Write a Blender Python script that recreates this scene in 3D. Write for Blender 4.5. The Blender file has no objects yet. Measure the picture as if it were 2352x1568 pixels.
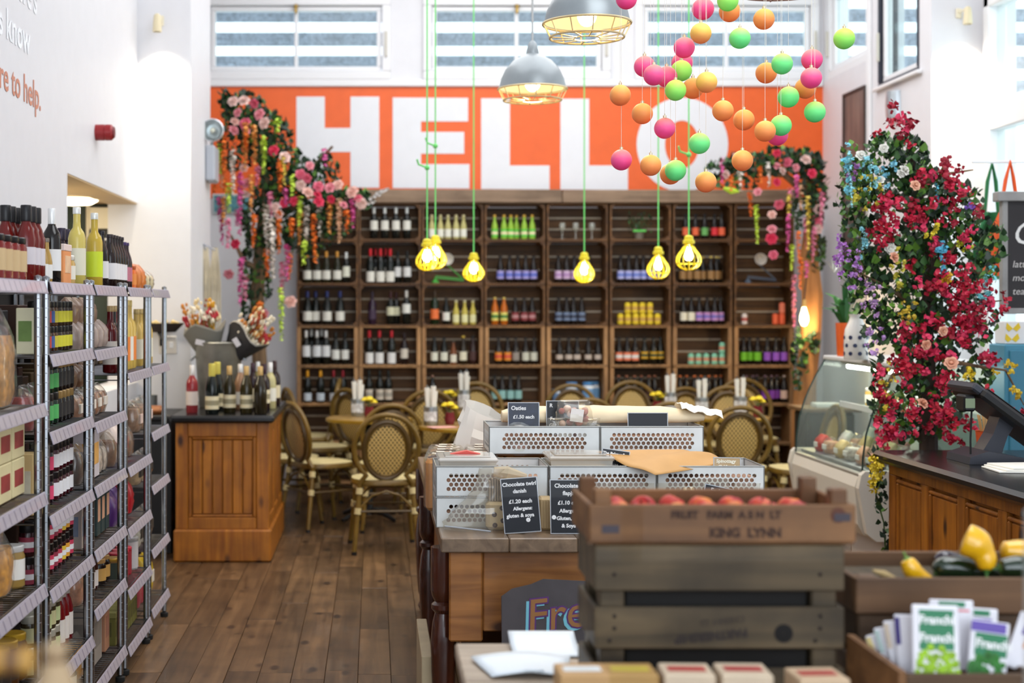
import bpy, math, random
from mathutils import Vector, Matrix
random.seed(7)
C = bpy.context.scene.collection
SC = bpy.context.scene

# ------------------------------------------------------------------ camera, world, lights, exposure
F = 50 / 36 * 2352          # focal length in photo pixels
EYE = 1.57
def at(px, py, Y):          # a pixel of the 2352x1568 frame at depth Y -> world point
    return Vector(((px - 860) * Y / F, Y, EYE - (py - 700) * Y / F))
cam = bpy.data.cameras.new('camera')
cam.lens = 50; cam.sensor_width = 36; cam.clip_start = .05; cam.clip_end = 200
cam.shift_x = (1176 - 860) / 2352; cam.shift_y = (700 - 784) / 2352
cam.dof.use_dof = True; cam.dof.focus_distance = 5.3; cam.dof.aperture_fstop = 2.3
cam_o = bpy.data.objects.new('camera', cam); C.objects.link(cam_o)
cam_o.location = (0, 0, EYE); cam_o.rotation_euler = (math.pi / 2, 0, 0)
SC.camera = cam_o

w = bpy.data.worlds.new('overcast_sky'); SC.world = w; w.use_nodes = True
w.node_tree.nodes['Background'].inputs[0].default_value = (.80, .90, 1, 1)
w.node_tree.nodes['Background'].inputs[1].default_value = 3.0

def lamp(name, kind, loc, energy, col, rot=(0, 0, 0), **kw):
    l = bpy.data.lights.new(name, kind); l.energy = energy; l.color = col
    for k, v in kw.items(): setattr(l, k, v)
    o = bpy.data.objects.new(name, l); C.objects.link(o); o.location = loc; o.rotation_euler = rot
    return o
R = math.radians
lamp('ceiling_fill', 'AREA', (1.3, 9.0, 4.85), 185, (.98, .98, 1), (0, 0, 0), shape='RECTANGLE', size=4.2, size_y=5.4)  # added fill light under the closed ceiling, no rooflight there
lamp('ceiling_fill', 'AREA', (1.9, 3.6, 4.85), 96, (.95, .98, 1), (0, 0, 0), shape='RECTANGLE', size=2.4, size_y=2.2)  # another added ceiling fill, brightens the front of the room
lamp('front_fill', 'AREA', (1.6, -2.3, 2.4), 42, (.95, .98, 1), (R(90), 0, 0), shape='RECTANGLE', size=3, size_y=2.4)  # added fill light behind the camera, no window built there
lamp('pier_lamp_bulb', 'SPOT', (-1.43, 9.43, 3.36), 100, (1, .89, .68), (R(14), 0, 0), spot_size=R(88), spot_blend=1, shadow_soft_size=.05)
lamp('pier_lamp_bulb', 'SPOT', (4.08, 9.78, 3.48), 120, (1, .89, .66), (R(14), 0, 0), spot_size=R(88), spot_blend=1, shadow_soft_size=.05)
vs = SC.view_settings
vs.view_transform = 'Standard'; vs.look = 'None'; vs.gamma = 1; vs.use_curve_mapping = False; vs.exposure = .12
SC.display_settings.display_device = 'sRGB'
cy = SC.cycles
cy.max_bounces = 7; cy.diffuse_bounces = 3; cy.glossy_bounces = 3; cy.transmission_bounces = 4; cy.transparent_max_bounces = 12
cy.caustics_reflective = False; cy.caustics_refractive = False; cy.sample_clamp_indirect = 4

# ------------------------------------------------------------------ materials
def lin(c):
    return tuple((x / 255 / 12.92) if x <= 10 else ((x / 255 + .055) / 1.055) ** 2.4 for x in c[:3]) + (1,)
_M = {}
def newmat(name):
    m = bpy.data.materials.new(name); m.use_nodes = True
    return m, m.node_tree, m.node_tree.nodes['Principled BSDF']
def M(col, rough=.55, metal=0, spec=.5, emit=0, coat=0, name=None, var=0, trans=0):
    """plain procedural colour (0-255 sRGB) with optional fine mottling"""
    key = (col, rough, metal, spec, emit, coat, var, trans)
    if key in _M: return _M[key]
    m, nt, b = newmat(name or 'colour_%02x%02x%02x' % tuple(int(c) for c in col[:3]))
    b.inputs['Base Color'].default_value = lin(col); b.inputs['Roughness'].default_value = rough
    b.inputs['Metallic'].default_value = metal; b.inputs['Specular IOR Level'].default_value = spec
    b.inputs['Coat Weight'].default_value = coat; b.inputs['Transmission Weight'].default_value = trans
    if emit:
        b.inputs['Emission Color'].default_value = lin(col); b.inputs['Emission Strength'].default_value = emit
    if var:
        tc = nt.nodes.new('ShaderNodeTexCoord'); n = nt.nodes.new('ShaderNodeTexNoise'); n.inputs['Scale'].default_value = 9 if var < .4 else 34
        n.inputs['Detail'].default_value = 6
        r = nt.nodes.new('ShaderNodeValToRGB'); a = lin(col)
        r.color_ramp.elements[0].position = .3; r.color_ramp.elements[1].position = .7
        r.color_ramp.elements[0].color = tuple(x * (1 - var) for x in a[:3]) + (1,)
        r.color_ramp.elements[1].color = tuple(min(1, x * (1 + var)) for x in a[:3]) + (1,)
        nt.links.new(tc.outputs['Object'], n.inputs['Vector']); nt.links.new(n.outputs['Fac'], r.inputs[0]); nt.links.new(r.outputs[0], b.inputs['Base Color'])
    _M[key] = m
    return m
def wood(name, c1, c2, axis=0, sc=1.0, rough=.55, vary=.25, knots=0, coat=0, dark=None, grime=.25):
    """grain stretched along an axis; every object of it gets its own grain offset and tone"""
    m, nt, b = newmat(name); N = nt.nodes.new; L = nt.links.new
    tc = N('ShaderNodeTexCoord'); oi = N('ShaderNodeObjectInfo')
    mul = N('ShaderNodeVectorMath'); mul.operation = 'SCALE'; mul.inputs[0].default_value = (7, 13, 5)
    L(oi.outputs['Random'], mul.inputs['Scale'])
    add = N('ShaderNodeVectorMath'); add.operation = 'ADD'
    L(tc.outputs['Object'], add.inputs[0]); L(mul.outputs[0], add.inputs[1])
    mp = N('ShaderNodeMapping'); s = [26 * sc] * 3; s[axis] = 1.6 * sc; mp.inputs['Scale'].default_value = s
    L(add.outputs[0], mp.inputs['Vector'])
    n1 = N('ShaderNodeTexNoise'); n1.inputs['Scale'].default_value = 1; n1.inputs['Detail'].default_value = 5; n1.inputs['Distortion'].default_value = .6
    L(mp.outputs[0], n1.inputs['Vector'])
    r = N('ShaderNodeValToRGB'); r.color_ramp.elements[0].position = .3; r.color_ramp.elements[1].position = .68
    r.color_ramp.elements[0].color = lin(c1); r.color_ramp.elements[1].color = lin(c2)
    L(n1.outputs['Fac'], r.inputs[0])
    out = r.outputs[0]
    if knots or dark:
        v = N('ShaderNodeTexVoronoi'); v.inputs['Scale'].default_value = knots or 3
        mk = N('ShaderNodeMapping'); sk = [1.9] * 3; sk[axis] = .9; mk.inputs['Scale'].default_value = sk
        L(add.outputs[0], mk.inputs['Vector']); L(mk.outputs[0], v.inputs['Vector'])
        rk = N('ShaderNodeValToRGB'); rk.color_ramp.elements[0].position = .10; rk.color_ramp.elements[1].position = .21
        L(v.outputs['Distance'], rk.inputs[0])
        mx = N('ShaderNodeMix'); mx.data_type = 'RGBA'
        L(rk.outputs[0], mx.inputs['Factor']); mx.inputs[6].default_value = lin(dark or (60, 32, 16)); L(out, mx.inputs[7])
        out = mx.outputs[2]
    gn = N('ShaderNodeTexNoise'); gn.inputs['Scale'].default_value = 7 * sc; gn.inputs['Detail'].default_value = 4; L(add.outputs[0], gn.inputs['Vector'])
    gr = N('ShaderNodeMapRange'); gr.inputs[1].default_value = .3; gr.inputs[2].default_value = .62; gr.inputs[3].default_value = 1 - grime; gr.inputs[4].default_value = 1.06; L(gn.outputs['Fac'], gr.inputs[0])
    gm = N('ShaderNodeVectorMath'); gm.operation = 'SCALE'; L(out, gm.inputs[0]); L(gr.outputs[0], gm.inputs['Scale']); out = gm.outputs[0]
    hs = N('ShaderNodeHueSaturation'); ma = N('ShaderNodeMath'); ma.operation = 'MULTIPLY_ADD'
    ma.inputs[1].default_value = vary * 2; ma.inputs[2].default_value = 1 - vary
    L(oi.outputs['Random'], ma.inputs[0]); L(ma.outputs[0], hs.inputs['Value']); L(out, hs.inputs['Color'])
    L(hs.outputs[0], b.inputs['Base Color']); b.inputs['Roughness'].default_value = rough; b.inputs['Coat Weight'].default_value = coat
    bp = N('ShaderNodeBump'); bp.inputs['Strength'].default_value = .25; bp.inputs['Distance'].default_value = .004
    L(n1.outputs['Fac'], bp.inputs['Height']); L(bp.outputs[0], b.inputs['Normal'])
    return m
def film(name, col, density, gloss=.25, rough=.12):
    """clear film or thin glass: see-through, tinted, with a sheen"""
    m, nt, b = newmat(name); N = nt.nodes.new; L = nt.links.new
    nt.nodes.remove(b); o = nt.nodes['Material Output']
    t = N('ShaderNodeBsdfTransparent'); t.inputs[0].default_value = lin(col)
    d = N('ShaderNodeBsdfDiffuse'); d.inputs[0].default_value = lin(col)
    g = N('ShaderNodeBsdfGlossy'); g.inputs['Roughness'].default_value = rough; g.inputs[0].default_value = (1, 1, 1, 1)
    a = N('ShaderNodeMixShader'); a.inputs[0].default_value = density
    L(t.outputs[0], a.inputs[1]); L(d.outputs[0], a.inputs[2])
    lw = N('ShaderNodeLayerWeight'); lw.inputs['Blend'].default_value = gloss
    c = N('ShaderNodeMixShader'); ge = N('ShaderNodeNewGeometry'); sb = N('ShaderNodeMath'); sb.operation = 'SUBTRACT'; sb.inputs[0].default_value = 1; L(ge.outputs['Backfacing'], sb.inputs[1])
    mu = N('ShaderNodeMath'); mu.operation = 'MULTIPLY'; L(lw.outputs['Fresnel'], mu.inputs[0]); L(sb.outputs[0], mu.inputs[1]); L(mu.outputs[0], c.inputs[0]); L(a.outputs[0], c.inputs[1]); L(g.outputs[0], c.inputs[2])
    L(c.outputs[0], o.inputs[0])
    return m
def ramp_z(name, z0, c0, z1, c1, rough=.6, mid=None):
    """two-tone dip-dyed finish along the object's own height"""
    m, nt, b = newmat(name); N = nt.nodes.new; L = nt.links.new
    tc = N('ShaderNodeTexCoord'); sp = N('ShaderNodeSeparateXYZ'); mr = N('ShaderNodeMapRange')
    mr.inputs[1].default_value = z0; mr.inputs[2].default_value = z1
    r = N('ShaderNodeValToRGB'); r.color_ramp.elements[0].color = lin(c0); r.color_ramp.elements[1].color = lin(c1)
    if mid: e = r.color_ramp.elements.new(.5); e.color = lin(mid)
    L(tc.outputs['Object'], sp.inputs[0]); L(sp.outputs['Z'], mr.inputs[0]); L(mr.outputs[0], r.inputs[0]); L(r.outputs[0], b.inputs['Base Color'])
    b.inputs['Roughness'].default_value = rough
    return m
def weave(name, c1, c2, scale=46, thr=.32):
    """rattan weave: rows of small dark diamonds on cream"""
    m, nt, b = newmat(name); N = nt.nodes.new; L = nt.links.new
    tc = N('ShaderNodeTexCoord'); mp = N('ShaderNodeMapping'); mp.inputs['Scale'].default_value = (scale, scale * .8, scale); mp.inputs['Rotation'].default_value = (0, 0, R(45))
    v = N('ShaderNodeTexVoronoi'); v.inputs['Randomness'].default_value = .0; v.inputs['Scale'].default_value = 1
    L(tc.outputs['UV'], mp.inputs['Vector']); L(mp.outputs[0], v.inputs['Vector'])
    r = N('ShaderNodeValToRGB'); r.color_ramp.interpolation = 'LINEAR'
    r.color_ramp.elements[0].position = thr - .05; r.color_ramp.elements[1].position = thr + .05
    r.color_ramp.elements[0].color = lin(c2); r.color_ramp.elements[1].color = lin(c1)
    L(v.outputs['Distance'], r.inputs[0]); L(r.outputs[0], b.inputs['Base Color'])
    bp = N('ShaderNodeBump'); bp.inputs['Strength'].default_value = .5; bp.inputs['Distance'].default_value = .003
    L(v.outputs['Distance'], bp.inputs['Height']); L(bp.outputs[0], b.inputs['Normal'])
    b.inputs['Roughness'].default_value = .5
    return m

# ------------------------------------------------------------------ mesh helpers
class MB:
    def __init__(s): s.v = []; s.f = []; s.mi = []; s.T = None; s.k = 0; s.uv = {}
    def add(s, vs, fs):
        o = len(s.v)
        s.v += [tuple(s.T @ Vector(p)) if s.T is not None else tuple(p) for p in vs]
        s.f += [tuple(i + o for i in f) for f in fs]; s.mi += [s.k] * len(fs)
        return s
    def box(s, c, d, b=0, M4=None):
        hx, hy, hz = (abs(x) / 2 for x in d); c = Vector(c); b = min(b, hx * .9, hy * .9, hz * .9)
        S = [(x, y, z) for x in (-1, 1) for y in (-1, 1) for z in (-1, 1)]
        if b <= 0:
            vs = [Vector((x * hx, y * hy, z * hz)) for x, y, z in S]
            fs = [(0, 1, 3, 2), (4, 6, 7, 5), (0, 4, 5, 1), (2, 3, 7, 6), (0, 2, 6, 4), (1, 5, 7, 3)]
        else:
            vs = []; ix = {}
            for q in S:
                x, y, z = q
                for a, p in enumerate(((x * hx, y * (hy - b), z * (hz - b)), (x * (hx - b), y * hy, z * (hz - b)), (x * (hx - b), y * (hy - b), z * hz))):
                    ix[q + (a,)] = len(vs); vs.append(Vector(p))
            fs = []
            for sg in (-1, 1):
                for a in range(3):
                    o1, o2 = [i for i in range(3) if i != a]
                    f = []
                    for u, t in ((-1, -1), (1, -1), (1, 1), (-1, 1)):
                        q = [0, 0, 0]; q[a] = sg; q[o1] = u; q[o2] = t; f.append(ix[tuple(q) + (a,)])
                    fs.append(f)
            for a in range(3):
                o1, o2 = [i for i in range(3) if i != a]
                for u in (-1, 1):
                    for t in (-1, 1):
                        q0 = [0, 0, 0]; q0[o1] = u; q0[o2] = t; q0[a] = -1; q1 = list(q0); q1[a] = 1
                        fs.append([ix[tuple(q0) + (o1,)], ix[tuple(q1) + (o1,)], ix[tuple(q1) + (o2,)], ix[tuple(q0) + (o2,)]])
            for q in S: fs.append([ix[q + (0,)], ix[q + (1,)], ix[q + (2,)]])
            g = []
            for f in fs:
                n = (vs[f[1]] - vs[f[0]]).cross(vs[f[2]] - vs[f[0]]); m = sum((vs[i] for i in f), Vector()) / len(f)
                g.append(f if n.dot(m) > 0 else f[::-1])
            fs = g
        vs = [(M4 @ p if M4 is not None else p) + c for p in vs]
        return s.add(vs, fs)
    def span(s, x0, x1, y0, y1, z0, z1, b=0):
        return s.box(((x0 + x1) / 2, (y0 + y1) / 2, (z0 + z1) / 2), (x1 - x0, y1 - y0, z1 - z0), b)
    def lathe(s, prof, n=16, c=(0, 0, 0), sx=1, sy=1, a0=0, a1=None):
        full = a1 is None; a1 = 2 * math.pi + a0 if full else a1
        m = n if full else n + 1; vs = []
        for r, z in prof:
            for i in range(m):
                a = a0 + (a1 - a0) * i / n
                vs.append((c[0] + r * sx * math.cos(a), c[1] + r * sy * math.sin(a), c[2] + z))
        fs = []
        for j in range(len(prof) - 1):
            for i in range(n):
                k = (i + 1) % m
                fs.append((j * m + i, j * m + k, (j + 1) * m + k, (j + 1) * m + i))
        return s.add(vs, fs)
    def ball(s, c, r, n=12, m=8, sx=1, sy=1, sz=1):
        prof = [(max(1e-4, r * math.sin(math.pi * j / m)), -r * sz * math.cos(math.pi * j / m)) for j in range(m + 1)]
        return s.lathe(prof, n, c, sx, sy)
    def tube(s, pts, r, n=8, caps=True, closed=False):
        pts = [Vector(p) for p in pts]; k = len(pts); rr = r if isinstance(r, (list, tuple)) else [r] * k
        vs = []; up = None
        for i, p in enumerate(pts):
            d = (pts[(i + 1) % k] - pts[i - 1]) if closed or 0 < i < k - 1 else (pts[1] - pts[0] if i == 0 else pts[-1] - pts[-2])
            d.normalize()
            if up is None: up = Vector((0, 0, 1)) if abs(d.z) < .9 else Vector((1, 0, 0))
            a = d.cross(up)
            if a.length < 1e-5: a = d.cross(Vector((0, 1, 0)))
            a.normalize(); bb = a.cross(d); up = bb
            for j in range(n):
                t = 2 * math.pi * j / n; vs.append(p + (a * math.cos(t) + bb * math.sin(t)) * rr[i])
        fs = []
        for i in range(k if closed else k - 1):
            o, q = i * n, ((i + 1) % k) * n
            for j in range(n): fs.append((o + j, o + (j + 1) % n, q + (j + 1) % n, q + j))
        if caps and not closed: fs += [tuple(range(n))[::-1], tuple(range((k - 1) * n, k * n))]
        return s.add(vs, fs)
    def rod(s, a, b, r, n=8, r1=None): return s.tube([a, b], [r, r if r1 is None else r1], n)
    def grid(s, fn, nu, nv, uv=False):
        o = len(s.v)
        vs = [fn(i / nu, j / nv) for j in range(nv + 1) for i in range(nu + 1)]
        fs = [(j * (nu + 1) + i, j * (nu + 1) + i + 1, (j + 1) * (nu + 1) + i + 1, (j + 1) * (nu + 1) + i) for j in range(nv) for i in range(nu)]
        return s.add(vs, fs)
    def prism(s, poly, y0, y1):      # polygon in x,z pushed along y
        n = len(poly); vs = [(x, y0, z) for x, z in poly] + [(x, y1, z) for x, z in poly]
        fs = [tuple(range(n)), tuple(range(n, 2 * n))[::-1]] + [(i, i + n, (i + 1) % n + n, (i + 1) % n) for i in range(n)]
        return s.add(vs, fs)
    def mesh(s, name, mats, smooth=.6):
        me = bpy.data.meshes.new(name); me.from_pydata(s.v, [], s.f)
        for m in (mats if isinstance(mats, (list, tuple)) else [mats]): me.materials.append(m)
        if any(s.mi): me.polygons.foreach_set('material_index', s.mi)
        if smooth: me.shade_smooth(); me.set_sharp_from_angle(angle=smooth)
        me.update()
        return me
def link(name, data, parent=None, loc=None, rot=None):
    o = bpy.data.objects.new(name, data); C.objects.link(o)
    if parent is not None: o.parent = parent
    if loc is not None: o.location = loc
    if rot is not None: o.rotation_euler = rot
    return o
def obj(name, mb, mats, parent=None, loc=None, rot=None, smooth=.6):
    return link(name, mb.mesh(name, mats, smooth), parent, loc, rot)
def tag(o, label, cat, group=None):
    o['label'] = label; o['category'] = cat
    if group: o['group'] = group
    return o
def thing(name, label, cat, loc=(0, 0, 0), rz=0, group=None):
    return tag(link(name, None, None, loc, (0, 0, rz)), label, cat, group)
def struct(name, mb, mats, parent=None, smooth=.6):
    o = obj(name, mb, mats, parent, smooth=smooth)
    if parent is None: o['kind'] = 'structure'
    return o
def stuff(o): o['kind'] = 'stuff'; return o
def copy_tree(o, parent=None):
    c = o.copy(); C.objects.link(c)
    if parent is not None: c.parent = parent
    for ch in list(o.children): copy_tree(ch, c)
    return c
def text(body, size, mat, parent, loc, rot=(R(90), 0, 0), align='LEFT', bold=0, shear=0, ext=.0004, name='lettering', sp=1):
    cu = bpy.data.curves.new(name, 'FONT'); cu.body = body; cu.size = size; cu.align_x = align; cu.offset = bold; cu.shear = shear
    cu.extrude = ext; cu.space_line = sp; cu.resolution_u = 3; 
    tmp = bpy.data.objects.new('tmp', cu); C.objects.link(tmp); dg = bpy.context.evaluated_depsgraph_get()
    me = bpy.data.meshes.new_from_object(tmp.evaluated_get(dg)); bpy.data.objects.remove(tmp); bpy.data.curves.remove(cu)
    me.materials.clear(); me.materials.append(mat); me.name = name
    return link(name, me, parent, loc, rot)
ORD = ['first', 'second', 'third', 'fourth', 'fifth', 'sixth', 'seventh', 'eighth', 'ninth', 'tenth', 'eleventh', 'twelfth', 'thirteenth', 'fourteenth', 'fifteenth', 'sixteenth', 'seventeenth', 'eighteenth', 'nineteenth', 'twentieth']
U = random.uniform

# shared materials
CHROME = M((150, 152, 156), .3, 1); STEEL = M((178, 184, 188), .38, 1, var=.12); BLACK = M((18, 18, 20), .4); RUBBER = M((22, 22, 22), .8)
WHITE = M((235, 233, 232), .6, var=.02); PAPER = M((240, 236, 226), .7); CREAM = M((236, 226, 200), .6)
STONE = M((18, 18, 21), .25, var=.3); GOLD = M((196, 160, 60), .3, .7)
GLASS = film('clear_glass', (235, 242, 240), .06, .2, .04); CELLO = film('clear_cellophane', (244, 242, 236), .07, .35, .16)
POLY = film('cloudy_plastic', (244, 238, 226), .5, .25, .25)
PINE = wood('orange_pine', (136, 74, 12), (176, 108, 26), 2, 1, .45, .06, 4, 0, (60, 26, 6))
# ------------------------------------------------------------------ the setting
WALLW = M((226, 225, 228), .5, var=.015, name='white_painted_wall'); TRIMW = M((236, 235, 236), .4, name='white_gloss_trim')
ORANGE = M((236, 98, 28), .45, var=.04, name='orange_paint')
BX0, BX1, BY = -2.0, 4.5, 12.35
# floor: a slab with separate boards on the part that shows
FLOORW = wood('worn_floor_boards', (78, 56, 36), (122, 92, 62), 1, .8, .36, .26, 4, .1, (56, 38, 24), .38)
fl = struct('floor', MB().span(-4, 5.5, -3, 13, -.25, -.014), M((74, 56, 40), .6))
k = 0
for i in range(24):
    x0 = -1.75 + i * .14; y = 3.2 - U(0, 1)
    while y < 12.3:
        ln = U(.75, 1.45); y1 = min(y + ln, 12.34)
        if y1 > 3.3 and y1 - y > .1:
            obj('plank', MB().span(x0 + .001, x0 + .139, max(y, 3.2) + .001, y1 - .001, -.014, U(-.001, .001), .0014), FLOORW, fl, smooth=0); k += 1
        y = y1
rest = MB()
for i in range(24):
    x0 = 1.61 + i * .14
    for j in range(9): rest.span(x0 + .002, x0 + .138, 3.2 + j + (i % 3) * .3, 4.196 + j + (i % 3) * .3, -.014, 0, .002)
stuff(obj('planks_under_the_tables', rest, FLOORW, fl, smooth=0))
struct('ceiling', MB().span(-4, 5.5, -3, 13, 5.0, 5.2), WALLW)
# back wall with three window openings
WZ0, WZ1 = 3.52, 4.24
wins = [(-1.50, .14), (.42, 2.05), (2.26, 3.86)]
b = MB().span(-4, 4.09, BY, BY + .2, -.2, WZ0).span(-4, 4.09, BY, BY + .2, WZ1, 5)
xs = [-4] + [q for w_ in wins for q in w_] + [4.09]
for i in range(0, len(xs), 2): b.span(xs[i], xs[i + 1], BY, BY + .2, WZ0, WZ1)
wb = struct('wall_back', b, WALLW, smooth=0)
zt = at(0, 197, BY).z; zb = at(0, 440, BY).z
obj('orange_band', MB().span(-1.75, 3.893, BY - .004, BY + .01, zb - .06, zt), ORANGE, wb)
LETW = M((232, 232, 235), .45, var=.015, name='white_letter_paint')
def poly_letter(polys, name='letter'):
    mb = MB()
    for p in polys:
        q = [at(x, y, BY) for x, y in p]; mb.prism([(v.x, v.z) for v in q], BY - .007, BY + .006)
    return obj(name, mb, LETW, wb)
bx = lambda x0, y0, x1, y1: [(x0, y0), (x1, y0), (x1, y1), (x0, y1)]
poly_letter([[(681, 222), (746, 222), (746, 294), (805, 294), (805, 222), (871, 222), (871, 431), (805, 431), (805, 349), (746, 349), (746, 431), (681, 431)]])
poly_letter([[(902, 224), (1075, 225), (1075, 279), (967, 279), (967, 303), (1066, 303), (1066, 353), (967, 353), (967, 377), (1078, 377), (1078, 433), (902, 432)]])
poly_letter([[(1105, 226), (1171, 226), (1171, 380), (1262, 380), (1262, 435), (1105, 434)]])
poly_letter([[(1287, 227), (1353, 227), (1353, 380), (1442, 380), (1442, 436), (1287, 435)]])
n = 48; o_ = MB(); vs = []; fs = []
for i in range(n):
    a = 2 * math.pi * i / n; ca, sa = math.cos(a), math.sin(a)
    for (cx, cy_, rx, ry) in ((1567, 332, 105, 108), (1566, 332, 39, 55)):
        p = at(cx + rx * ca, cy_ + ry * sa, BY); vs += [(p.x, BY - .007, p.z), (p.x, BY + .006, p.z)]
for i in range(n):
    q = ((i + 1) % n) * 4; p = i * 4
    fs += [(p, q, q + 2, p + 2), (p, p + 1, q + 1, q), (p + 2, q + 2, q + 3, p + 3)]
obj('letter', o_.add(vs, fs), LETW, wb)
struct('trim_1', MB().span(-1.5, 3.89, BY - .03, BY, zt - .01, zt + .05, .008), TRIMW)

BRASS = M((170, 140, 80), .35, .8)
def window(i, x0, x1, z0, z1, yy, along='x', xx=0, mull=True, frame=TRIMW, fw=.075, panes=2, sash=TRIMW):
    """casement in a wall: outer frame, sash, mullion, panes, latch"""
    T = Matrix.Identity(4) if along == 'x' else Matrix(((0, 1, 0, xx), (1, 0, 0, 0), (0, 0, 1, 0), (0, 0, 0, 1)))
    def mb(): m_ = MB(); m_.T = T; return m_
    root = link('window_%d' % i, None); root['kind'] = 'structure'
    f = mb()
    f.span(x0, x1, yy - .03, yy + .12, z0, z0 + fw, .008); f.span(x0, x1, yy - .03, yy + .12, z1 - fw, z1, .008)
    f.span(x0, x0 + fw, yy - .03, yy + .12, z0 + fw, z1 - fw, .008); f.span(x1 - fw, x1, yy - .03, yy + .12, z0 + fw, z1 - fw, .008)
    obj('window_frame', f, frame, root)
    g = .045; s = mb()
    a0, a1, c0, c1 = x0 + fw, x1 - fw, z0 + fw, z1 - fw
    s.span(a0 + .004, a1 - .004, yy, yy + .06, c0 + .004, c0 + g, .006); s.span(a0 + .004, a1 - .004, yy, yy + .06, c1 - g, c1 - .004, .006)
    s.span(a0 + .004, a0 + g, yy, yy + .06, c0 + g, c1 - g, .006); s.span(a1 - g, a1 - .004, yy, yy + .06, c0 + g, c1 - g, .006)
    obj('sash', s, sash, root)
    step = (a1 - a0 - 2 * g) / panes
    for p in range(panes):
        q0 = a0 + g + p * step
        obj('pane', mb().span(q0, q0 + step, yy + .025, yy + .031, c0 + g, c1 - g), GLASS, root)
        if p: obj('mullion', mb().span(q0 - .016, q0 + .016, yy + .005, yy + .05, c0 + g, c1 - g, .005), frame, root)
    m_ = mb(); xm = (x0 + x1) / 2; m_.ball((xm, yy - .03, c1 - .01), .022, 10, 6); m_.span(xm - .012, xm + .012, yy - .045, yy - .01, c1 - .07, c1, .004)
    obj('latch', m_, BRASS, root)
    m_ = mb().span(x1 - .05, x1 - .03, yy - .05, yy - .03, z0 + .2, z0 + .42, .004); obj('window_handle', m_, M((206, 200, 186), .4), root)
    return root
for i, (x0, x1) in enumerate(wins): window(i + 1, x0, x1, WZ0, WZ1, BY)
# louvre blades outside the glass
LV = M((146, 152, 166), .7, var=.42, name='weathered_louvre_metal')
lt = thing('exterior_louvre_screen', 'grey weathered louvre screen outside the high back windows', 'louvre', (0, 13.3, 0))
for z in (3.40, 3.61, 3.835, 4.052, 4.275, 4.49):
    m_ = MB()
    m_.box((2.5, 0, z), (12, .012, .128), 0, Matrix.Rotation(R(14), 4, 'X'))
    for xr in range(24): m_.box((-3.4 + xr * .5, -.012, z - .03), (.2, .01, .045), .003, Matrix.Rotation(R(14), 4, 'X'))
    obj('louvre_blade', m_, LV, lt)
for x in (-3.4, .3, 4.1, 8.4): obj('louvre_post', MB().span(x, x + .05, .05, .1, -.2, 4.6), LV, lt)

# left wall, its serving hatch and the lit pier
lw = MB().span(-1.8, -1.6, -3, 7.41, -.2, 5).span(-1.8, -1.6, 7.41, 9.6, 2.257, 5).span(-1.8, -1.6, 7.41, 9.6, -.2, 1.05)
wl = struct('wall_left', lw, WALLW, smooth=0)
struct('trim_5', MB().span(-1.8, -1.603, 7.415, 9.598, 2.248, 2.2565), M((206, 176, 132), .6), smooth=0)
struct('wall_pier_left', MB().span(-1.8, -1.24, 9.6, 10.75, -.2, 5), WALLW, smooth=0)
struct('wall_alcove_left', MB().span(-2.0, -1.8, 10.75, 12.5, -.2, 5), WALLW, smooth=0)
DKGREEN = M((24, 46, 32), .5); hr = MB()
hr.span(-3.6, -1.8, 9.7, 9.8, -.2, 2.257); hr.span(-3.7, -3.6, 6.4, 9.8, -.2, 2.4); hr.span(-3.6, -1.8, 6.3, 6.4, -.2, 2.4)
struct('wall_kitchen', hr, DKGREEN, smooth=0)
struct('ceiling_kitchen', MB().span(-3.6, -1.802, 6.4, 9.8, 2.257, 2.33), M((206, 176, 132), .6))
struct('trim_2', MB().span(-1.96, -1.93, 9.66, 9.70, 1.0, 2.257, .004), CREAM)
kb = thing('kitchen_sign', 'black sign with white capitals seen through the serving hatch', 'sign', (-1.70, 9.62, 1.95))
obj('board', MB().span(-.23, .18, 0, .02, -.12, .13, .004), BLACK, kb)
obj('cream_header', MB().span(-.23, .18, 0, .05, .135, .28, .004), CREAM, kb)
text('CAFE', .15, LETW, kb, (-.17, -.002, -.03))
dl = thing('hatch_downlight', 'round cream ceiling light under the serving hatch soffit', 'ceiling light', (-1.95, 9.2, 2.255))
obj('diffuser', MB().lathe([(.001, -.045), (.12, -.035), (.16, -.012), (.165, 0)], 20), M((255, 236, 196), .5, emit=5), dl)
lamp('hatch_fill', 'POINT', (-2.3, 8.4, 1.7), 22, (1, .86, .62), shadow_soft_size=.1)  # added fill that brightens the kitchen, belongs to no fitting
TXO = M((206, 132, 104), .5); TXW = M((252, 252, 255), .25)
text("we're here to help.", .18, TXO, wl, (-1.598, 6.82, 2.50), (R(90), 0, R(90)), align='RIGHT', bold=.002)
text("let us know", .19, TXW, wl, (-1.598, 6.60, 2.73), (R(90), 0, R(90)), align='RIGHT', bold=.003)
text("if there's", .19, TXW, wl, (-1.598, 6.74, 2.945), (R(90), 0, R(90)), align='RIGHT', bold=.003)

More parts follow.
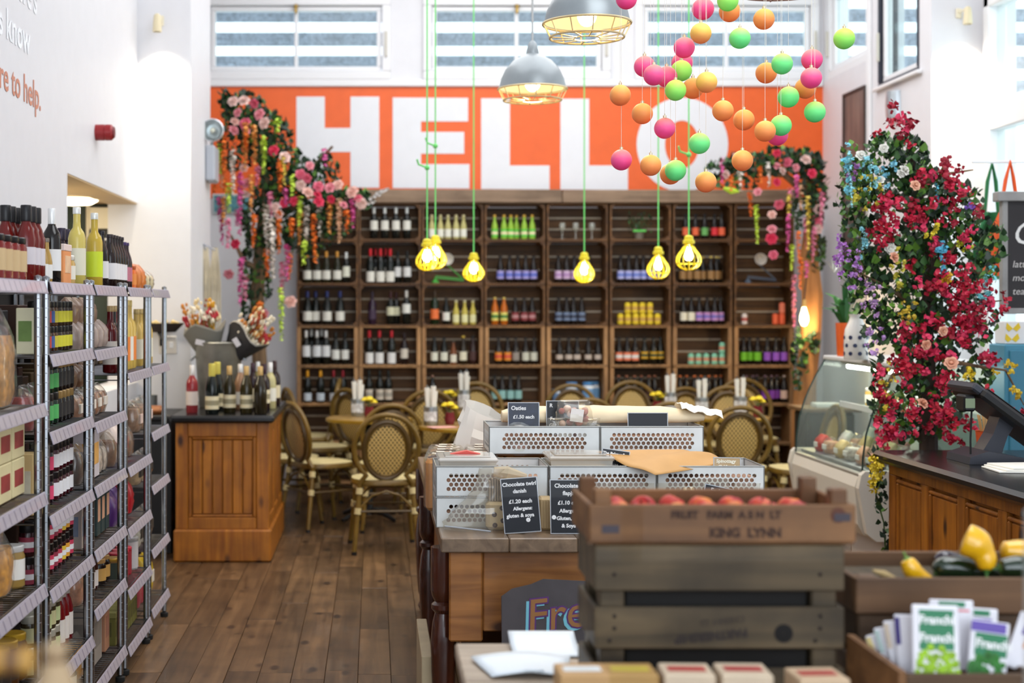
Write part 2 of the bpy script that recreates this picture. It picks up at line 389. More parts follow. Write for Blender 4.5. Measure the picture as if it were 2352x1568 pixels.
# right wall
rw = MB()
RX = 3.893
rw.span(RX, RX + .2, 9.94, 10.16, -.2, 5).span(RX, RX + .2, 10.98, 11.15, -.2, 5).span(RX, RX + .2, 12.27, 12.5, -.2, 5)
rw.span(RX, RX + .2, 10.16, 10.98, -.2, 3.24).span(RX, RX + .2, 10.16, 10.98, 4.3, 5)
rw.span(RX, RX + .2, 11.15, 12.27, -.2, 3.50).span(RX, RX + .2, 11.15, 12.27, 4.3, 5)
struct('wall_right', rw, WALLW, smooth=0)
struct('wall_pier_right', MB().span(RX + .2, 4.45, 9.94, 10.2, -.2, 5), WALLW, smooth=0)
window(4, 11.15, 12.27, 3.50, 4.3, 0, 'y', RX + .04, panes=1)
window(5, 10.16, 10.98, 3.24, 4.3, 0, 'y', RX + .02, panes=1, frame=M((26, 30, 46), .4), fw=.035)
struct('trim_3', MB().span(RX - .025, RX, 11.12, 11.2, 0, 5, .006), TRIMW)
struct('trim_4', MB().span(RX - .04, RX, 10.1, 11.02, 3.215, 3.245, .006), TRIMW)
SX = 4.25
sw = MB().span(SX, SX + .2, -3, 7.2, -.2, 5).span(SX, SX + .2, 9.86, 9.94, -.2, 5).span(SX, SX + .2, 7.2, 9.86, -.2, .9).span(SX, SX + .2, 7.2, 9.86, 3.7, 5)
struct('wall_side_right', sw, WALLW, smooth=0)
def tall_window(i, y0, y1, z0, z1):
    r = link('window_%d' % i, None); r['kind'] = 'structure'
    f = MB()
    f.span(SX - .03, SX + .1, y0, y1, z0, z0 + .08, .008).span(SX - .03, SX + .1, y0, y1, z1 - .08, z1, .008).span(SX - .03, SX + .1, y0, y0 + .08, z0, z1, .008).span(SX - .03, SX + .1, y1 - .08, y1, z0, z1, .008)
    f.span(SX - .02, SX + .09, y0, y1, 2.77, 2.97, .008)
    obj('window_frame', f, TRIMW, r)
    n_ = 3; st = (y1 - y0 - .16) / n_
    for q in range(n_):
        ya = y0 + .08 + q * st
        if q: obj('mullion', MB().span(SX - .02, SX + .09, ya - .03, ya + .03, z0, z1, .006), TRIMW, r)
        for a, c in ((z0 + .08, 2.77), (2.97, z1 - .08)): obj('pane', MB().span(SX + .03, SX + .036, ya, ya + st, a, c), GLASS, r)
tall_window(6, 7.2, 9.86, .9, 3.7)
struct('baseboard_left', MB().span(-1.6, -1.585, -3, 7.41, 0, .12, .004), TRIMW)

# wall fittings
def pier_lamp(x, y, z, wy, label):
    t = thing('wall_spotlight', label, 'lamp', (x, y, z))
    obj('back_plate', MB().span(-.02, .02, wy - y - .018, wy - y - .002, .02, .09, .006), CREAM, t)
    obj('arm', MB().rod((0, wy - y - .02, .06), (0, 0, .06), .009), CREAM, t)
    m_ = MB().lathe([(.012, .07), (.022, .06), (.027, .02), (.03, -.03), (.031, -.05), (.027, -.05), (.025, .02), (.002, .04)], 18)
    obj('lamp_housing', m_, M((226, 212, 176), .4), t)
pier_lamp(-1.44, 9.43, 3.43, 9.6, 'cream spotlight washing the white pier behind the serving hatch')
pier_lamp(4.08, 9.78, 3.55, 9.94, 'cream spotlight washing the white pier beside the tall side window')
t = thing('alarm_sounder', 'dark red round fire alarm sounder on the white wall', 'alarm', (-1.6, 8.17, 2.56))
m_ = MB(); m_.T = Matrix.Rotation(R(90), 4, 'Y'); m_.lathe([(.001, 0), (.046, 0), (.047, .05), (.044, .052), (.044, .056), (.047, .058), (.046, .09), (.036, .1), (.001, .102)], 20)
obj('housing', m_, M((150, 24, 30), .35), t)
m_ = MB(); m_.T = Matrix.Rotation(R(90), 4, 'Y'); m_.lathe([(.036, .1), (.03, .108), (.001, .109)], 16); obj('grille', m_, M((110, 20, 24), .5), t)
t = thing('emergency_light', 'grey twin emergency light box with clear round lamp on the pier', 'emergency light', (-1.238, 10.55, 2.62))
obj('battery_box', MB().span(.0, .07, -.14, .14, -.14, .12, .01), M((176, 180, 188), .4), t)
for yy in (-.1,):
    m_ = MB(); m_.T = Matrix.Translation((.05, yy, .23)) @ Matrix.Rotation(R(90), 4, 'X')
    m_.lathe([(.001, -.05), (.05, -.045), (.082, 0), (.086, .03), (.078, .035)], 20); h_ = obj('lamp_head', m_, M((214, 216, 220), .25, .6), t)
    m_ = MB(); m_.T = Matrix.Translation((.05, yy, .23)) @ Matrix.Rotation(R(90), 4, 'X'); m_.lathe([(.078, .034), (.05, .05), (.001, .056)], 20); obj('lens', m_, GLASS, h_)
    m_ = MB(); m_.ball((.05, yy - .01, .23), .02); obj('bulb', m_, M((255, 240, 220), .3), h_)
obj('bracket', MB().rod((.04, -.1, .11), (.05, -.1, .17), .012), CHROME, t)
p = at(533, 468, BY)
t = thing('wall_picture', 'wide teal print on the back wall behind the hanging flowers', 'picture', (p.x, BY - .022, p.z))
obj('frame', MB().span(-.17, .17, 0, .02, -.085, .085, .004), M((200, 206, 206), .5), t); obj('print', MB().span(-.155, .155, -.002, .0, -.072, .072), M((84, 140, 150), .6, var=.6), t)
p = at(386, 792, 9.6)
t = thing('light_switch', 'white double light switch on the lit pier', 'switch', (p.x, 9.6, p.z)); obj('plate', MB().span(-.06, .06, -.012, 0, -.06, .06, .004), M((222, 214, 204), .4), t)
obj('rocker', MB().span(-.035, -.01, -.018, -.012, -.02, .02, .002), TRIMW, t); obj('rocker', MB().span(.01, .035, -.018, -.012, -.02, .02, .002), TRIMW, t)
t = thing('wall_board', 'tall dark weathered board hung on the white wall near the corner', 'board', (RX - .012, 11.45, 2.62))
obj('panel', MB().span(-.02, .01, -.24, .24, -.78, .66, .004), wood('dark_board', (86, 76, 76), (128, 108, 98), 2, .5, .5, .02), t)
obj('frame', MB().span(-.03, .01, -.26, -.24, -.8, .68).span(-.03, .01, .24, .26, -.8, .68).span(-.03, .01, -.24, .24, .66, .68).span(-.03, .01, -.24, .24, -.8, -.78), M((58, 44, 38), .5), t)
p = at(2058, 235, 10.6)
t = thing('wall_sconce', 'small brushed steel half-round sconce above the red flowers', 'sconce', (RX, 10.6, 3.06)); m_ = MB()
m_.lathe([(.001, -.1), (.075, -.1), (.08, 0), (.075, .1), (.001, .1)], 12, a0=R(90), a1=R(270)); obj('shade', m_, STEEL, t)
# ------------------------------------------------------------------ goods: bottles, jars, tins, boxes, bags
_G = {}
def cached(key, fn):
    if key not in _G: _G[key] = fn()
    return _G[key]
def liquid(col): return M(col, .14, 0, .4)
PROF = {
 'wine': ([(.001, 0), (.033, 0), (.037, .006), (.037, .175), (.033, .2), (.017, .228), (.0145, .24), (.0145, .297), (.001, .297)], (.05, .135), (.235, .2985), .0155),
 'burgundy': ([(.001, 0), (.036, 0), (.040, .006), (.040, .15), (.034, .185), (.018, .23), (.0145, .25), (.0145, .292), (.001, .292)], (.035, .115), (.235, .2935), .0165),
 'sparkling': ([(.001, 0), (.038, 0), (.042, .006), (.042, .15), (.036, .19), (.021, .235), (.0165, .26), (.0165, .305), (.001, .307)], (.03, .11), (.205, .31), .0215),
 'beer': ([(.001, 0), (.028, 0), (.031, .005), (.031, .13), (.026, .155), (.0155, .185), (.0135, .20), (.0135, .226), (.001, .227)], (.035, .105), (.215, .231), .0158),
 'soda': ([(.001, 0), (.026, 0), (.028, .005), (.028, .095), (.022, .13), (.013, .155), (.012, .19), (.012, .20), (.001, .201)], (.02, .085), (.188, .206), .0145),
 'sauce': ([(.001, 0), (.025, 0), (.028, .005), (.028, .125), (.02, .155), (.0135, .17), (.0135, .205), (.001, .206)], (.02, .105), (.175, .222), .0165),
 'cordial': ([(.001, 0), (.032, 0), (.036, .006), (.036, .19), (.03, .215), (.0165, .235), (.015, .26), (.015, .31), (.001, .311)], (.04, .15), (.29, .318), .0165),
 'jar': ([(.001, 0), (.03, 0), (.034, .005), (.034, .075), (.029, .088), (.027, .092), (.001, .093)], (.018, .068), (.088, .106), .0315),
 'bigjar': ([(.001, 0), (.038, 0), (.043, .006), (.043, .11), (.036, .125), (.034, .13), (.001, .131)], (.03, .10), (.124, .146), .0395),
 'spice': ([(.001, 0), (.021, 0), (.023, .004), (.023, .06), (.02, .068), (.001, .069)], (.012, .052), (.064, .086), .0225),
 'can': ([(.001, 0), (.031, 0), (.033, .004), (.033, .108), (.029, .116), (.001, .114)], (.012, .104), None, 0),
 'tin': ([(.001, 0), (.036, 0), (.037, .003), (.037, .118), (.001, .118)], (.006, .105), (.112, .124), .0385),
}
NAME = {'wine': 'wine_bottle', 'burgundy': 'wine_bottle', 'sparkling': 'sparkling_wine_bottle', 'beer': 'beer_bottle', 'soda': 'soda_bottle', 'sauce': 'sauce_bottle', 'cordial': 'cordial_bottle', 'jar': 'preserve_jar', 'bigjar': 'pickle_jar', 'spice': 'spice_jar', 'can': 'drink_can', 'tin': 'tea_tin'}
def vessel(kind, loc, body, lab, cap, label, cat, group=None, rz=0, sc=1, band=None, lz=None):
    prof, lr, cr, crad = PROF[kind]; nm = NAME[kind]
    me = cached((kind, body), lambda: MB().lathe(prof, 14).mesh(nm, liquid(body) if kind not in ('can',) else M(body, .3, .5)))
    o = tag(link(nm, me, None, loc, (0, 0, rz)), label, cat, group); o.scale = (sc, sc, sc)
    lr = lz or lr
    if lab is not None:
        def mk():
            rr = max(r for r, z in prof) + .0006
            return MB().lathe([(rr - .0005, lr[0]), (rr, lr[0]), (rr, lr[1]), (rr - .0005, lr[1])], 14).mesh('label', M(lab, .55))
        link('label', cached((kind, 'L', lab, lr), mk), o)
        if band:
            def mk2():
                rr = max(r for r, z in prof) + .0012; h = lr[1] - lr[0]
                return MB().lathe([(rr - .0006, lr[0] + h * .3), (rr, lr[0] + h * .3), (rr, lr[0] + h * .68), (rr - .0006, lr[0] + h * .68)], 14).mesh('label_print', M(band, .5))
            link('label_print', cached((kind, 'B', band, lr), mk2), o)
    if cap is not None and cr:
        link('cap' if kind not in ('wine', 'burgundy', 'sparkling') else 'foil', cached((kind, 'C', cap), lambda: MB().lathe([(crad * .97, cr[0]), (crad, cr[0] + .002), (crad, cr[1] - .003), (crad * .9, cr[1]), (.001, cr[1])], 14).mesh('cap', M(cap, .35, .3))), o)
    return o
def carton(name, loc, d, col, label, cat, group=None, rz=0, lab=None, top=None):
    me = cached(('carton', d, col), lambda: MB().span(-d[0] / 2, d[0] / 2, -d[1] / 2, d[1] / 2, 0, d[2], .003).mesh(name, M(col, .6, var=.05), 0))
    o = tag(link(name, me, None, loc, (0, 0, rz)), label, cat, group)
    if lab is not None:   # printed panel on the aisle and near faces
        link('printed_panel', cached(('cl', d, lab), lambda: MB().span(-d[0] * .36, d[0] * .36, -d[1] / 2 - .0012, d[1] / 2 + .0012, d[2] * .28, d[2] * .72).span(-d[0] / 2 - .0012, d[0] / 2 + .0012, -d[1] * .36, d[1] * .36, d[2] * .28, d[2] * .72).mesh('printed_panel', M(lab, .6, var=.3), 0)), o)
    if top is not None:
        link('lid_flap', cached(('ct', d, top), lambda: MB().span(-d[0] / 2 - .002, d[0] / 2 + .002, -d[1] / 2 - .002, d[1] / 2 + .002, d[2] - d[2] * .16, d[2] + .002, .002).mesh('lid_flap', M(top, .5), 0)), o)
    return o
def pouch_mesh(w_, d_, h_, mat, seed, name='food_pouch', lo=0.0, hi=1.0, grow=0):
    rnd = random.Random(seed); n = 16; m_ = MB(); vs = []; rows = 10
    for j in range(rows + 1):
        t = lo + (hi - lo) * j / rows
        ww = w_ / 2 * (.86 + .14 * math.sin(math.pi * min(1, t * 1.3))) ; dd = d_ / 2 * (1 if t < .5 else max(.04, math.cos((t - .5) * math.pi) ** .8)) * (.8 + .2 * min(1, t * 6))
        for i in range(n):
            a = 2 * math.pi * i / n; ca, sa = math.cos(a), math.sin(a); e = .62
            jx = 1 + rnd.uniform(-.05, .05)
            vs.append(((ww * jx + grow) * math.copysign(abs(ca) ** e, ca), (dd * jx + grow) * math.copysign(abs(sa) ** e, sa), h_ * t + rnd.uniform(-.008, .008) * h_ * (0 < j < rows)))
    fs = [(j * n + i, j * n + (i + 1) % n, (j + 1) * n + (i + 1) % n, (j + 1) * n + i) for j in range(rows) for i in range(n)]
    fs += [tuple(range(n))[::-1], tuple(range(rows * n, rows * n + n))]
    return m_.add(vs, fs).mesh(name, mat, .9)
def pouch(loc, d, fill, label, cat='pouch', group=None, rz=0, clear=True, card=None, seed=1, tilt=0):
    """cellophane pouch: contents, clear film, label card"""
    if clear:
        me = cached(('pf', d, seed % 4), lambda: pouch_mesh(d[0], d[1], d[2], CELLO, seed))
        o = tag(link('food_pouch', me, None, loc, (0, tilt, rz)), label, cat, group)
        link('contents', cached(('pc', d, fill, seed % 4), lambda: pouch_mesh(d[0] * .93, d[1] * .9, d[2], M(fill, .6, var=.5), seed, 'contents', .01, .72)), o)
    else:
        me = cached(('po', d, fill, seed % 4), lambda: pouch_mesh(d[0], d[1], d[2], M(fill, .3, var=.12), seed))
        o = tag(link('food_pouch', me, None, loc, (0, tilt, rz)), label, cat, group)
    if card: link('label_card', cached(('pk', d, card), lambda: MB().box((0, 0, d[2] * .4), (d[0] * .5, d[1] * 1.04, d[2] * .3), .002).mesh('label_card', M(card, .6), 0)), o)
    return o

# ------------------------------------------------------------------ the wall of crates
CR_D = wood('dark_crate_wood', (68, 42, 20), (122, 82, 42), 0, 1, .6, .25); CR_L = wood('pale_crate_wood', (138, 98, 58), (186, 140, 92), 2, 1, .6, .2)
CR_B = wood('crate_back_wood', (66, 42, 20), (116, 78, 40), 0, 1, .65, .2); GAP_LIGHT = M((206, 190, 168), .7, var=.2)
CY = 11.98; PX = 12.0 / F
colx = [(682, 822), (825, 966), (970, 1110), (1114, 1252), (1257, 1396), (1402, 1541), (1547, 1682), (1688, 1824)]
rowy = [(468, 549), (553, 650), (654, 746), (750, 838), (842, 926), (930, 1016), (1020, 1108)]
HOLDS = [['hanging flowers in front', 'tall white-labelled wines', 'small clear pale-yellow bottles', 'green-labelled bottles', 'three empty glass goblets', 'a small trailing plant', 'orange-labelled beers', 'nothing'],
 ['cork-topped white-labelled wines', 'red-topped wines', 'a green anglepoise lamp', 'five violet-labelled beers', 'lilac-labelled beers', 'blue-lilac-labelled beers', 'gold-necked beers', 'a grey anglepoise lamp'],
 ['blue-topped wines', 'a dark purple bottle and wines', 'one orange-labelled bottle', 'amber and dark red bottles', 'grey-blue-labelled beers', 'a pyramid of yellow cans', 'cream and lilac beers', 'copper cans'],
 ['white-topped wines', 'red-topped white-labelled wines', 'mixed slim dark bottles', 'orange and white-labelled beers', 'oval-labelled dark beers', 'orange-striped beers', 'mint green cans', 'green and purple beers'],
 ['orange-topped wines', 'cream-labelled wines', 'a single dark bottle', 'teal-labelled beers', 'blue and white bottles', 'copper-capped dark beers', 'orange-capped dark beers', 'purple-labelled beers']]
def crate_parts(root, wd, ht, dp, dark):
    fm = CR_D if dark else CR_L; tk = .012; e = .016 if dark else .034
    me = lambda key, fn, mt: cached(('crate', key, round(wd, 3), round(ht, 3), dark), lambda: fn().mesh(key, mt, 0))
    link('bottom_board', me('bottom_board', lambda: MB().span(-wd / 2, wd / 2, 0, dp - .03, 0, tk, .002), fm), root)
    link('top_board', me('top_board', lambda: MB().span(-wd / 2, wd / 2, 0.004, dp - .03, ht - tk, ht, .002), fm), root)
    for s in (-1, 1):
        link('end_board', me('end_board', lambda: MB().box((0, dp / 2, ht / 2), (e, dp - .01, ht - 2 * tk - .001), .002), fm), root, ((wd - e) / 2 * s, 0, 0))
    hs = (ht - 2 * tk) / 3
    for i in range(3):
        link('back_slat', me('back_slat', lambda: MB().span(-wd / 2 + e, wd / 2 - e, 0, .01, .006, hs - .006, .002), CR_B), root, (0, dp - .024, tk + i * hs))
        if i: link('gap_light_strip', me('gap_light_strip', lambda: MB().span(-wd / 2 + e, wd / 2 - e, 0, .006, -.007, .007), GAP_LIGHT), root, (0, dp - .031, tk + i * hs))  # pale strip colours in the light showing between the back slats
    if dark:
        c = .032
        for sx_ in (-1, 1):
            for sz in (-1, 1):
                def tri():
                    x = (wd / 2 - e) * sx_; z = ht / 2 + (ht / 2 - tk) * sz
                    return MB().prism([(x, z), (x - c * sx_, z), (x, z - c * sz)], .012, dp - .03)
                link('corner_post', me('corner_post%d%d' % (sx_, sz), tri, fm), root)
RW = ['top', 'second', 'third', 'fourth', 'fifth', 'sixth', 'bottom']
SHELFZ = {}
for r, (y0, y1) in enumerate(rowy):
    for c, (x0, x1) in enumerate(colx):
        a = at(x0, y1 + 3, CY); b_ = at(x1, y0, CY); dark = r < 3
        wd, ht = b_.x - a.x, b_.z - a.z; pad = 0 if dark else .006
        hold = HOLDS[r][c] if r < 5 else 'nothing visible behind the chairs'
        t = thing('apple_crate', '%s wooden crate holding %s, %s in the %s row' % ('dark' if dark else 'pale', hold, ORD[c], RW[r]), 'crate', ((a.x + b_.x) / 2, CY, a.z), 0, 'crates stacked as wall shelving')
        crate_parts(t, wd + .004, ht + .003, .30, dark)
        SHELFZ[r, c] = a.z + .012
z6 = at(0, 1111, CY).z
t = thing('shelf_plinth', 'dark low plinth under the wall of crates', 'plinth', ((at(682, 0, CY).x + at(1824, 0, CY).x) / 2, CY, 0)); wpl = at(1824, 0, CY).x - at(682, 0, CY).x
obj('plinth_board', MB().span(-wpl / 2, wpl / 2, .02, .3, 0, z6 - .001, .004), CR_D, t, smooth=0)
t = thing('top_plank', 'long rough grey-brown timber beam lying along the top of the crates', 'beam', (0, CY - .03, at(0, 467, CY).z + .004))
m_ = MB().span(at(790, 0, CY).x, at(1290, 0, CY).x, 0, .3, 0, .112, .006); obj('beam_board', m_, wood('grey_beam', (120, 96, 76), (156, 130, 106), 0, .7, .7, .08), t, smooth=0)
m_ = MB().span(at(1291, 0, CY).x, at(1830, 0, CY).x, 0, .3, 0, .109, .006); obj('beam_board', m_, bpy.data.materials['grey_beam'], t, smooth=0)

W = (232, 228, 216); DK = (18, 20, 16); DKB = (26, 18, 14)
def X5(v): return 660 + v / 3.015
def X6(v): return 1240 + v / 3.015
# row, column, crop offset fn, xs, kind, body, label, cap, words, extra
BT = [
 (0, 1, X5, (600, 675, 752, 828), 'wine', DK, W, (232, 232, 228), 'dark wine with white cap and high white label', dict(lz=(.085, .17), sc=.98)),
 (0, 2, X5, (1000, 1060, 1112, 1168, 1220), 'soda', (196, 186, 120), (238, 236, 220), (214, 200, 150), 'pale yellow soda with white label', {}),
 (0, 3, X5, (1435, 1500, 1548, 1590, 1640, 1695), 'soda', (150, 190, 60), (96, 200, 70), (210, 160, 60), 'small bottle with bright green and cream label', dict(band=(240, 226, 180))),
 (0, 6, X6, (1010, 1078), 'beer', DKB, (232, 104, 62), DKB, 'dark beer with orange label', dict(sc=.93)),
 (0, 6, X6, (1142,), 'beer', DKB, (106, 176, 96), DKB, 'dark beer with green label', dict(sc=.93)),
 (0, 6, X6, (1210,), 'beer', DKB, (222, 44, 56), DKB, 'dark beer with red label', dict(sc=.93)),
 (0, 6, X6, (1262,), 'beer', DKB, (236, 104, 66), DKB, 'dark beer with coral label', dict(sc=.93)),
 (1, 0, X5, (138, 205, 270, 345), 'burgundy', (40, 38, 20), W, (214, 150, 62), 'dark green wine with cream label and gold foil', dict(sc=.94)),
 (1, 0, X5, (408,), 'wine', DK, (236, 234, 214), (232, 232, 228), 'slim dark wine with tall white label', dict(sc=.9, lz=(.06, .16))),
 (1, 1, X5, (575, 645, 712), 'wine', DK, W, (204, 24, 36), 'dark wine with red foil and white label', dict(lz=(.012, .10))),
 (1, 1, X5, (765, 830), 'wine', DK, (226, 224, 220), DK, 'all-black wine with wide white label', dict(sc=.93, lz=(.06, .15))),
 (1, 3, X5, (1475, 1538, 1595, 1650, 1705), 'beer', DKB, (160, 150, 206), DKB, 'dark beer with violet label', dict(band=(96, 110, 196))),
 (1, 4, X6, (128, 185, 240, 295, 345), 'beer', DKB, (206, 176, 206), DKB, 'dark beer with lilac and pink label', dict(band=(180, 140, 190))),
 (1, 5, X6, (560, 615, 670, 720, 775, 820), 'beer', DKB, (176, 176, 222), DKB, 'dark beer with pale lilac-blue label', dict(band=(110, 130, 206))),
 (1, 6, X6, (990, 1040, 1090, 1135, 1185, 1230, 1275), 'beer', (22, 16, 10), (150, 112, 66), (196, 170, 86), 'dark beer with gold neck and tan label', dict(sc=.98)),
 (2, 0, X5, (130, 195, 275, 365), 'burgundy', DK, W, (38, 46, 100), 'dark wine with navy foil and white label', {}),
 (2, 1, X5, (588,), 'wine', (46, 26, 46), (62, 42, 66), (46, 30, 46), 'dark purple wine with purple label', dict(sc=.96)),
 (2, 1, X5, (715, 755), 'wine', DK, (214, 210, 178), (60, 20, 20), 'dark wine with high cream label', dict(sc=.96, lz=(.085, .16))),
 (2, 1, X5, (825,), 'wine', DK, (232, 230, 220), (206, 200, 190), 'dark wine with white neck and white label', dict(lz=(.10, .18))),
 (2, 2, X5, (1020,), 'wine', (24, 40, 20), (236, 116, 56), (60, 40, 20), 'tall green wine with orange label', {}),
 (2, 2, X5, (1100,), 'beer', DK, (232, 230, 218), (60, 50, 40), 'short dark bottle with white label', {}),
 (2, 2, X5, (1168, 1228, 1285), 'soda', (196, 178, 80), (232, 226, 170), (206, 196, 150), 'pale yellow soda with cream label', {}),
 (2, 3, X5, (1437, 1500), 'beer', (190, 100, 24), (226, 214, 110), (206, 180, 90), 'amber bottle with green and gold label', dict(band=(80, 130, 60))),
 (2, 3, X5, (1578, 1640, 1695), 'beer', DKB, (130, 44, 48), DKB, 'dark beer with dark red label', dict(band=(180, 130, 130))),
 (2, 4, X6, (130, 185, 235, 290), 'beer', DKB, (112, 128, 156), DKB, 'dark beer with grey-blue label', dict(band=(60, 66, 86))),
 (2, 5, X6, (560, 612, 665, 715, 765, 818), 'can', (226, 196, 40), (236, 206, 46), None, 'yellow can in the lower layer', dict(band=(206, 160, 80), sc=.8)),
 (2, 5, X6, (610, 660, 712, 765), 'can', (226, 196, 40), (236, 206, 46), None, 'yellow can in the upper layer', dict(band=(206, 160, 80), sc=.8, up=1)),
 (2, 6, X6, (995, 1050), 'beer', DKB, (232, 226, 204), DKB, 'dark beer with cream label', {}),
 (2, 6, X6, (1105, 1158, 1212, 1265), 'beer', DKB, (192, 140, 196), DKB, 'dark beer with mauve label', dict(band=(120, 110, 190))),
 (2, 7, X6, (1420,), 'can', (230, 214, 204), (232, 220, 214), None, 'small white and red can', dict(sc=.8, band=(190, 90, 80))),
 (2, 7, X6, (1635, 1682), 'can', (226, 96, 58), (232, 100, 60), None, 'shiny copper-orange can below', dict(sc=.8)),
 (2, 7, X6, (1682,), 'can', (232, 112, 80), (236, 130, 100), None, 'pale copper can stacked on top', dict(sc=.8, up=1)),
 (3, 0, X5, (130, 205, 268), 'wine', DK, (226, 226, 226), (226, 222, 218), 'dark wine with white foil and grey-white label', dict(lz=(.07, .165))),
 (3, 0, X5, (335, 400), 'wine', DK, (230, 228, 220), DK, 'black-topped dark wine with white label', dict(sc=.95)),
 (3, 1, X5, (568, 638, 722), 'wine', DK, (230, 228, 224), (196, 26, 40), 'dark wine with red foil and square white label', dict(lz=(.012, .105))),
 (3, 1, X5, (810,), 'wine', (30, 16, 16), (216, 206, 190), (40, 20, 20), 'dark wine with cream label and black foil', dict(sc=.92, lz=(.06, .15))),
 (3, 2, X5, (1018, 1085), 'beer', DK, (228, 226, 206), (30, 28, 26), 'slim dark bottle with white label', {}),
 (3, 2, X5, (1150,), 'soda', (120, 66, 30), (232, 226, 206), (60, 50, 40), 'small amber bottle with cream label', {}),
 (3, 2, X5, (1218,), 'beer', (40, 30, 16), (232, 224, 196), (206, 170, 60), 'gold-necked bottle with cream label', dict(sc=1.05)),
 (3, 2, X5, (1285,), 'beer', (46, 26, 22), (70, 40, 36), DK, 'dark bottle with brown label', dict(sc=1.05)),
 (3, 3, X5, (1462, 1525), 'beer', DKB, (226, 140, 40), DKB, 'dark beer with golden orange label', dict(band=(214, 80, 60))),
 (3, 3, X5, (1582,), 'beer', DKB, (150, 140, 130), DKB, 'dark beer with grey label', {}),
 (3, 3, X5, (1650, 1708), 'beer', DKB, (206, 204, 186), DKB, 'dark beer with wide white label', {}),
 (3, 4, X6, (135, 200, 258, 335, 402), 'beer', DKB, (196, 180, 166), DKB, 'dark beer with pale oval label', dict(lz=(.045, .085))),
 (3, 5, X6, (548, 605, 660), 'beer', DKB, (232, 128, 90), DKB, 'dark beer with orange, black and white label', dict(band=(232, 228, 222))),
 (3, 5, X6, (725, 788, 838), 'beer', (22, 20, 12), (206, 160, 40), DK, 'dark beer with yellow-topped green label', dict(lz=(.05, .11), band=(60, 70, 40))),
 (3, 6, X6, (1050, 1102, 1155, 1212, 1265), 'can', (126, 196, 166), (140, 206, 176), None, 'mint green can below', dict(sc=.8, band=(206, 140, 110))),
 (3, 6, X6, (1265,), 'can', (126, 196, 166), (140, 206, 176), None, 'mint green can stacked on top', dict(sc=.8, band=(206, 140, 110), up=1)),
 (3, 7, X6, (1412, 1460, 1508), 'beer', DKB, (120, 196, 40), DKB, 'dark beer with lime green label', {}),
 (3, 7, X6, (1575, 1635, 1692), 'beer', DKB, (150, 86, 196), DKB, 'dark beer with purple label', {}),
 (4, 0, X5, (140, 230), 'wine', DK, (206, 216, 226), (232, 160, 20), 'dark wine with orange foil and bluish label', dict(lz=(.02, .09))),
 (4, 0, X5, (320, 385), 'wine', DK, (214, 216, 220), (150, 22, 36), 'dark wine with crimson foil', dict(lz=(.02, .09))),
 (4, 1, X5, (565, 640, 700), 'wine', DK, (214, 200, 182), DK, 'black wine with beige picture label', dict(lz=(.03, .125), band=(170, 160, 146))),
 (4, 2, X5, (1005,), 'beer', DK, (40, 36, 34), (150, 110, 90), 'single dark bottle with tan cap', {}),
 (4, 3, X5, (1435, 1488, 1545, 1600), 'beer', DKB, (150, 196, 190), DK, 'dark beer with teal and white label', {}),
 (4, 4, X6, (220, 335, 385), 'bigjar', (220, 226, 232), (120, 170, 216), (96, 160, 220), 'white bottle with blue label and lid', dict(sc=1.2)),
 (4, 4, X6, (115,), 'bigjar', (220, 226, 232), (110, 150, 196), (90, 140, 206), 'short white bottle with blue lid', dict(sc=.8)),
 (4, 5, X6, (545, 600, 655, 705, 755, 800), 'beer', DKB, (70, 44, 36), (150, 90, 60), 'dark beer with copper cap and brown label', {}),
 (4, 6, X6, (965, 1020, 1070, 1120, 1170, 1220, 1270), 'beer', DKB, (60, 46, 40), (206, 110, 50), 'dark beer with orange cap', {}),
 (4, 7, X6, (1430, 1480, 1520), 'beer', DKB, (110, 60, 110), (120, 90, 100), 'dark beer with plum label', {}),
 (4, 7, X6, (1560, 1610, 1655), 'beer', DKB, (140, 66, 176), (120, 90, 100), 'dark beer with bright purple label', {}),
 (4, 7, X6, (1708,), 'beer', DKB, (226, 190, 170), (190, 170, 160), 'dark beer with pink-cream label', {}),
]
_cnt = {}
for (r, c, fx, xs_, kind, body, lab, cap, words, ex) in BT:
    for i, v in enumerate(xs_):
        Y = CY + .062; rr_ = max(q for q, _ in PROF[kind][0]) * ex.get('sc', 1) + (.045 if r < 3 else .036); x = min(max(at(fx(v), 0, Y).x, at(colx[c][0], 0, CY).x + rr_), at(colx[c][1], 0, CY).x - rr_); z = SHELFZ[r, c] + .0006; e = dict(ex); up = e.pop('up', 0)
        if kind in ('wine', 'burgundy') and r in (0, 4): e['sc'] = .92
        if kind in ('wine', 'burgundy') and r in (1, 2, 3): e['sc'] = e.get('sc', 1) * .97
        if up: z += .116 * .8 + .001
        if up or kind == 'can': Y = CY + .08
        if not up:
            got = _cnt.setdefault((r, c), []); rad = max(q for q, _ in PROF[kind][0]) * e.get('sc', 1) + .0014
            for dy in (.0, .012, .024, .036, .048, .062, .08, .1, .13, .16):
                if all((x - a) ** 2 + (Y + dy - b_) ** 2 > (rad + q) ** 2 for a, b_, q in got): break
            Y += dy; got.append((x, Y, rad))
        lbl = '%s, %sin the %s crate, %s row' % (words, (ORD[i] + ' ') if len(xs_) > 1 else '', ORD[c], RW[r])
        vessel(kind, (x, Y, z), body, lab, cap, lbl, 'can' if kind == 'can' else 'bottle', 'bottles and cans in the crate wall', U(0, 6), **e)
